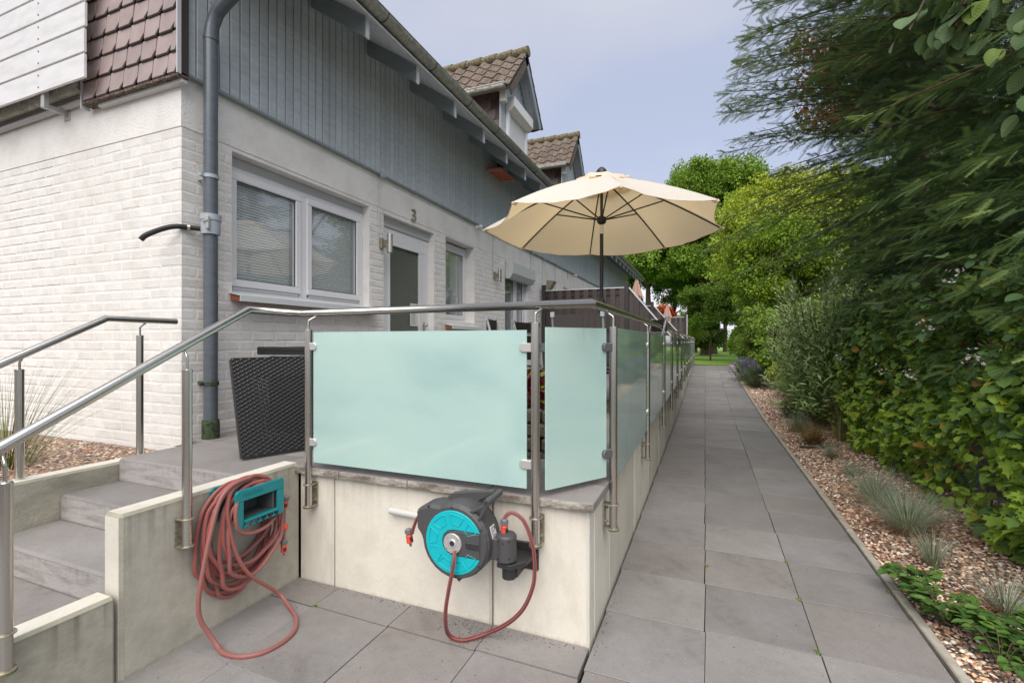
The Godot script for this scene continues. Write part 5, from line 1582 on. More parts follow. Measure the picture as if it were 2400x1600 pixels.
# ---------------------------------------------------------------- lamps, signs and other things on the house
func wall_things() -> void:
	var X := FACADE
	for q in [[-4.94, 2.565, "steel cylinder wall lamp beside the front door, below a cable conduit"], [-8.37, 2.605, "farther steel cylinder wall lamp between the single window and the terrace door"]]:
		var L := thing("wall_lamp", q[2], "lamp", Vector3(X, q[1], q[0]), "steel cylinder lamps on the facade")
		var m := MB.new()
		m.lathe(PackedVector2Array([Vector2(0.032, 0.004), Vector2(0.037, 0.0), Vector2(0.037, 0.23), Vector2(0.032, 0.226), Vector2(0.0, 0.21)]), 24, Transform3D(Basis(), Vector3(X + 0.11, q[1], q[0])))
		build("cylinder", m, M.steel, L)
		box("mount", Vector3(X + 0.001, q[1] + 0.07, q[0] - 0.02), Vector3(X + 0.075, q[1] + 0.16, q[0] + 0.02), 0.004, M.steel_dull, L)
		box("wall_box", Vector3(X + 0.001, q[1] + 0.05, q[0] + 0.022), Vector3(X + 0.04, q[1] + 0.18, q[0] + 0.07), 0.004, M.steel_dull, L)
	var N := thing("house_number", "grey metal house number 3 on the white band above the front door", "house number", Vector3(X, 3.12, -5.62))
	var tm := TextMesh.new()
	var f := SystemFont.new(); f.font_names = PackedStringArray(["Droid Sans"]); f.font_weight = 600
	tm.text = "3"; tm.font = f; tm.font_size = 64; tm.pixel_size = 0.0036; tm.depth = 0.012
	put("numeral", tm, M.steel_dull, N, Transform3D(Basis(Vector3.UP, PI / 2), Vector3(X + 0.012, 3.2, -5.62)))
	# motion sensors under the boards
	for q in [[-7.55, "white motion sensor under the boards above the single window"], [-14.2, "far motion sensor under the boards near the brown fence"]]:
		var S := thing("motion_sensor", q[1], "sensor", Vector3(X, 3.38, q[0]), "motion sensors on the facade")
		var b := MB.new()
		b.lathe(PackedVector2Array([Vector2(0, 0), Vector2(0.03, 0.008), Vector2(0.045, 0.03), Vector2(0.045, 0.05), Vector2(0.03, 0.068), Vector2(0, 0.072)]), 14, Transform3D(Basis(), Vector3(X + 0.1, 3.43, q[0])), true)
		b.box(Vector3(X + 0.002, 3.43, q[0] - 0.03), Vector3(X + 0.06, 3.5, q[0] + 0.03), 0.008)
		build("head", b, M.shutter_white, S)
		var e := MB.new()
		e.lathe(PackedVector2Array([Vector2(0, -0.03), Vector2(0.018, -0.022), Vector2(0.026, 0), Vector2(0.026, 0.01)]), 12, Transform3D(Basis(Vector3.BACK, 0.5), Vector3(X + 0.11, 3.415, q[0])), true)
		build("eye", e, M.frame_grey, S)
	# wedge shaped lamp near the fence
	var W := thing("wedge_lamp", "wedge-shaped metal wall lamp beyond the fence post, point turned down", "lamp", Vector3(X, 2.85, -11.75))
	var wm := MB.new()
	wm.prism(PackedVector2Array([Vector2(0, 2.72), Vector2(0.03, 2.72), Vector2(0.2, 2.99), Vector2(0.19, 3.0), Vector2(0, 3.02)]), -11.86, -11.62, 0.004, Transform3D(Basis(), Vector3(X, 0, 0)))
	build("wedge", wm, M.steel_dull, W)
	# bird board and nest below the eaves
	var B := thing("nest_board", "small orange wooden board fixed under a swallow nest on the boards", "nest board", Vector3(X + 0.05, 4.4, -8.5))
	var bt := Transform3D(Basis(Vector3.BACK, -0.1), Vector3(X + 0.055, 4.6, -8.25))
	for i in 3:
		var pl := MB.new()
		pl.box(Vector3(0.0, -0.009, -0.4 + i * 0.267 + 0.002), Vector3(0.3, 0.009, -0.4 + (i + 1) * 0.267 - 0.002), 0.002, bt)
		build("plank", pl, M.orange_wood, B)
	for z: float in [-0.32, 0.3]:
		var cl := MB.new()
		cl.box(Vector3(0.01, -0.02, z - 0.012), Vector3(0.28, -0.0095, z + 0.012), 0.002, bt)
		build("cleat", cl, M.frame_grey, B)
	var Ne := thing("swallow_nest", "dark mud nest stuck under the eaves above the orange board", "nest", Vector3(X + 0.06, 4.9, -8.45))
	var nm := MB.new()
	nm.lathe(PackedVector2Array([Vector2(0, -0.1), Vector2(0.05, -0.085), Vector2(0.08, -0.04), Vector2(0.085, 0.01), Vector2(0.07, 0.03), Vector2(0, 0.03)]), 12, Transform3D(Basis(), Vector3(X + 0.09, 4.9, -8.45)), true)
	build("mud_cup", nm, M.nest_mud, Ne)
	# rain diverter on the downpipe with its black hose
	var D := thing("rain_diverter", "grey plastic rain diverter sleeve on the downpipe with a short black hose", "rain diverter", Vector3(-3.615, 2.3, -2.6))
	var d := MB.new()
	d.lathe(PackedVector2Array([Vector2(0.051, 2.3), Vector2(0.066, 2.3), Vector2(0.068, 2.335), Vector2(0.068, 2.405), Vector2(0.074, 2.41), Vector2(0.074, 2.455), Vector2(0.051, 2.46)]), 24, Transform3D(Basis(), Vector3(-3.615, 0, -2.6)))
	build("sleeve", d, M.pipe_collar, D)
	var ck := MB.new()
	ck.box(Vector3(-3.575, 2.33, -2.545), Vector3(-3.545, 2.43, -2.525), 0.004)
	ck.box(Vector3(-3.6, 2.385, -2.528), Vector3(-3.545, 2.4, -2.515), 0.003)
	build("catch", ck, M.galvanised, D)
	pipe("hose", smooth_path([Vector3(-3.67, 2.345, -2.57), Vector3(-3.72, 2.345, -2.5), Vector3(-3.76, 2.34, -2.42), Vector3(-3.83, 2.31, -2.36), Vector3(-3.9, 2.26, -2.3), Vector3(-3.93, 2.225, -2.28)], 5), 0.02, M.black_rubber, D, 14)
	pipe("hose_clamp", [Vector3(-3.715, 2.345, -2.505), Vector3(-3.725, 2.345, -2.49)], 0.023, M.steel, D, 12)


# ---------------------------------------------------------------- terrace furniture
func parasol() -> void:
	var at := Vector3(-1.09, TERRACE, -5.41)
	var P := thing("open_parasol", "large open cream parasol with dark pole and ribs over the terrace table", "parasol", at)
	var R := 1.35; var rim := 2.742; var top := 3.34; var th := 2.82
	pipe("pole", [at + Vector3(0, 0.25, 0), Vector3(at.x, 2.84, at.z)], 0.021, M.parasol_dark, P, 16)
	pipe("upper_pole", [Vector3(at.x, 2.84, at.z), Vector3(at.x, top + 0.03, at.z)], 0.017, M.parasol_dark, P, 14)
	pipe("pole_sleeve", [Vector3(at.x, 2.68, at.z), Vector3(at.x, 2.78, at.z)], 0.023, M.alu, P, 14)
	var ck := MB.new()
	ck.lathe(PackedVector2Array([Vector2(0.021, 1.7), Vector2(0.035, 1.71), Vector2(0.035, 1.8), Vector2(0.046, 1.82), Vector2(0.046, 1.9), Vector2(0.03, 1.94), Vector2(0.021, 1.96)]), 16, Transform3D(Basis(), Vector3(at.x, 0, at.z)))
	ck.tube(PackedVector3Array([Vector3(at.x + 0.04, 1.86, at.z + 0.02), Vector3(at.x + 0.1, 1.86, at.z + 0.05), Vector3(at.x + 0.1, 1.82, at.z + 0.05)]), 0.008, 8)
	build("crank", ck, M.parasol_dark, P)
	var hub := MB.new()
	hub.lathe(PackedVector2Array([Vector2(0.022, 2.79), Vector2(0.045, 2.8), Vector2(0.055, 2.83), Vector2(0.055, 2.86), Vector2(0.03, 2.88), Vector2(0.018, 2.88)]), 16, Transform3D(Basis(), Vector3(at.x, 0, at.z)))
	build("runner", hub, M.parasol_dark, P)
	# canopy: eight fields that sag between the ribs
	var cv := MB.new()
	var tips := []
	for k in 8:
		var a := th - k * PI / 4
		var tilt := R * (0.0045 * cos(a) + 0.035 * sin(a))
		tips.append(Vector3(at.x + cos(a) * R, rim + tilt, at.z + sin(a) * R))
	var apex := Vector3(at.x, top, at.z)
	var NR := 12; var NA := 8
	var pts := func(k: int, i: int, j: int) -> Vector3:
		var f := float(i) / NR; var g := float(j) / NA
		var p: Vector3 = tips[k]; var q: Vector3 = tips[(k + 1) % 8]
		var e := p.lerp(q, g)
		var s := 4.0 * g * (1.0 - g)
		var r := apex.lerp(e, f)
		r.y += sin(f * PI) * 0.045 * (1.0 - 0.3 * s)                   # ribs bow upwards
		r.y -= s * 0.05 * f * f + s * 0.012 * sin(f * 9.0 + k) * f         # the cloth sags
		var inw := Vector3(at.x - r.x, 0, at.z - r.z) * 0.05 * s * f * f    # hems curve in
		r += inw
		r.y += 0.004 * sin(g * 23.0 + f * 7.0 + k * 2.0) * f
		return r
	for k in 8:
		for i in range(1, NR):
			for j in NA:
				var a: Vector3 = pts.call(k, i, j); var b: Vector3 = pts.call(k, i + 1, j); var c: Vector3 = pts.call(k, i + 1, j + 1); var d: Vector3 = pts.call(k, i, j + 1)
				var nr := func(ii: int, jj: int) -> Vector3:
					var p0: Vector3 = pts.call(k, ii, jj)
					var du: Vector3 = pts.call(k, mini(ii + 1, NR), jj) - pts.call(k, maxi(ii - 1, 0), jj)
					var dv: Vector3 = pts.call(k, ii, mini(jj + 1, NA)) - pts.call(k, ii, maxi(jj - 1, 0))
					var n := du.cross(dv).normalized()
					return n if n.y > 0 else -n
				cv.stri(a, c, b, nr.call(i, j), nr.call(i + 1, j + 1), nr.call(i + 1, j))
				cv.stri(a, d, c, nr.call(i, j), nr.call(i, j + 1), nr.call(i + 1, j + 1))
	var can := build("canopy", cv, M.canvas, P)
	var hem := MB.new()
	for k in 8:
		var q := PackedVector3Array()
		for j in NA + 1:
			q.append(pts.call(k, NR, j))
		hem.tube(q, 0.004, 5)
	build("hem", hem, M.canvas, can)
	# vent cap with its scalloped flounce, and the finial
	var vt := MB.new()
	for k in 32:
		var a := TAU * k / 32; var b := TAU * (k + 1) / 32
		var ra := 0.33; var ya := top - 0.075 + 0.012 * sin(k * 2.3) + 0.01 * cos(a * 4); var yb := top - 0.075 + 0.012 * sin((k + 1) % 32 * 2.3) + 0.01 * cos(b * 4)
		var p := Vector3(at.x + cos(a) * ra, ya, at.z + sin(a) * ra); var q := Vector3(at.x + cos(b) * ra, yb, at.z + sin(b) * ra)
		var t := apex + Vector3(0, 0.03, 0)
		vt.quad(t.lerp(p, 0.1), t.lerp(q, 0.1), q, p)
		var fl := Vector3(0, -0.05 - 0.016 * sin(k * 1.57), 0)
		vt.quad(p, q, q + Vector3(cos(b) * 0.01, fl.y, sin(b) * 0.01), p + Vector3(cos(a) * 0.01, fl.y, sin(a) * 0.01))
	build("vent_cap", vt, M.canvas, can)
	var fn := MB.new()
	fn.lathe(PackedVector2Array([Vector2(0.06, top + 0.02), Vector2(0.062, top + 0.045), Vector2(0.045, top + 0.075), Vector2(0.02, top + 0.095), Vector2(0, top + 0.1)]), 16, Transform3D(Basis(), Vector3(at.x, 0, at.z)), true)
	build("finial", fn, M.parasol_dark, P)
	for k in 8:
		var tip: Vector3 = tips[k]
		var rp := PackedVector3Array()
		for i in 9:
			var f := lerpf(0.03, 0.985, i / 8.0)
			var r := apex.lerp(tip, f)
			r.y += sin(f * PI) * 0.045 - 0.022
			rp.append(r)
		var rm := MB.new()
		rm.tube(rp, 0.009, 6)
		var rib := build("rib", rm, M.parasol_dark, P)
		var m: Vector3 = rp[4]
		pipe("strut", [Vector3(at.x, 2.84, at.z) + (tip - at).normalized() * Vector3(0.04, 0, 0.04), m - Vector3(0, 0.012, 0)], 0.008, M.parasol_dark, rib, 6)
		var pk := MB.new()
		pk.box(Vector3(-0.05, -0.02, -0.012), Vector3(0.006, 0.004, 0.012), 0.004, Transform3D(Basis(Vector3.UP, -atan2(tip.z - at.z, tip.x - at.x)), tip))
		build("rib_pocket", pk, M.canvas, rib)
	var bs := MB.new()
	bs.lathe(PackedVector2Array([Vector2(0.28, 0), Vector2(0.28, 0.06), Vector2(0.24, 0.08), Vector2(0.04, 0.09), Vector2(0.03, 0.35), Vector2(0.022, 0.36)]), 24, Transform3D(Basis(), at))
	build("base", bs, M.stone_planter, P)


func closed_parasol(at: Vector3, h: float, label: String) -> void:
	var P := thing("closed_parasol", label, "parasol", Vector3(at.x, TERRACE, at.z), "folded pink parasols above the fences")
	pipe("pole", [Vector3(at.x, TERRACE, at.z), Vector3(at.x, h, at.z)], 0.02, M.alu, P, 10)
	var m := MB.new()
	for layer in 2:
		var y0: float = [h - 0.5, h - 1.5][layer]; var y1: float = [h, h - 0.38][layer]
		var r0: float = [0.19, 0.15][layer]; var r1: float = [0.035, 0.13][layer]
		for k in 16:
			var f := func(kk: int, t: float) -> Vector3:
				var a := TAU * kk / 16
				var r := lerpf(r0, r1, t) * (1.0 if kk % 2 else 0.62)
				return Vector3(at.x + cos(a) * r, lerpf(y0, y1, t) + (0.06 if kk % 2 == 0 else 0.0) * (1 - t), at.z + sin(a) * r)
			for i in 4:
				var a: Vector3 = f.call(k, i / 4.0); var b: Vector3 = f.call((k + 1) % 16, i / 4.0); var c: Vector3 = f.call((k + 1) % 16, (i + 1) / 4.0); var d: Vector3 = f.call(k, (i + 1) / 4.0)
				m.quad(b, a, d, c)
	build("folded_cloth", m, M.canvas_pink, P)
	var fn := MB.new()
	fn.lathe(PackedVector2Array([Vector2(0.035, 0), Vector2(0.03, 0.02), Vector2(0, 0.03)]), 10, Transform3D(Basis(), Vector3(at.x, h, at.z)))
	build("finial", fn, M.parasol_dark, P)


func chair(at: Vector3, turn: float, label: String) -> void:       # the back is on the local +z side
	var C := thing("garden_chair", label, "chair", at, "aluminium chairs round the terrace table")
	var t := Transform3D(Basis(Vector3.UP, turn), at)
	for s: float in [-1.0, 1.0]:
		pipe("back_leg", [t * Vector3(s * 0.25, 0, 0.27), t * Vector3(s * 0.25, 0.42, 0.2), t * Vector3(s * 0.25, 1.03, 0.36)], 0.016, M.chair_frame, C, 10)
		pipe("front_leg", [t * Vector3(s * 0.25, 0, -0.28), t * Vector3(s * 0.25, 0.62, -0.24), t * Vector3(s * 0.25, 0.66, -0.2), t * Vector3(s * 0.25, 0.66, 0.22)], 0.014, M.chair_frame, C, 10)
		var cap := MB.new()
		cap.box(Vector3(s * 0.25 - 0.021, 1.0, 0.345), Vector3(s * 0.25 + 0.021, 1.055, 0.385), 0.006, t)
		build("end_cap", cap, M.pipe_collar, C)
	var bk := MB.new()
	var se := MB.new()
	for i in 8:
		var f := i / 8.0; var e := (i + 1) / 8.0
		var sag := func(q: float) -> float: return -0.02 * sin(q * PI)
		for k in 3:
			var y0 := 0.5 + k * 0.17; var y1 := y0 + 0.17
			if k == 2:
				y0 = 0.88; y1 = 1.03
			bk.box(Vector3(lerpf(-0.235, 0.235, f), y0, 0.215 + (y0 - 0.42) * 0.262 + 0.02 * sin(f * PI)), Vector3(lerpf(-0.235, 0.235, e), y1, 0.221 + (y0 - 0.42) * 0.262 + 0.03 + 0.02 * sin(e * PI)), 0.0, t)
		se.box(Vector3(lerpf(-0.24, 0.24, f), 0.42 + sag.call(f), -0.26), Vector3(lerpf(-0.24, 0.24, e), 0.426 + sag.call(e), 0.2), 0.0, t)
	build("backrest", bk, M.chair_sling, C)
	build("seat", se, M.chair_sling, C)
	var cb := MB.new()
	cb.tube(PackedVector3Array([t * Vector3(-0.25, 0.875, 0.335), t * Vector3(-0.1, 0.868, 0.352), t * Vector3(0.1, 0.868, 0.352), t * Vector3(0.25, 0.875, 0.335)]), 0.013, 10)
	cb.tube(PackedVector3Array([t * Vector3(-0.25, 0.43, 0.2), t * Vector3(0.25, 0.43, 0.2)]), 0.012, 8)
	cb.tube(PackedVector3Array([t * Vector3(-0.25, 0.43, -0.26), t * Vector3(0.25, 0.43, -0.26)]), 0.012, 8)
	build("crossbar", cb, M.chair_frame, C)


func weave(name_: String, parent: Node, t: Transform3D, w: float, h: float, thick: float, open_lo: Vector2, open_hi: Vector2) -> void:     # rattan panel in local xy
	var m := MB.new()
	var nx := maxi(2, int(w / 0.025)); var ny := maxi(3, int(h / 0.0135))
	for i in nx + 1:
		var x := w * i / nx
		for zz in [0.0, -thick]:
			m.box(Vector3(x - 0.0022, 0, zz - 0.002), Vector3(x + 0.0022, h, zz + 0.002), 0, t)
	for j in ny:
		var y := h * (j + 0.5) / ny
		for zz in [0.0, -thick]:
			var back: bool = zz < 0.0
			for i in nx:
				var x0 := w * i / nx; var x1 := w * (i + 1) / nx
				var s := 1.0 if (i + j) % 2 else -1.0
				var hw := 0.0065
				if x0 > open_lo.x and x1 < open_hi.x and y > open_lo.y and y < open_hi.y:
					hw = 0.004
				if back and hw < 0.005:
					hw = 0.0035
				var xm := (x0 + x1) / 2
				var a := Vector3(x0, y - hw, zz); var b := Vector3(xm, y - hw, zz + s * 0.0075); var c := Vector3(xm, y + hw, zz + s * 0.0075); var d := Vector3(x0, y + hw, zz)
				var e := Vector3(x1, y - hw, zz); var f := Vector3(x1, y + hw, zz)
				var n0 := t.basis * Vector3(-s * 0.75, 0, 0.75); var n1 := t.basis * Vector3(0, 0, 1); var n2 := t.basis * Vector3(s * 0.75, 0, 0.75)
				m.stri(t * a, t * b, t * c, n0, n1, n1); m.stri(t * a, t * c, t * d, n0, n1, n0)
				m.stri(t * b, t * e, t * f, n1, n2, n2); m.stri(t * b, t * f, t * c, n1, n2, n1)
	var o := build(name_, m, M.rattan, parent)
	o.set_meta("kind", "stuff")
	var f := MB.new()
	for q in [[Vector3(0, 0, -thick / 2), Vector3(w, 0, -thick / 2)], [Vector3(0, h, -thick / 2), Vector3(w, h, -thick / 2)]]:
		f.box(Vector3(0, q[0].y - 0.006, -thick), Vector3(w, q[0].y + 0.006, 0.003), 0.004, t)
	for x in [0.0, w]:
		var n := maxi(2, int(h / 0.0135))
		for j in n:
			f.box(Vector3(x - 0.006, h * j / n + 0.001, -thick - 0.003), Vector3(x + 0.006, h * (j + 1) / n - 0.001, 0.004), 0.003, t)
	build("bound_edge", f, M.rattan, parent)


func furniture() -> void:
	parasol()
	closed_parasol(Vector3(-1.75, 0, -13.5), 3.16, "folded pink parasol sticking up behind the nearest brown fence")
	closed_parasol(Vector3(-1.37, 0, -19.6), 2.88, "smaller, farther folded pink parasol behind the second sloping fence")
	chair(Vector3(-1.2, TERRACE, -5.0), 0.06, "dark sling chair with its wide back to the camera below the parasol")
	chair(Vector3(-0.86, TERRACE, -6.05), 2.0, "dark sling chair seen from its side right of the parasol pole")
	chair(Vector3(-2.12, TERRACE, -5.5), -1.35, "left sling chair whose dark top shows under the single window's sill")
	chair(Vector3(-2.05, TERRACE, -6.3), -1.75, "sling chair whose dark top shows below the glazed terrace door")
	var T := thing("terrace_table", "dark garden table standing round the pole of the open parasol", "table", Vector3(-1.09, TERRACE, -5.55))
	for i in 7:
		var z := -6.05 + i * 0.16
		box("slat", Vector3(-1.5, 1.42, z), Vector3(-0.72, 1.44, z + 0.152), 0.004, M.chair_sling, T)
	for q in [Vector2(-1.46, -6.0), Vector2(-0.76, -6.0), Vector2(-1.46, -5.0), Vector2(-0.76, -5.0)]:
		box("leg", Vector3(q.x - 0.022, TERRACE, q.y - 0.022), Vector3(q.x + 0.022, 1.419, q.y + 0.022), 0.004, M.chair_frame, T)
	# rattan pieces near the steps
	var S := thing("rattan_backrest", "dark woven rattan seat back leaning at the top of the steps", "rattan seat back", Vector3(-2.7, TERRACE, -2.3))  # a lounger seat back, not a screen
	var p0 := Vector3(-2.725, 0.722, -2.17)
	var dx := Vector3(0.16, -0.0, -0.42).normalized(); var up := Vector3(-0.17, 0.58, -0.12)
	up = (up - dx * up.dot(dx)).normalized()
	var n := dx.cross(up).normalized()
	weave("woven_face", S, Transform3D(Basis(dx, up, n), p0), 0.95, 0.66, 0.035, Vector2(0.12, 0.1), Vector2(0.6, 0.52))
	for q: float in [0.1, 0.85]:
		var l := MB.new()
		l.tube(PackedVector3Array([p0 + dx * q + up * 0.3 - n * 0.04, p0 + dx * q + up * 0.1 - n * 0.3, Vector3((p0 + dx * q).x - n.x * 0.33, TERRACE, (p0 + dx * q).z - n.z * 0.33)]), 0.012, 8)
		build("leg", l, M.rattan, S)
	var Bx := thing("rattan_box", "dark woven rattan box with a lid against the white wall behind the seat back", "storage box", Vector3(-3.25, TERRACE, -3.35))
	weave("woven_front", Bx, Transform3D(Basis(), Vector3(-3.42, 0.72, -2.98)), 1.0, 0.61, 0.02, Vector2(9, 9), Vector2(9, 9))
	weave("woven_end", Bx, Transform3D(Basis(Vector3.UP, PI / 2), Vector3(-2.42, 0.72, -2.98)), 0.6, 0.61, 0.02, Vector2(9, 9), Vector2(9, 9))
	box("core", Vector3(-3.41, TERRACE + 0.01, -3.57), Vector3(-2.45, 1.33, -3.01), 0.01, M.rattan, Bx)
	weave("lid_edge", Bx, Transform3D(Basis(), Vector3(-3.5, 1.355, -2.93)), 1.1, 0.055, 0.02, Vector2(9, 9), Vector2(9, 9))
	weave("lid_top", Bx, Transform3D(Basis(Vector3.RIGHT, -PI / 2), Vector3(-3.5, 1.405, -2.93)), 1.1, 0.66, 0.02, Vector2(9, 9), Vector2(9, 9))
	# planter seen through the gap between the panes
	var Pl := thing("stone_planter", "rough brown stone planter glimpsed between two frosted panes", "planter", Vector3(-1.02, TERRACE, -3.05))
	var pm := MB.new()
	for row in 4:
		for k in 5:
			for f in 2:
				var w := rnd(0.09, 0.11)
				var at := Vector3(-1.26 + k * 0.115 + (0.05 if row % 2 else 0.0), 0.75 + row * 0.085, -2.78 - f * 0.46)
				pm.box(at - Vector3(w / 2, 0.04, 0.04), at + Vector3(w / 2, 0.038, 0.04 + rnd(0, 0.015)), 0.012)
	pm.box(Vector3(-1.3, TERRACE, -3.24), Vector3(-0.76, 1.03, -2.8), 0.01)
	build("stones", pm, M.stone_planter, Pl)
	var F := thing("red_leafed_plant", "low plant with dark red leaves in the stone planter", "plant", Vector3(-1.02, 1.03, -3.0))
	var ts := []; var cs := PackedColorArray()
	for i in 420:
		var a := rnd(0, TAU); var r := sqrt(rng.randf()) * 0.26
		ts.append(Transform3D(Basis(Vector3.UP, rnd(0, TAU)) * Basis(Vector3.RIGHT, rnd(-1.2, 0.4)).scaled(Vector3.ONE * rnd(0.05, 0.09)), Vector3(-1.03 + cos(a) * r, 1.04 + rng.randf() * 0.2, -3.02 + sin(a) * r * 0.8)))
		cs.append(Color(rnd(0.12, 0.36), rnd(0.01, 0.05), rnd(0.015, 0.05)) if rng.randf() < 0.75 else Color(rnd(0.06, 0.2), rnd(0.1, 0.16), 0.02))
	swarm("leaves", oval_leaf(), M.leaf, ts, cs, F)


# ---------------------------------------------------------------- fences on the terrace
func fence(z: float, x0: float, x1: float, top: float, slope_to: Vector2, label: String, called_group: String) -> void:
	var F := thing("privacy_fence", label, "fence", Vector3(x1, TERRACE, z), called_group)
	var y0 := TERRACE + 0.06
	var n := int((x1 - x0) / 0.105)
	for i in n:
		var x := lerpf(x0, x1, (i + 0.5) / n)
		box("fence_board", Vector3(x - 0.06, y0, z + (0.014 if i % 2 else -0.03)), Vector3(x + 0.06, top - 0.012, z + (0.03 if i % 2 else -0.014)), 0.002, M["fence_%d" % rng.randi_range(0, 2)], F)
	for y in [top - 0.16, (top + y0) / 2, y0 + 0.15]:
		box("fence_rail", Vector3(x0, y, z - 0.0135), Vector3(x1, y + 0.06, z + 0.0135), 0.002, M.fence_post, F)
	box("top_cap", Vector3(x0, top - 0.011, z - 0.035), Vector3(x1, top + 0.012, z + 0.035), 0.003, M.alu, F)
	for x in [x0 - 0.05, x1 + 0.05]:
		box("fence_post", Vector3(x - 0.048, TERRACE, z - 0.045), Vector3(x + 0.048, top + 0.14, z + 0.045), 0.004, M.fence_post, F)
	if slope_to.x != 0.0:
		var sx := x1 + 0.105
		var ex := slope_to.x
		var m := int((ex - sx) / 0.105)
		for i in m:
			var xa := lerpf(sx, ex, float(i) / m); var xb := lerpf(sx, ex, float(i + 1) / m)
			var ya := lerpf(top, slope_to.y, float(i) / m); var yb := lerpf(top, slope_to.y, float(i + 1) / m)
			var b := MB.new()
			var zz := z + (0.022 if i % 2 else -0.022)
			b.prism(PackedVector2Array([Vector2(xa - 0.008, y0), Vector2(xb + 0.008, y0), Vector2(xb + 0.008, yb - 0.02), Vector2(xa - 0.008, ya - 0.02)]), zz - 0.008, zz + 0.008, 0.002)
			build("fence_board", b, M["fence_%d" % rng.randi_range(0, 2)], F)
		for y in [y0 + 0.15, (slope_to.y + y0) / 2]:
			box("fence_rail", Vector3(sx, y, z - 0.0135), Vector3(ex, y + 0.06, z + 0.0135), 0.002, M.fence_post, F)
		var c := MB.new()
		var d := Vector2(ex - sx, slope_to.y - top)
		c.box(Vector3(0, -0.02, -0.035), Vector3(d.length(), 0.012, 0.035), 0.003, Transform3D(Basis(Vector3.BACK, d.angle()), Vector3(sx, top, z)))
		build("sloping_cap", c, M.alu, F)


func fences() -> void:
	fence(-11.1, -3.6, -1.71, 2.69, Vector2(-0.62, 1.5), "nearest dark brown board fence across the terrace, with a sloping end towards the balustrade", "")
	fence(-17.0, -3.6, -1.73, 2.68, Vector2(-0.6, 1.5), "second dark brown board fence with a sloping end, behind the pink parasol", "")
	fence(-23.8, -3.6, -0.9, 2.6, Vector2(0, 0), "farthest dark brown board fence, level-topped with a white end strip", "")
	var o := get_node("privacy_fence_002")
	box("end_strip", Vector3(-0.80, TERRACE, -23.84), Vector3(-0.765, 2.72, -23.76), 0.003, M.alu, o)


# ---------------------------------------------------------------- leaves and blades
func _fold(m: MB, outline: PackedVector2Array, fold: float, curl: float) -> void:      # right half outline from base (y = 0) to tip (y = 1), mirrored
	var h := func(p: Vector2, s: float) -> Vector3:
		return Vector3(p.x * s, fold * absf(p.x) - curl * p.y * p.y, p.y)
	for s: float in [1.0, -1.0]:
		for i in outline.size() - 1:
			var a: Vector3 = h.call(Vector2(0, outline[i].y), s); var b: Vector3 = h.call(outline[i], s)
			var c: Vector3 = h.call(outline[i + 1], s); var d: Vector3 = h.call(Vector2(0, outline[i + 1].y), s)
			if s > 0:
				m.quad(a, d, c, b)
			else:
				m.quad(a, b, c, d)


var _leafs := {}


func oval_leaf() -> ArrayMesh:
	if not _leafs.has("oval"):
		var m := MB.new()
		_fold(m, PackedVector2Array([Vector2(0.0, 0.0), Vector2(0.25, 0.2), Vector2(0.34, 0.45), Vector2(0.26, 0.72), Vector2(0.0, 1.0)]), 0.3, 0.2)
		_leafs["oval"] = m.mesh()
	return _leafs["oval"]


func round_leaf() -> ArrayMesh:                        # broad, toothed, pointed
	if not _leafs.has("round"):
		var m := MB.new()
		_fold(m, PackedVector2Array([Vector2(0.02, 0.0), Vector2(0.24, -0.03), Vector2(0.36, 0.1), Vector2(0.41, 0.19), Vector2(0.4, 0.22), Vector2(0.45, 0.34), Vector2(0.44, 0.38), Vector2(0.47, 0.5), Vector2(0.44, 0.54), Vector2(0.43, 0.66), Vector2(0.36, 0.71), Vector2(0.31, 0.81), Vector2(0.22, 0.86), Vector2(0.0, 1.0)]), 0.16, 0.32)
		for q in m.v:
			m.uv.append(Vector2(q.x + 0.5, q.z))
		_leafs["round"] = m.mesh()
	return _leafs["round"]


func narrow_leaf() -> ArrayMesh:
	if not _leafs.has("narrow"):
		var m := MB.new()
		_fold(m, PackedVector2Array([Vector2(0.0, 0.0), Vector2(0.1, 0.25), Vector2(0.1, 0.55), Vector2(0.0, 1.0)]), 0.4, 0.35)
		_leafs["narrow"] = m.mesh()
	return _leafs["narrow"]


func maple_leaf() -> ArrayMesh:
	if not _leafs.has("maple"):
		var m := MB.new()
		var half := PackedVector2Array([Vector2(0.0, 0.02), Vector2(0.3, -0.12), Vector2(0.26, 0.1), Vector2(0.62, 0.16), Vector2(0.5, 0.3), Vector2(0.56, 0.48), Vector2(0.3, 0.46), Vector2(0.28, 0.62), Vector2(0.34, 0.76), Vector2(0.14, 0.8), Vector2(0.0, 1.05)])
		var hub := Vector3(0, 0, 0.28)
		for s: float in [1.0, -1.0]:
			for i in half.size() - 1:
				var a := Vector3(half[i].x * s, 0.22 * absf(half[i].x) - 0.15 * half[i].y * half[i].y - 0.1 * half[i].x * half[i].x, half[i].y)
				var b := Vector3(half[i + 1].x * s, 0.22 * absf(half[i + 1].x) - 0.15 * half[i + 1].y * half[i + 1].y - 0.1 * half[i + 1].x * half[i + 1].x, half[i + 1].y)
				if s > 0:
					m.tri(hub, b, a)
				else:
					m.tri(hub, a, b)
		_leafs["maple"] = m.mesh()
	return _leafs["maple"]


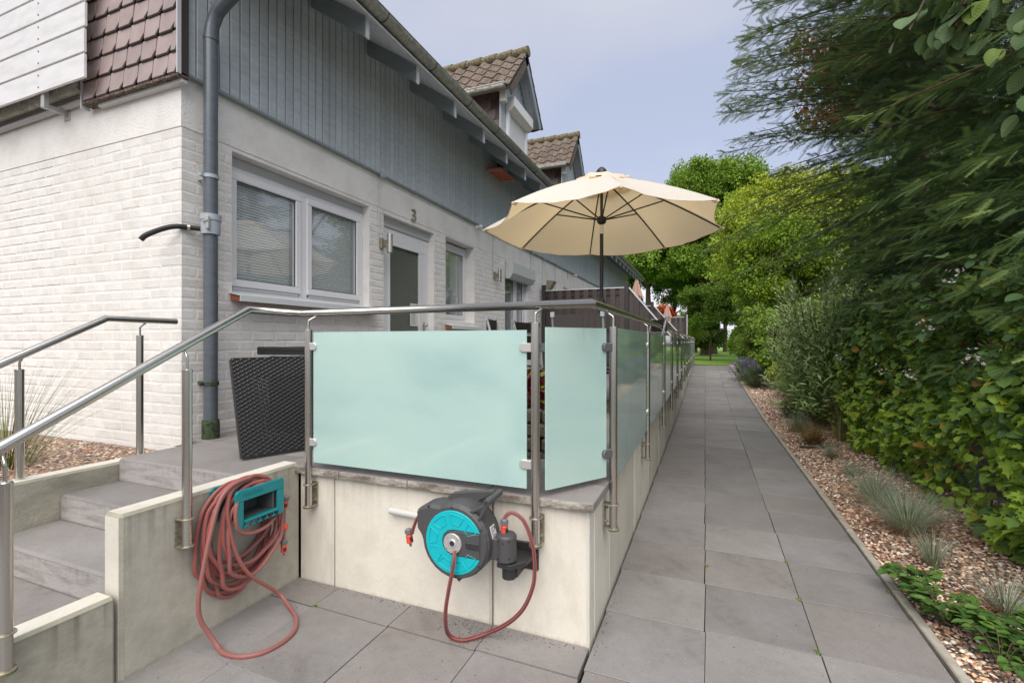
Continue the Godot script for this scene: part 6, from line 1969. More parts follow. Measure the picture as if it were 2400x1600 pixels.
func needle_spray() -> ArrayMesh:                      # a yew shoot: two flat ranks of needles along +z, unit length
	if not _leafs.has("spray"):
		var m := MB.new()
		m.tube(PackedVector3Array([Vector3.ZERO, Vector3(0, -0.02, 0.5), Vector3(0, -0.07, 1.0)]), PackedFloat32Array([0.009, 0.007, 0.004]), 3, false)
		for i in 26:
			var f := (i + 0.5) / 26.0
			var y := -0.07 * f * f
			for s: float in [-1.0, 1.0]:
				var L := 0.165 * (0.8 + 0.3 * sin(f * PI)) * rnd(0.85, 1.15)
				var d := Vector3(s * 0.88, rnd(0.0, 0.35), 0.35 + 0.4 * f).normalized()
				var p := Vector3(0, y, f * 0.98)
				var w := Vector3(0, 0.003, 0.0115)
				var e := p + d * L + Vector3(0, -0.015, 0)
				if s > 0:
					m.tri(p - w, p + w, e + w * 0.4); m.tri(p - w, e + w * 0.4, e - w * 0.4)
				else:
					m.tri(p + w, p - w, e - w * 0.4); m.tri(p + w, e - w * 0.4, e + w * 0.4)
		for k in 4:
			var a := Vector3(rnd(-0.6, 0.6), 0.2, 1).normalized()
			m.tri(Vector3(-0.012, -0.07, 0.98), Vector3(0.012, -0.07, 0.98), Vector3(0, -0.07, 0.98) + a * 0.08)
		_leafs["spray"] = m.mesh()
	return _leafs["spray"]


func leaf_cluster(kind: int) -> ArrayMesh:             # about a dozen leaves on a shoot, within a unit ball
	var key := "cluster%d" % kind
	if not _leafs.has(key):
		var m := MB.new()
		var src: Array = [oval_leaf(), narrow_leaf(), maple_leaf()][kind].surface_get_arrays(0)
		for i in [20, 26, 16][kind]:
			var p := Vector3(rnd(-1, 1), rnd(-0.8, 0.8), rnd(-1, 1))
			p *= 0.62 * pow(rng.randf(), 0.3) / maxf(0.4, p.length())
			var d := (p + Vector3(rnd(-0.4, 0.4), rnd(-0.5, 0.2), rnd(-0.4, 0.4))).normalized()
			var b := Basis.looking_at(-d, Vector3.UP) * Basis(Vector3.BACK, rnd(-0.9, 0.9))
			var s := rnd(0.34, 0.52)
			for k in src[0].size():
				m.v.append(p + b * (src[0][k] * s)); m.n.append(b * src[1][k])
		_leafs[key] = m.mesh()
	return _leafs[key]


func tint(a: Color, b: Color, f: float, spread := 0.12) -> Color:
	var c := a.lerp(b, f) * (1.0 + rnd(-spread, spread))
	c.a = 1.0
	return c


func aim(d: Vector3, roll: float) -> Basis:            # +z along d
	d = d.normalized()
	return Basis.looking_at(-d, Vector3.UP if absf(d.y) < 0.95 else Vector3.RIGHT) * Basis(Vector3.BACK, roll)


# ---------------------------------------------------------------- yew
func yew() -> void:
	var Y := thing("yew_tree", "dark green yew overhanging the path on the right, its long needled boughs reaching left", "yew tree", Vector3(3.3, 0, -6.2))
	var tr := MB.new()
	tr.tube(smooth_path([Vector3(3.3, -0.1, -6.2), Vector3(3.22, 1.5, -6.15), Vector3(3.3, 3.5, -6.3), Vector3(3.2, 6.0, -6.2), Vector3(3.3, 9.0, -6.2)], 4), 0.15, 10)
	tr.tube(smooth_path([Vector3(3.1, -0.1, -9.4), Vector3(3.15, 2.0, -9.2), Vector3(3.0, 4.0, -9.0), Vector3(3.1, 7.0, -8.6)], 4), 0.11, 9)
	tr.tube(smooth_path([Vector3(3.0, -0.1, -4.2), Vector3(3.05, 2.0, -4.3), Vector3(3.0, 4.0, -4.5), Vector3(3.1, 7.0, -4.9)], 4), 0.1, 9)
	build("trunk", tr, M.yew_bark, Y)
	var ts := []; var cs := PackedColorArray()
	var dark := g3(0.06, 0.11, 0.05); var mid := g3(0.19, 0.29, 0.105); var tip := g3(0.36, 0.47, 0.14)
	var limbs := 0
	# layers: tip x, tip y, root dy, z from, z to, step, length
	rng.seed = 4471
	var layers := [
		[0.36, 4.25, -0.25, -5.0, -7.6, 0.3, 2.7], [0.42, 4.75, -0.3, -4.5, -7.7, 0.31, 2.7], [0.5, 5.3, -0.3, -4.2, -7.6, 0.31, 2.6], [0.65, 5.85, -0.4, -4.0, -7.5, 0.34, 2.5], [0.85, 6.5, -0.5, -4.0, -7.2, 0.5, 2.3],
		[0.85, 3.55, 0.35, -5.4, -7.6, 0.42, 2.2], [1.05, 4.0, 0.1, -3.5, -5.6, 0.34, 2.0], [1.1, 4.7, 0.0, -3.2, -4.8, 0.36, 2.0],
		[1.2, 3.05, 0.35, -4.2, -7.6, 0.38, 1.9], [1.42, 2.65, 0.35, -3.6, -8.2, 0.33, 1.7], [1.55, 2.3, 0.35, -3.5, -8.2, 0.33, 1.5], [1.66, 1.95, 0.35, -3.4, -7.6, 0.33, 1.4], [1.72, 1.62, 0.35, -3.4, -6.6, 0.33, 1.3], [1.82, 1.3, 0.35, -3.5, -5.6, 0.36, 1.2],
		[1.5, 3.4, 0.2, -3.2, -5.6, 0.4, 1.8]]
	for L in layers:
		var z: float = L[3]
		while z > L[4]:
			var t := Vector3(L[0] + rnd(-0.14, 0.2), L[1] + rnd(-0.14, 0.14), z + rnd(-0.15, 0.15))
			var root := Vector3(t.x + L[6] * rnd(0.85, 1.1), t.y + L[2] + rnd(-0.1, 0.1), t.z - rnd(-0.9, 1.1))
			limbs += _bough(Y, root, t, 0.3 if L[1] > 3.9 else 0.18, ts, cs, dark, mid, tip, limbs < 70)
			z -= L[5] * rnd(0.85, 1.15)
	# the long low boughs further along the path
	for q in [[Vector3(2.7, 4.1, -8.7), Vector3(0.0, 3.25, -10.2), 0.3], [Vector3(2.7, 3.9, -9.2), Vector3(0.55, 3.35, -9.7), 0.3], [Vector3(2.7, 3.6, -9.3), Vector3(0.62, 2.75, -10.3), 0.25], [Vector3(2.6, 3.3, -9.5), Vector3(0.95, 2.55, -9.9), 0.2], [Vector3(2.6, 3.5, -8.6), Vector3(1.05, 2.75, -8.9), 0.2], [Vector3(2.7, 3.9, -8.4), Vector3(0.75, 3.6, -8.9), 0.25], [Vector3(2.7, 4.3, -8.8), Vector3(0.3, 3.7, -9.6), 0.3]]:
		limbs += _bough(Y, q[0], q[1], q[2], ts, cs, dark, mid, tip, true)
	# inner shoots, coloured darker to give the shade inside the crown
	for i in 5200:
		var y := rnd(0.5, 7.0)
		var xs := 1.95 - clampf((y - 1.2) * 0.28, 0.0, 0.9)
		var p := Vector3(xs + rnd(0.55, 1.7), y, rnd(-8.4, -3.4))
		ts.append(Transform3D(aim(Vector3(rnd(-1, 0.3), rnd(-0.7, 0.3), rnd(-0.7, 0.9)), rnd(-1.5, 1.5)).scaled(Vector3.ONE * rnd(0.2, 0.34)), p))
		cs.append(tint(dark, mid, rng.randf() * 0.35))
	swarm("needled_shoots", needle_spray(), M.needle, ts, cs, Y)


func _bough(Y: Node3D, root: Vector3, tip_at: Vector3, droop: float, ts: Array, cs: PackedColorArray, dark: Color, mid: Color, tip: Color, wood: bool) -> int:
	var d := tip_at - root
	var L := d.length()
	var midp := root.lerp(tip_at, 0.5) + Vector3(0, droop * 0.5, 0)
	var pts := smooth_path([root, midp, tip_at], 10)
	if wood:
		var rr := PackedFloat32Array()
		for i in pts.size():
			rr.append(lerpf(0.014, 0.003, float(i) / pts.size()))
		pipe("bough", Array(pts), rr, M.yew_bark, Y, 5)
	var side := d.cross(Vector3.UP).normalized()
	var n := int(L / 0.047)
	for i in n:
		var f := (i + rng.randf()) / n
		if f < 0.18:
			continue
		var k := f * (pts.size() - 1)
		var p: Vector3 = pts[int(k)].lerp(pts[mini(int(k) + 1, pts.size() - 1)], k - int(k))
		var ax := (pts[mini(int(k) + 1, pts.size() - 1)] - pts[maxi(int(k) - 1, 0)]).normalized()
		for s: float in [-1.0, 1.0]:
			var tl := lerpf(0.48, 0.07, pow(f, 1.2)) * rnd(0.4, 1.2)
			var td: Vector3 = (ax * rnd(0.5, 1.0) + side * s * rnd(0.35, 1.1) + Vector3(0, rnd(-0.5, 0.25), 0)).normalized()
			var m := maxi(1, int(tl / 0.07))
			for j in m:
				var g := (j + 0.6) / m
				var q := p + td * tl * g + Vector3(0, -0.1 * tl * g * g, 0)
				var dd := (td + side * s * rnd(-0.8, 0.8) + ax * rnd(-0.2, 0.6) + Vector3(0, rnd(-0.4, 0.4), 0)).normalized()
				ts.append(Transform3D(aim(dd, rnd(-0.8, 0.8)).scaled(Vector3.ONE * rnd(0.085, 0.16)), q))
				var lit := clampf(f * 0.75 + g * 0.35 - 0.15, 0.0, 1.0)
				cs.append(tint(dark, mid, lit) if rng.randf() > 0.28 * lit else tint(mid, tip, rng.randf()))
	ts.append(Transform3D(aim(tip_at - midp, 0).scaled(Vector3.ONE * 0.14), tip_at))
	cs.append(tint(mid, tip, 0.4))
	return 1 if wood else 0


# ---------------------------------------------------------------- broad-leaved trees
func tree(called: String, label: String, base: Vector3, top: float, low: float, rx: float, rz: float, blobs: int, per: int, size: float, c0: Color, c1: Color, trunk_r: float, kind := 0, lean := Vector3.ZERO, group := "") -> void:
	var T := thing(called, label, "tree" if trunk_r > 0.03 else "shrub", base, group)
	var cy := (top + low) / 2; var ry := (top - low) / 2
	var ctr := Vector3(base.x, cy, base.z) + lean
	var ts := []; var cs := PackedColorArray()
	var heads := []
	for i in blobs:
		var dir := Vector3(rnd(-1, 1), rnd(-0.85, 1), rnd(-1, 1)).normalized()
		var r := pow(rng.randf(), 0.42)
		var p := ctr + Vector3(dir.x * rx, dir.y * ry, dir.z * rz) * r * 0.82
		var br := (rx + ry + rz) / 3.0 * rnd(0.22, 0.52)
		heads.append(p)
		var shade := rnd(-0.22, 0.22)
		for k in per:
			var q := Vector3(rnd(-1, 1), rnd(-0.8, 1), rnd(-1, 1)).normalized()
			var s := pow(rng.randf(), 0.5)
			var at := p + Vector3(q.x * br, q.y * br * 0.62, q.z * br) * s
			ts.append(Transform3D(Basis.from_euler(Vector3(rnd(-0.7, 0.7), rnd(0, TAU), rnd(-0.7, 0.7))).scaled(Vector3.ONE * size * rnd(0.7, 1.25)), at))
			cs.append(tint(c0, c1, clampf(0.5 + shade + rnd(-0.3, 0.3), 0, 1)))
	if trunk_r > 0.0:
		var fork := Vector3(base.x, lerpf(base.y, low, 0.9), base.z) + lean * 0.4
		var tm := MB.new()
		tm.tube(smooth_path([base - Vector3(0, 0.2, 0), base.lerp(fork, 0.5) + Vector3(rnd(-0.1, 0.1), 0, 0), fork, ctr + Vector3(0, ry * 0.3, 0)], 4), PackedFloat32Array([trunk_r * 1.2, trunk_r, trunk_r, trunk_r * 0.95, trunk_r * 0.9, trunk_r * 0.9, trunk_r * 0.85, trunk_r * 0.8, trunk_r * 0.7, trunk_r * 0.6, trunk_r * 0.45, trunk_r * 0.35, trunk_r * 0.25]), 10)
		build("trunk", tm, M.bark, T)
		for i in mini(blobs, 22):
			var st: Vector3 = fork.lerp(ctr, rng.randf() * 0.8)
			var h: Vector3 = heads[i]
			pipe("limb", smooth_path([st, st.lerp(h, 0.5) + Vector3(rnd(-0.1, 0.1) * rx, -0.06 * ry, 0), h], 4), PackedFloat32Array([trunk_r * 0.4, trunk_r * 0.36, trunk_r * 0.32, trunk_r * 0.28, trunk_r * 0.24, trunk_r * 0.2, trunk_r * 0.16, trunk_r * 0.12, trunk_r * 0.08]), M.bark, T, 6)
	swarm("crown", leaf_cluster(kind), M.leaf_far, ts, cs, T)


func background() -> void:
	var g0 := g3(0.13, 0.25, 0.025); var g1 := g3(0.28, 0.41, 0.065)
	var y0 := g3(0.27, 0.36, 0.03); var y1 := g3(0.52, 0.57, 0.085)
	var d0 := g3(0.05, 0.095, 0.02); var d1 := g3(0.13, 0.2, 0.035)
	tree("broad_tree", "tallest light green tree on the skyline right of the open parasol", Vector3(0.6, 0.4, -45), 18.0, 8.2, 5.0, 4.5, 52, 130, 0.42, g0, g1, 0.38)
	tree("broad_tree", "light green tree hanging over the far roof edge below the open parasol", Vector3(-4.6, 0.4, -43), 11.8, 6.0, 3.8, 3.6, 40, 110, 0.38, g0, g1, 0.3)
	tree("broad_tree", "dark-limbed tree whose bare lower branches show white sky beside the pink parasols", Vector3(-1.3, 0.4, -47), 12.0, 5.0, 3.4, 3.0, 34, 60, 0.38, d1, g0, 0.3)
	tree("broad_tree", "thick-trunked tree standing right of the white sky gap behind the lawn", Vector3(0.05, 0.4, -41), 12.5, 6.0, 3.6, 3.0, 36, 100, 0.38, g0, g1, 0.42)
	tree("broad_tree", "yellow-green tree glowing behind the dark yew boughs", Vector3(5.6, 0.3, -31), 11.8, 3.6, 4.2, 3.6, 54, 120, 0.33, y0, y1, 0.3)
	tree("broad_tree", "pale yellow-green tree between the skyline tree and the yew", Vector3(3.6, 0.3, -37), 12.6, 4.2, 3.6, 3.2, 46, 115, 0.36, g1, y1, 0.26)
	tree("broad_tree", "mid green tree leaning over the far end of the path from the right", Vector3(3.6, 0.3, -24.5), 7.2, 1.5, 2.5, 3.0, 48, 115, 0.25, g0, y0, 0.18, 0, Vector3(-0.35, 0, 0))
	tree("broad_tree", "deeper green tree filling the far right behind the yew crown", Vector3(9.0, 0.2, -22), 10.5, 1.5, 3.8, 4.5, 44, 100, 0.34, g0, y0, 0.25)
	tree("red_leaved_tree", "plum tree with reddish brown leaves showing through gaps in the yew", Vector3(3.9, 0.1, -11.5), 8.6, 5.2, 2.0, 1.6, 24, 46, 0.17, g3(0.16, 0.07, 0.045), g3(0.34, 0.13, 0.08), 0.1, 0, Vector3(-0.35, 0, 0))
	tree("small_tree", "small tree with a thin pale trunk on the lawn at the end of the path", Vector3(0.3, 0.39, -29), 5.2, 1.9, 1.8, 1.5, 30, 80, 0.18, d1, g0, 0.055)
	tree("red_shrub", "orange-red leaved shrub beside the far folded parasol", Vector3(-2.15, 0.39, -28), 3.75, 2.3, 0.6, 0.6, 9, 50, 0.16, g3(0.4, 0.05, 0.02), g3(0.55, 0.14, 0.03), 0.025)
	tree("feathery_shrub", "pale green feathery shrub above the farthest fence", Vector3(-1.2, 0.39, -31), 3.5, 0.9, 1.5, 1.0, 22, 60, 0.22, g1, y0, 0.028, 1)
	for q in [[-7.2, -49.0, "bare-stemmed tree at the left, seen below the far eaves"], [-3.0, -52.0, "bare-stemmed tree second from the left behind the parasols"], [-0.9, -50.0, "bare-stemmed tree close left of the thick trunk"], [1.9, -54.0, "bare-stemmed tree behind the white sky gap"]]:
		tree("bare_stemmed_tree", q[2], Vector3(q[0], 0.4, q[1]), 12.5, 4.2, 2.8, 2.5, 34, 42, 0.36, d0, g0, 0.22, 0, Vector3.ZERO, "bare-stemmed trees behind the lawn")
	var k := 0
	for q in [[-4.6, -38.0, 3.4, "left end"], [-2.2, -37.2, 3.2, "bush behind the farthest fence"], [-0.2, -37.6, 3.3, "behind the thin trunk"], [3.4, -37.0, 4.5, "right of the white gap"]]:
		tree("hedge_shrub", ["dark shrub at the left end of the lawn's back hedge", "dark shrub of the back hedge behind the farthest fence", "dark shrub of the back hedge directly behind the thin trunk", "tall dark shrub of the back hedge right of the white gap"][k], Vector3(q[0], 0.39, q[1]), q[2] + 0.5, 0.3, 1.5, 0.9, 34, 80, 0.22, d0, d1, 0.028, 0, Vector3.ZERO, "shrubs of the hedge behind the lawn")
		k += 1
	# shrubs along the right side of the path, farther on
	tree("path_shrub", "rounded green shrub at the very end of the path on the right", Vector3(2.0, 0.38, -26), 2.5, 0.35, 1.0, 1.2, 26, 60, 0.2, g0, g1, 0.028, 0, Vector3.ZERO, "shrubs along the far path")
	tree("path_shrub", "dark green shrub behind the lavender", Vector3(2.4, 0.3, -21), 3.0, 0.2, 1.15, 1.8, 34, 70, 0.2, d1, g1, 0.028, 0, Vector3.ZERO, "shrubs along the far path")
	tree("path_shrub", "bright lime green shrub left of the silvery bush", Vector3(2.3, 0.12, -15.2), 2.6, 0.1, 0.95, 1.6, 34, 75, 0.15, g1, g3(0.2, 0.36, 0.04), 0.028, 2, Vector3.ZERO, "shrubs along the far path")
	tree("path_shrub", "yellowing low shrub between the lavender and the silvery bush", Vector3(2.1, 0.1, -12.4), 1.45, 0.05, 0.65, 1.5, 26, 75, 0.12, g1, y1, 0.028, 2, Vector3.ZERO, "shrubs along the far path")
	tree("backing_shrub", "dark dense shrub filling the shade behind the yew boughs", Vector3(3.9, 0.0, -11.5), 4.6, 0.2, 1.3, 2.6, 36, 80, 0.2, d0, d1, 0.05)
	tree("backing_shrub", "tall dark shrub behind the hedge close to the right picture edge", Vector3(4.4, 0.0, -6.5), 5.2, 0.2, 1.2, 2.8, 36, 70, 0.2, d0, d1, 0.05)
	tree("path_shrub", "large light green shrub rising behind the silvery bush", Vector3(2.7, 0.05, -11.6), 3.1, 0.2, 0.9, 1.3, 34, 75, 0.14, g1, g3(0.3, 0.45, 0.09), 0.028, 0, Vector3.ZERO, "shrubs along the far path")
	# silvery bush
	var B := thing("silver_bush", "silvery green bush with narrow pale shoots leaning over the gravel", "bush", Vector3(2.05, 0, -9.6))
	var ts := []; var cs := PackedColorArray()
	var stems := MB.new()
	for i in 270:
		var a := rnd(0, TAU); var out := sqrt(rng.randf())
		var base := Vector3(2.05 + cos(a) * 0.3, 0.05, -9.7 + sin(a) * 0.6)
		var end := Vector3(1.95 + cos(a) * out * 0.92, rnd(0.7, 2.85) - out * 0.35, -9.9 + sin(a) * out * 1.9)
		stems.tube(PackedVector3Array([base, base.lerp(end, 0.5) + Vector3(0, 0.15, 0), end]), 0.004, 3, false)
		for j in 46:
			var f := 0.2 + 0.8 * j / 46.0
			var p := base.lerp(end, f) + Vector3(rnd(-0.07, 0.07), 0.3 * f * (1 - f) + rnd(-0.05, 0.05), rnd(-0.07, 0.07))
			ts.append(Transform3D(aim(Vector3(rnd(-1, 1), rnd(-0.4, 0.7), rnd(-1, 1)) + (end - base).normalized() * 0.8, rnd(-1, 1)).scaled(Vector3.ONE * rnd(0.09, 0.16)), p))
			cs.append(tint(g3(0.2, 0.33, 0.08), g3(0.52, 0.63, 0.33), clampf(f * 1.1 - 0.3 + rnd(-0.3, 0.3), 0, 1)))
	build("stems", stems, M.twig, B)
	swarm("foliage", narrow_leaf(), M.leaf, ts, cs, B)


# ---------------------------------------------------------------- the hedge on its wire mesh
func hedge() -> void:
	var N := thing("wire_mesh_fence", "dark fine wire mesh fence half hidden in the hedge along the gravel", "fence", Vector3(2.02, 0, -6))
	var w := MB.new()
	for i in 3:
		w.tube(PackedVector3Array([Vector3(2.03, 0.04 + i * 0.5, -3.0), Vector3(2.03, 0.04 + i * 0.5, -10.5)]), 0.002, 4)
	build("line_wires", w, M.mesh_wire, N)
	for i in 5:
		pipe("fence_stake", [Vector3(2.05, -0.1, -3.2 - i * 1.8), Vector3(2.05, 1.1, -3.2 - i * 1.8)], 0.016, M.mesh_wire, N, 8)
	var hx := MB.new()
	hx.tube(PackedVector3Array([Vector3(0, -0.5, 0), Vector3(0, 0.5, 0)]), 0.0011, 3, false)
	var wt := []; var wc := PackedColorArray()
	for j in 58:
		for i in 290:
			var z := -3.1 - i * 0.0225; var y := 0.03 + j * 0.0185
			var odd := (i + j) % 2 == 0
			wt.append(Transform3D(Basis(Vector3.RIGHT, 0.75 if odd else -0.75).scaled_local(Vector3(1, 0.028, 1)), Vector3(2.03 + 0.02 * sin(z * 2.0) * sin(y * 3.0), y, z)))
			wc.append(Color.WHITE)
	swarm("mesh_wires", hx.mesh(), M.mesh_wire, wt, wc, N)
	# leaves
	var H := thing("mixed_hedge", "mixed hedge of maple, bramble and ivy leaves growing through the mesh fence", "hedge", Vector3(2.05, 0, -5.5))
	var br := MB.new()
	for i in 90:
		var z := rnd(-9.5, -3.1)
		var p := Vector3(2.15 + rnd(0, 0.2), 0, z)
		br.tube(smooth_path([p, p + Vector3(rnd(-0.15, 0.1), rnd(0.5, 0.8), rnd(-0.3, 0.3)), p + Vector3(rnd(-0.3, 0.1), rnd(1.0, 1.7), rnd(-0.6, 0.6))], 4), 0.005, 4, false)
	build("stems", br, M.twig, H)
	var all := []
	var bulge := noise(0.55, 3, FastNoiseLite.TYPE_SIMPLEX_SMOOTH, 77)
	var patch := noise(0.6, 2, FastNoiseLite.TYPE_SIMPLEX_SMOOTH, 78)
	var bare := noise(0.9, 2, FastNoiseLite.TYPE_SIMPLEX_SMOOTH, 79)
	var lime := g3(0.29, 0.43, 0.05); var green := g3(0.17, 0.29, 0.06); var deep := g3(0.07, 0.14, 0.045); var yellow := g3(0.48, 0.52, 0.04); var brown := g3(0.3, 0.14, 0.05)
	for i in 21000:
		var z := -3.0 - pow(rng.randf(), 1.25) * 8.0
		var y := pow(rng.randf(), 0.9) * (1.95 + 0.25 * bulge.get_noise_2d(z * 3.0, 3.0))
		var x := 1.98 - bulge.get_noise_2d(z * 1.6, y * 1.6) * 0.3 - 0.1 * sin(y * 2.2) - maxf(0.0, y - 1.0) * 0.1
		if y < 0.9 and bare.get_noise_2d(z * 1.5, y * 2.2) > 0.12 and rng.randf() < 0.85:
			continue
		x += pow(rng.randf(), 1.7) * 0.4 - 0.03
		var kind := 0 if patch.get_noise_2d(z * 1.4, y * 1.4) > 0.02 else 1
		if rng.randf() < 0.15:
			kind = 2
		var s: float = [rnd(0.035, 0.12), rnd(0.035, 0.085), rnd(0.025, 0.055)][kind]
		var d := Vector3(rnd(-1.0, 0.1), rnd(-1.0, 0.25), rnd(-0.6, 0.9))
		var upness := clampf((y - 0.5) / 1.4, 0.0, 1.0)
		var c := tint(lime, green, clampf(upness * 0.9 + rnd(-0.25, 0.35), 0, 1))
		if rng.randf() < 0.3 + 0.45 * upness:
			c = tint(green, deep, rng.randf())
		if rng.randf() < 0.05:
			c = tint(yellow, lime, rng.randf())
		elif rng.randf() < 0.03:
			c = tint(brown, yellow, rng.randf() * 0.6)
		all.append([Vector2(x - 0.0, z + 0.3).length() + x * 1.2, Transform3D(aim(d, rnd(-0.7, 0.7)).scaled(Vector3.ONE * s), Vector3(x, y + 0.03, z)), c, kind])
	all.sort_custom(func(p, q): return p[0] < q[0])
	var meshes := [maple_leaf(), round_leaf(), oval_leaf()]
	var lm := {}
	var sets := [[], [], []]; var cols := [PackedColorArray(), PackedColorArray(), PackedColorArray()]
	for i in all.size():
		var a: Array = all[i]
		if i < 300:                                    # the nearest ones singly
			var c: Color = a[2]
			var key := "%d_%d" % [int(c.r * 14), int(c.g * 14)]
			if not lm.has(key):
				var m := mat("leaf_" + key, Color(c.r, c.g, c.b), 0.45)
				m.backlight_enabled = true; m.backlight = Color(0.4, 0.4, 0.25); m.metallic_specular = 0.35
				lm[key] = m
			put("leaf", meshes[a[3]], lm[key], H, a[1])
		else:
			sets[a[3]].append(a[1]); cols[a[3]].append(a[2])
	for k in 3:
		swarm(["maple_leaves", "bramble_leaves", "ivy_leaves"][k], meshes[k], M.leaf, sets[k], cols[k], H)
	# big dusky leaves climbing into the yew, and bramble flowers
	var U := thing("climbing_bramble", "bramble with broad dull green leaves and white flowers climbing into the yew", "bramble", Vector3(1.85, 0, -5.4))
	var ut := []; var uc := PackedColorArray()
	var sb := MB.new()
	var flowers := []
	for i in 30:
		var z := rnd(-8.6, -3.6); var y := rnd(1.1, 2.25) if z > -6.4 else rnd(1.2, 2.7)
		var x := 1.78 - maxf(0, y - 1.2) * 0.2 + rnd(-0.05, 0.1)
		var a := Vector3(x + 0.5, y - 0.25, z - rnd(-0.2, 0.2)); var b := Vector3(x - 0.08, y + rnd(-0.1, 0.1), z + rnd(0.0, 0.3))
		sb.tube(smooth_path([a, a.lerp(b, 0.5) + Vector3(0, 0.1, 0), b], 4), 0.004, 4, false)
		for k in 16:
			var f := (k + 0.5) / 16
			var p := a.lerp(b, f) + Vector3(0, 0.4 * f * (1 - f), 0)
			ut.append(Transform3D(aim(Vector3(rnd(-1, 0.2), rnd(-0.7, 0.2), rnd(-0.5, 1.0)), rnd(-0.6, 0.6)).scaled(Vector3.ONE * rnd(0.04, 0.085)), p + Vector3(rnd(-0.07, 0.05), rnd(-0.07, 0.07), rnd(-0.07, 0.07))))
			uc.append(tint(g3(0.06, 0.125, 0.045), g3(0.13, 0.23, 0.085), rng.randf()))
		if i % 4 == 0:
			flowers.append(b + Vector3(-0.05, 0.03, 0.03))
	build("stems", sb, M.twig, U)
	var half := int(ut.size() * 0.35)
	swarm("leaves", round_leaf(), M.leaf, ut.slice(0, half), uc.slice(0, half), U)
	swarm("lobed_leaves", maple_leaf(), M.leaf, ut.slice(half), uc.slice(half), U)
	var pm := MB.new()
	for k in 5:
		var a := TAU * k / 5
		var c := Vector3(cos(a), 0.25, sin(a))
		var s := Vector3(-sin(a), 0, cos(a)) * 0.32
		pm.quad(Vector3(0, 0.05, 0) + s * 0.2, c * 0.6 + s, c, c * 0.6 - s)
	var fm := pm.mesh()
	for f in flowers:
		var ft := []; var fc := PackedColorArray()
		for k in 14:
			ft.append(Transform3D(Basis.from_euler(Vector3(rnd(-1.2, 1.2), rnd(0, TAU), rnd(-1, 1))).scaled(Vector3.ONE * rnd(0.009, 0.016)), f + Vector3(rnd(-0.05, 0.05), rnd(-0.05, 0.05), rnd(-0.06, 0.06))))
			fc.append(Color(0.8, 0.74, 0.7))
		swarm("flower_cluster", fm, M.petal, ft, fc, U)
	# hazel branch in the top right corner: every leaf by itself
	var Hz := thing("hazel_branch", "hazel boughs with large soft toothed leaves hanging into the top right corner", "hazel", Vector3(2.6, 0, -2.9))
	pipe("stem", smooth_path([Vector3(2.6, -0.1, -2.9), Vector3(2.5, 1.6, -2.95), Vector3(2.2, 3.0, -3.0), Vector3(1.7, 3.6, -2.95), Vector3(1.2, 3.5, -2.8)], 4), 0.02, M.twig, Hz, 7)
	var lms := []
	var vi := Image.create(128, 128, false, Image.FORMAT_RGB8)
	for y in 128:
		for x in 128:
			var u := absf(x / 127.0 - 0.5); var vv := y / 127.0
			var side := fmod(vv - u * 0.75 + 2.0, 0.125)
			var k := 0.88 + 0.12 * smoothstep(0.0, 0.02, absf(side - 0.0625)) * smoothstep(0.0, 0.025, u)
			k *= 0.93 + 0.07 * sin(side / 0.125 * TAU)
			vi.set_pixel(x, y, Color(k, k, k * 0.98))
	var veins := ImageTexture.create_from_image(vi)
	for i in 4:
		var m := mat("hazel_%d" % i, [g3(0.12, 0.19, 0.08), g3(0.15, 0.23, 0.11), g3(0.09, 0.155, 0.06), g3(0.22, 0.32, 0.08)][i], 0.55)
		m.backlight_enabled = true; m.backlight = Color(0.5, 0.5, 0.3); m.metallic_specular = 0.3; m.albedo_texture = veins
		lms.append(m)
	var tws := []
	for i in 15:
		var e := Vector3(rnd(0.86, 1.22), rnd(2.52, 2.95), rnd(-2.75, -2.45))
		e.y = maxf(e.y, 2.9 - (e.x - 0.86) * 1.25)
		tws.append([e + Vector3(rnd(0.3, 0.6), rnd(0.25, 0.6), rnd(-0.35, 0.0)), e])
	tws.append([Vector3(1.75, 3.0, -2.9), Vector3(1.2, 2.4, -2.55)])
	for q in tws:
		var mp: Vector3 = q[0].lerp(q[1], 0.5) + Vector3(0, 0.1, 0)
		var sp := smooth_path([q[0], mp, q[1]], 5)
		pipe("twig", Array(sp), 0.005, M.twig, Hz, 5)
		for k in 13:
			var f := 0.4 + 0.6 * k / 12.0
			var p: Vector3 = sp[int(f * (sp.size() - 1))]
			var d := Vector3(-0.5 + rnd(-0.5, 0.4), -0.75 + rnd(-0.3, 0.5), rnd(-0.7, 0.6))
			var o := p + Vector3(rnd(-0.05, 0.05), rnd(-0.05, 0.04), rnd(-0.08, 0.08))
			put("leaf", round_leaf(), lms[rng.randi_range(0, 2) if rng.randf() < 0.92 else 3], Hz, Transform3D(aim(d, rnd(-0.8, 0.8)).scaled(Vector3.ONE * rnd(0.06, 0.1)), o))


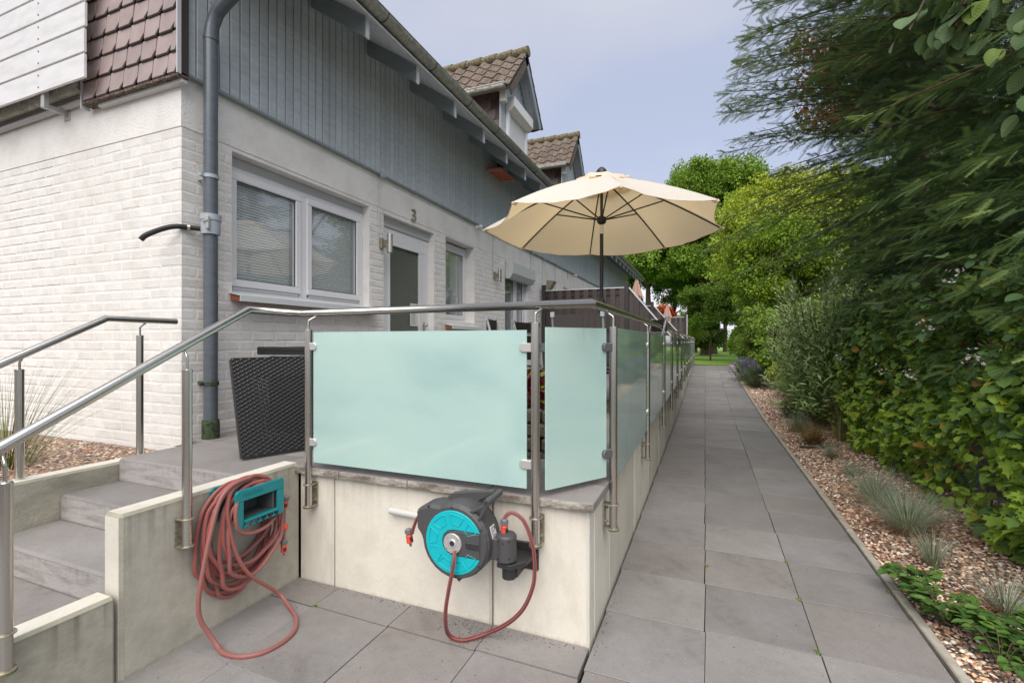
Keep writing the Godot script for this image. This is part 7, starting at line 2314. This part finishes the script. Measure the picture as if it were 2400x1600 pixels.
# ---------------------------------------------------------------- grasses and low plants
func tuft(called: String, label: String, cat: String, at: Vector3, r: float, h: float, count: int, c0: Color, c1: Color, cdead: Color, dead: float, group := "", width := 0.0016, arch := 1.0) -> void:
	var T := thing(called, label, cat, at, group)
	if called in ["blue_grass", "tan_grass"]:
		r *= 1.45; h *= 1.12; count = int(count * 1.3)
	var m := MB.new()
	for i in count:
		var a := rnd(0, TAU); var o := sqrt(rng.randf())
		var b := at + Vector3(cos(a), 0, sin(a)) * r * 0.16 * o
		var out := Vector3(cos(a + rnd(-0.35, 0.35)), 0, sin(a + rnd(-0.35, 0.35)))
		var lean := o * rnd(0.6, 1.15)
		var L := h * rnd(0.7, 1.15)
		var is_dead := rng.randf() < dead
		if is_dead:
			L *= 0.75; lean = rnd(0.9, 1.3)
		var side := out.cross(Vector3.UP) * width
		var prev := b; var pw := side
		for k in 4:
			var f := (k + 1) / 4.0
			var p := b + out * r * lean * pow(f, 1.25) + Vector3(0, L * (f - 0.42 * arch * lean * lean * f * f), 0)
			p.y = maxf(p.y, at.y + 0.008 + 0.004 * rng.randf())
			var nw := side * (1.0 - f * 0.85)
			var n := out.cross(side).normalized()
			n = n if n.y > 0 else -n
			n = (n + out * 0.3).normalized()
			m.stri(prev - pw, p + nw, prev + pw, n, n, n); m.stri(prev - pw, p - nw, p + nw, n, n, n)
			prev = p; pw = nw
		m.paint(tint(cdead, cdead * 0.6, rng.randf()) if is_dead else tint(c0, c1, rng.randf()))
	build("blades", m, M.blade, T)


func bulge_at(z: float) -> float:                      # where moss took hold
	return sin(z * 3.1) * 0.5 + sin(z * 7.7 + 1.0) * 0.5


func low_plants() -> void:
	var b0 := g3(0.29, 0.36, 0.26); var b1 := g3(0.58, 0.65, 0.5); var tan := g3(0.55, 0.36, 0.18)
	var g := "blue grass tufts in the gravel"
	tuft("blue_grass", "largest blue-grey grass tuft in the gravel, brown at its foot", "grass tuft", Vector3(1.43, 0, -4.5), 0.3, 0.3, 900, b0, b1, g3(0.5, 0.24, 0.12), 0.22, g)
	tuft("blue_grass", "second largest blue-grey grass tuft, just behind the largest", "grass tuft", Vector3(1.42, 0, -5.2), 0.26, 0.29, 700, b0, b1, tan, 0.28, g)
	tuft("blue_grass", "small blue-grey grass tuft between the largest tuft and the leafy ground plants", "grass tuft", Vector3(1.38, 0, -3.92), 0.13, 0.2, 260, b0, b1, tan, 0.1, g)
	tuft("blue_grass", "thin small grass tuft left of the second largest one", "grass tuft", Vector3(1.47, 0, -6.2), 0.13, 0.17, 220, b0, b1, tan, 0.15, g)
	tuft("blue_grass", "small silvery grass tuft in front of the tan one", "grass tuft", Vector3(1.47, 0, -7.1), 0.16, 0.17, 260, b1, g3(0.36, 0.4, 0.3), tan, 0.2, g)
	tuft("tan_grass", "dried tan grass tuft beside a dark stick", "grass tuft", Vector3(1.43, 0, -7.9), 0.27, 0.3, 700, g3(0.32, 0.24, 0.09), g3(0.4, 0.3, 0.13), g3(0.34, 0.18, 0.07), 0.4)
	tuft("blue_grass", "greener grass tuft behind the tan one", "grass tuft", Vector3(1.4, 0, -8.9), 0.27, 0.3, 560, g3(0.11, 0.17, 0.06), b1, tan, 0.2, g)
	tuft("blue_grass", "far green grass tuft at the foot of the silvery bush", "grass tuft", Vector3(1.5, 0, -10.4), 0.32, 0.48, 600, g3(0.1, 0.17, 0.04), g3(0.2, 0.26, 0.08), tan, 0.1, g)
	tuft("blue_grass", "ragged pale grass tuft beside the ground plants at the right edge", "grass tuft", Vector3(1.5, 0, -3.38), 0.18, 0.2, 260, b1, g3(0.3, 0.36, 0.27), g3(0.26, 0.13, 0.07), 0.45, g)
	tuft("tall_grass", "tall thin seeding grass between the gravel and the hedge", "grass", Vector3(1.85, 0, -8.3), 0.34, 0.85, 260, g3(0.16, 0.2, 0.06), g3(0.3, 0.26, 0.12), tan, 0.15, "", 0.0014, 0.5)
	tuft("fountain_grass", "long arching green grass in the raised bed left of the steps", "grass", Vector3(-4.42, 0.6, -1.72), 0.95, 0.8, 240, g3(0.09, 0.14, 0.03), g3(0.2, 0.25, 0.06), g3(0.3, 0.24, 0.12), 0.06, "", 0.0019, 1.15)
	# stick on the gravel
	var S := thing("stick", "dark dry stick lying on the gravel in front of the tan grass", "stick", Vector3(1.35, 0.01, -7.6))
	pipe("wood", [Vector3(1.2, 0.012, -7.55), Vector3(1.35, 0.02, -7.58), Vector3(1.52, 0.015, -7.64)], 0.012, M.nest_mud, S, 6)
	# lavender
	for q in [[1.2, -17.2, "farther lavender clump with violet spikes spilling over the path edge"], [1.32, -15.5, "nearer lavender clump, greener, at the path edge"]]:
		var near: bool = q[1] > -16.0
		var L := thing("lavender", q[2], "lavender", Vector3(q[0], ground(q[1]), q[1]), "lavender at the path edge")
		var m := MB.new()
		var fl := []; var fc := PackedColorArray()
		for i in 520:
			var a := rnd(0, TAU); var o := sqrt(rng.randf())
			var b := Vector3(q[0] + cos(a) * 0.12 * o, ground(q[1]), q[1] + sin(a) * 0.35 * o)
			var e := Vector3(q[0] + cos(a) * 0.5 * o, ground(q[1]) + 0.62 - 0.4 * o * o + rnd(-0.1, 0.1), q[1] + sin(a) * 0.95 * o)
			var s := Vector3(-sin(a), 0, cos(a)) * 0.004
			m.quad(b - s, b + s, e + s, e - s)
			m.paint(tint(g3(0.09, 0.14, 0.06), g3(0.2, 0.25, 0.14), rng.randf()))
			if rng.randf() < (0.25 if near else 0.75):
				fl.append(Transform3D(aim(e - b, rnd(0, 6)).scaled(Vector3.ONE * rnd(0.06, 0.1)), e)); fc.append(tint(g3(0.16, 0.1, 0.32), g3(0.3, 0.22, 0.5), rng.randf()))
			else:
				fl.append(Transform3D(aim(e - b + Vector3(rnd(-0.3, 0.3), 0, rnd(-0.3, 0.3)), rnd(0, 6)).scaled(Vector3.ONE * rnd(0.08, 0.14)), b.lerp(e, 0.7))); fc.append(tint(g3(0.1, 0.16, 0.05), g3(0.2, 0.26, 0.12), rng.randf()))
		build("stems", m, M.blade, L)
		swarm("spikes", narrow_leaf(), M.leaf, fl, fc, L)
	# leafy ground plants at the bottom right, each on its own
	var spots := [[1.13, -3.42, 0.15, "leafy ground plant at the kerb, topmost of the bottom right cluster"], [1.12, -3.1, 0.17, "leafy ground plant hanging over the kerb in the bottom right cluster"], [1.3, -3.12, 0.18, "leafy ground plant beside the ragged pale grass"], [1.22, -2.78, 0.2, "lowest leafy ground plant in the bottom right corner"], [1.42, -2.95, 0.16, "leafy ground plant at the right picture edge on the gravel"]]
	for q in spots:
		var P := thing("ground_plant", q[3], "plant", Vector3(q[0], 0, q[1]), "leafy ground plants in the gravel")
		var st := MB.new(); var lt := []; var lc := PackedColorArray()
		for i in 15:
			var a := rnd(0, TAU); var L: float = q[2] * rnd(0.45, 1.0)
			var b := Vector3(q[0], 0.0, q[1]); var e := b + Vector3(cos(a) * L, rnd(0.05, 0.16), sin(a) * L)
			var mp := b.lerp(e, 0.5) + Vector3(0, 0.05, 0)
			st.tube(smooth_path([b, mp, e], 3), 0.002, 4, false)
			for k in 9:
				var f := 0.25 + 0.75 * k / 8.0
				var p := b.lerp(mp, f * 2) if f < 0.5 else mp.lerp(e, f * 2 - 1)
				var s := 1.0 if k % 2 else -1.0
				lt.append(Transform3D(aim(Vector3(cos(a + s * 0.9), rnd(-0.1, 0.35), sin(a + s * 0.9)), rnd(-0.3, 0.3)).scaled(Vector3.ONE * rnd(0.035, 0.068)), p))
				lc.append(tint(g3(0.035, 0.085, 0.018), g3(0.1, 0.19, 0.035), rng.randf()))
		build("stems", st, M.twig, P)
		swarm("leaves", oval_leaf(), M.leaf, lt, lc, P)
	# weeds in the joints
	var ws := [[0.49, -2.625, "weed sprig where two path joints cross nearest the camera"], [0.495, -3.12, "tiny clover weed in the right path joint"], [0.497, -3.62, "weed sprig in the right path joint farther on"], [0.99, -3.4, "weed sprig at the kerb beside the ground plants"], [-2.0, -2.03, "weed sprig in the forecourt joint near the corner"], [0.003, -3.35, "tiny weed in the middle path joint"]]
	var mt := []; var mc := PackedColorArray()
	for i in 420:
		var z := -1.7 - pow(rng.randf(), 1.4) * 9.0
		if bulge_at(z) < 0.1:
			continue
		mt.append(Transform3D(aim(Vector3(rnd(-1, 1), rnd(0.2, 1), rnd(-1, 1)), 0).scaled(Vector3.ONE * rnd(0.004, 0.009)), Vector3([0.498, 0.002, -0.5][rng.randi_range(0, 2)] + rnd(-0.004, 0.004), -0.002, z)))
		mc.append(tint(g3(0.05, 0.08, 0.02), g3(0.14, 0.2, 0.04), rng.randf()))
	tag(swarm("joint_moss", oval_leaf(), M.leaf, mt, mc, self), "thin green moss growing in broken lines along the path joints", "moss")
	for q in ws:
		var P := thing("joint_weed", q[2], "weed", Vector3(q[0], 0, q[1]), "weeds in the paving joints")
		var lt := []; var lc := PackedColorArray()
		for k in 12:
			var a := rnd(0, TAU)
			lt.append(Transform3D(aim(Vector3(cos(a), rnd(0.0, 0.8), sin(a)), 0).scaled(Vector3.ONE * rnd(0.008, 0.016)), Vector3(q[0] + rnd(-0.006, 0.006), 0.002, q[1] + rnd(-0.02, 0.02))))
			lc.append(tint(g3(0.09, 0.17, 0.02), g3(0.22, 0.3, 0.04), rng.randf()))
		swarm("leaves", oval_leaf(), M.leaf, lt, lc, P)
	# crumbs and bits of dry leaf on the paving
	var cb := MB.new()
	cb.tri(Vector3(-1, 0.1, -0.5), Vector3(0.2, 0.5, 1), Vector3(1, 0.0, -0.4)); cb.tri(Vector3(-1, 0.1, -0.5), Vector3(1, 0, -0.4), Vector3(0, 0.7, -1))
	var ct := []; var cc := PackedColorArray()
	for i in 800:
		var p := Vector3.ZERO
		var pick := rng.randf()
		if pick < 0.25:
			p = Vector3(rnd(-2.3, 1.0), 0.002, rnd(-5.0, -1.3))
		elif pick < 0.55:
			p = Vector3(-0.5 + absf(rng.randfn(0, 0.03)), 0.002, rnd(-7.0, -2.2))
		elif pick < 0.8:
			p = Vector3(rnd(-2.3, -0.5), 0.002, -2.24 + absf(rng.randfn(0, 0.03)))
		else:
			p = Vector3(-1.08 + rng.randfn(0, 0.08), 0.002, -2.14 + rng.randfn(0, 0.05))
		if p.x < -0.49 and p.z < -2.245:
			continue
		ct.append(Transform3D(Basis(Vector3.UP, rnd(0, TAU)).scaled(Vector3.ONE * rnd(0.0013, 0.0038)), p)); cc.append(tint(g3(0.03, 0.024, 0.018), g3(0.2, 0.15, 0.1), pow(rng.randf(), 2.0)))
	tag(swarm("crumbs", cb.mesh(), M.pebble, ct, cc, self), "dark crumbs of soil and dry leaf scattered over the paving joints", "debris")


func _ready() -> void:
	rng.seed = 20240611
	camera_and_light()
	materials()
	setting()
	house()
	terrace()
	railings()
	fences()
	wall_things()
	coil()
	reel()
	furniture()
	background()
	yew()
	hedge()
	low_plants()
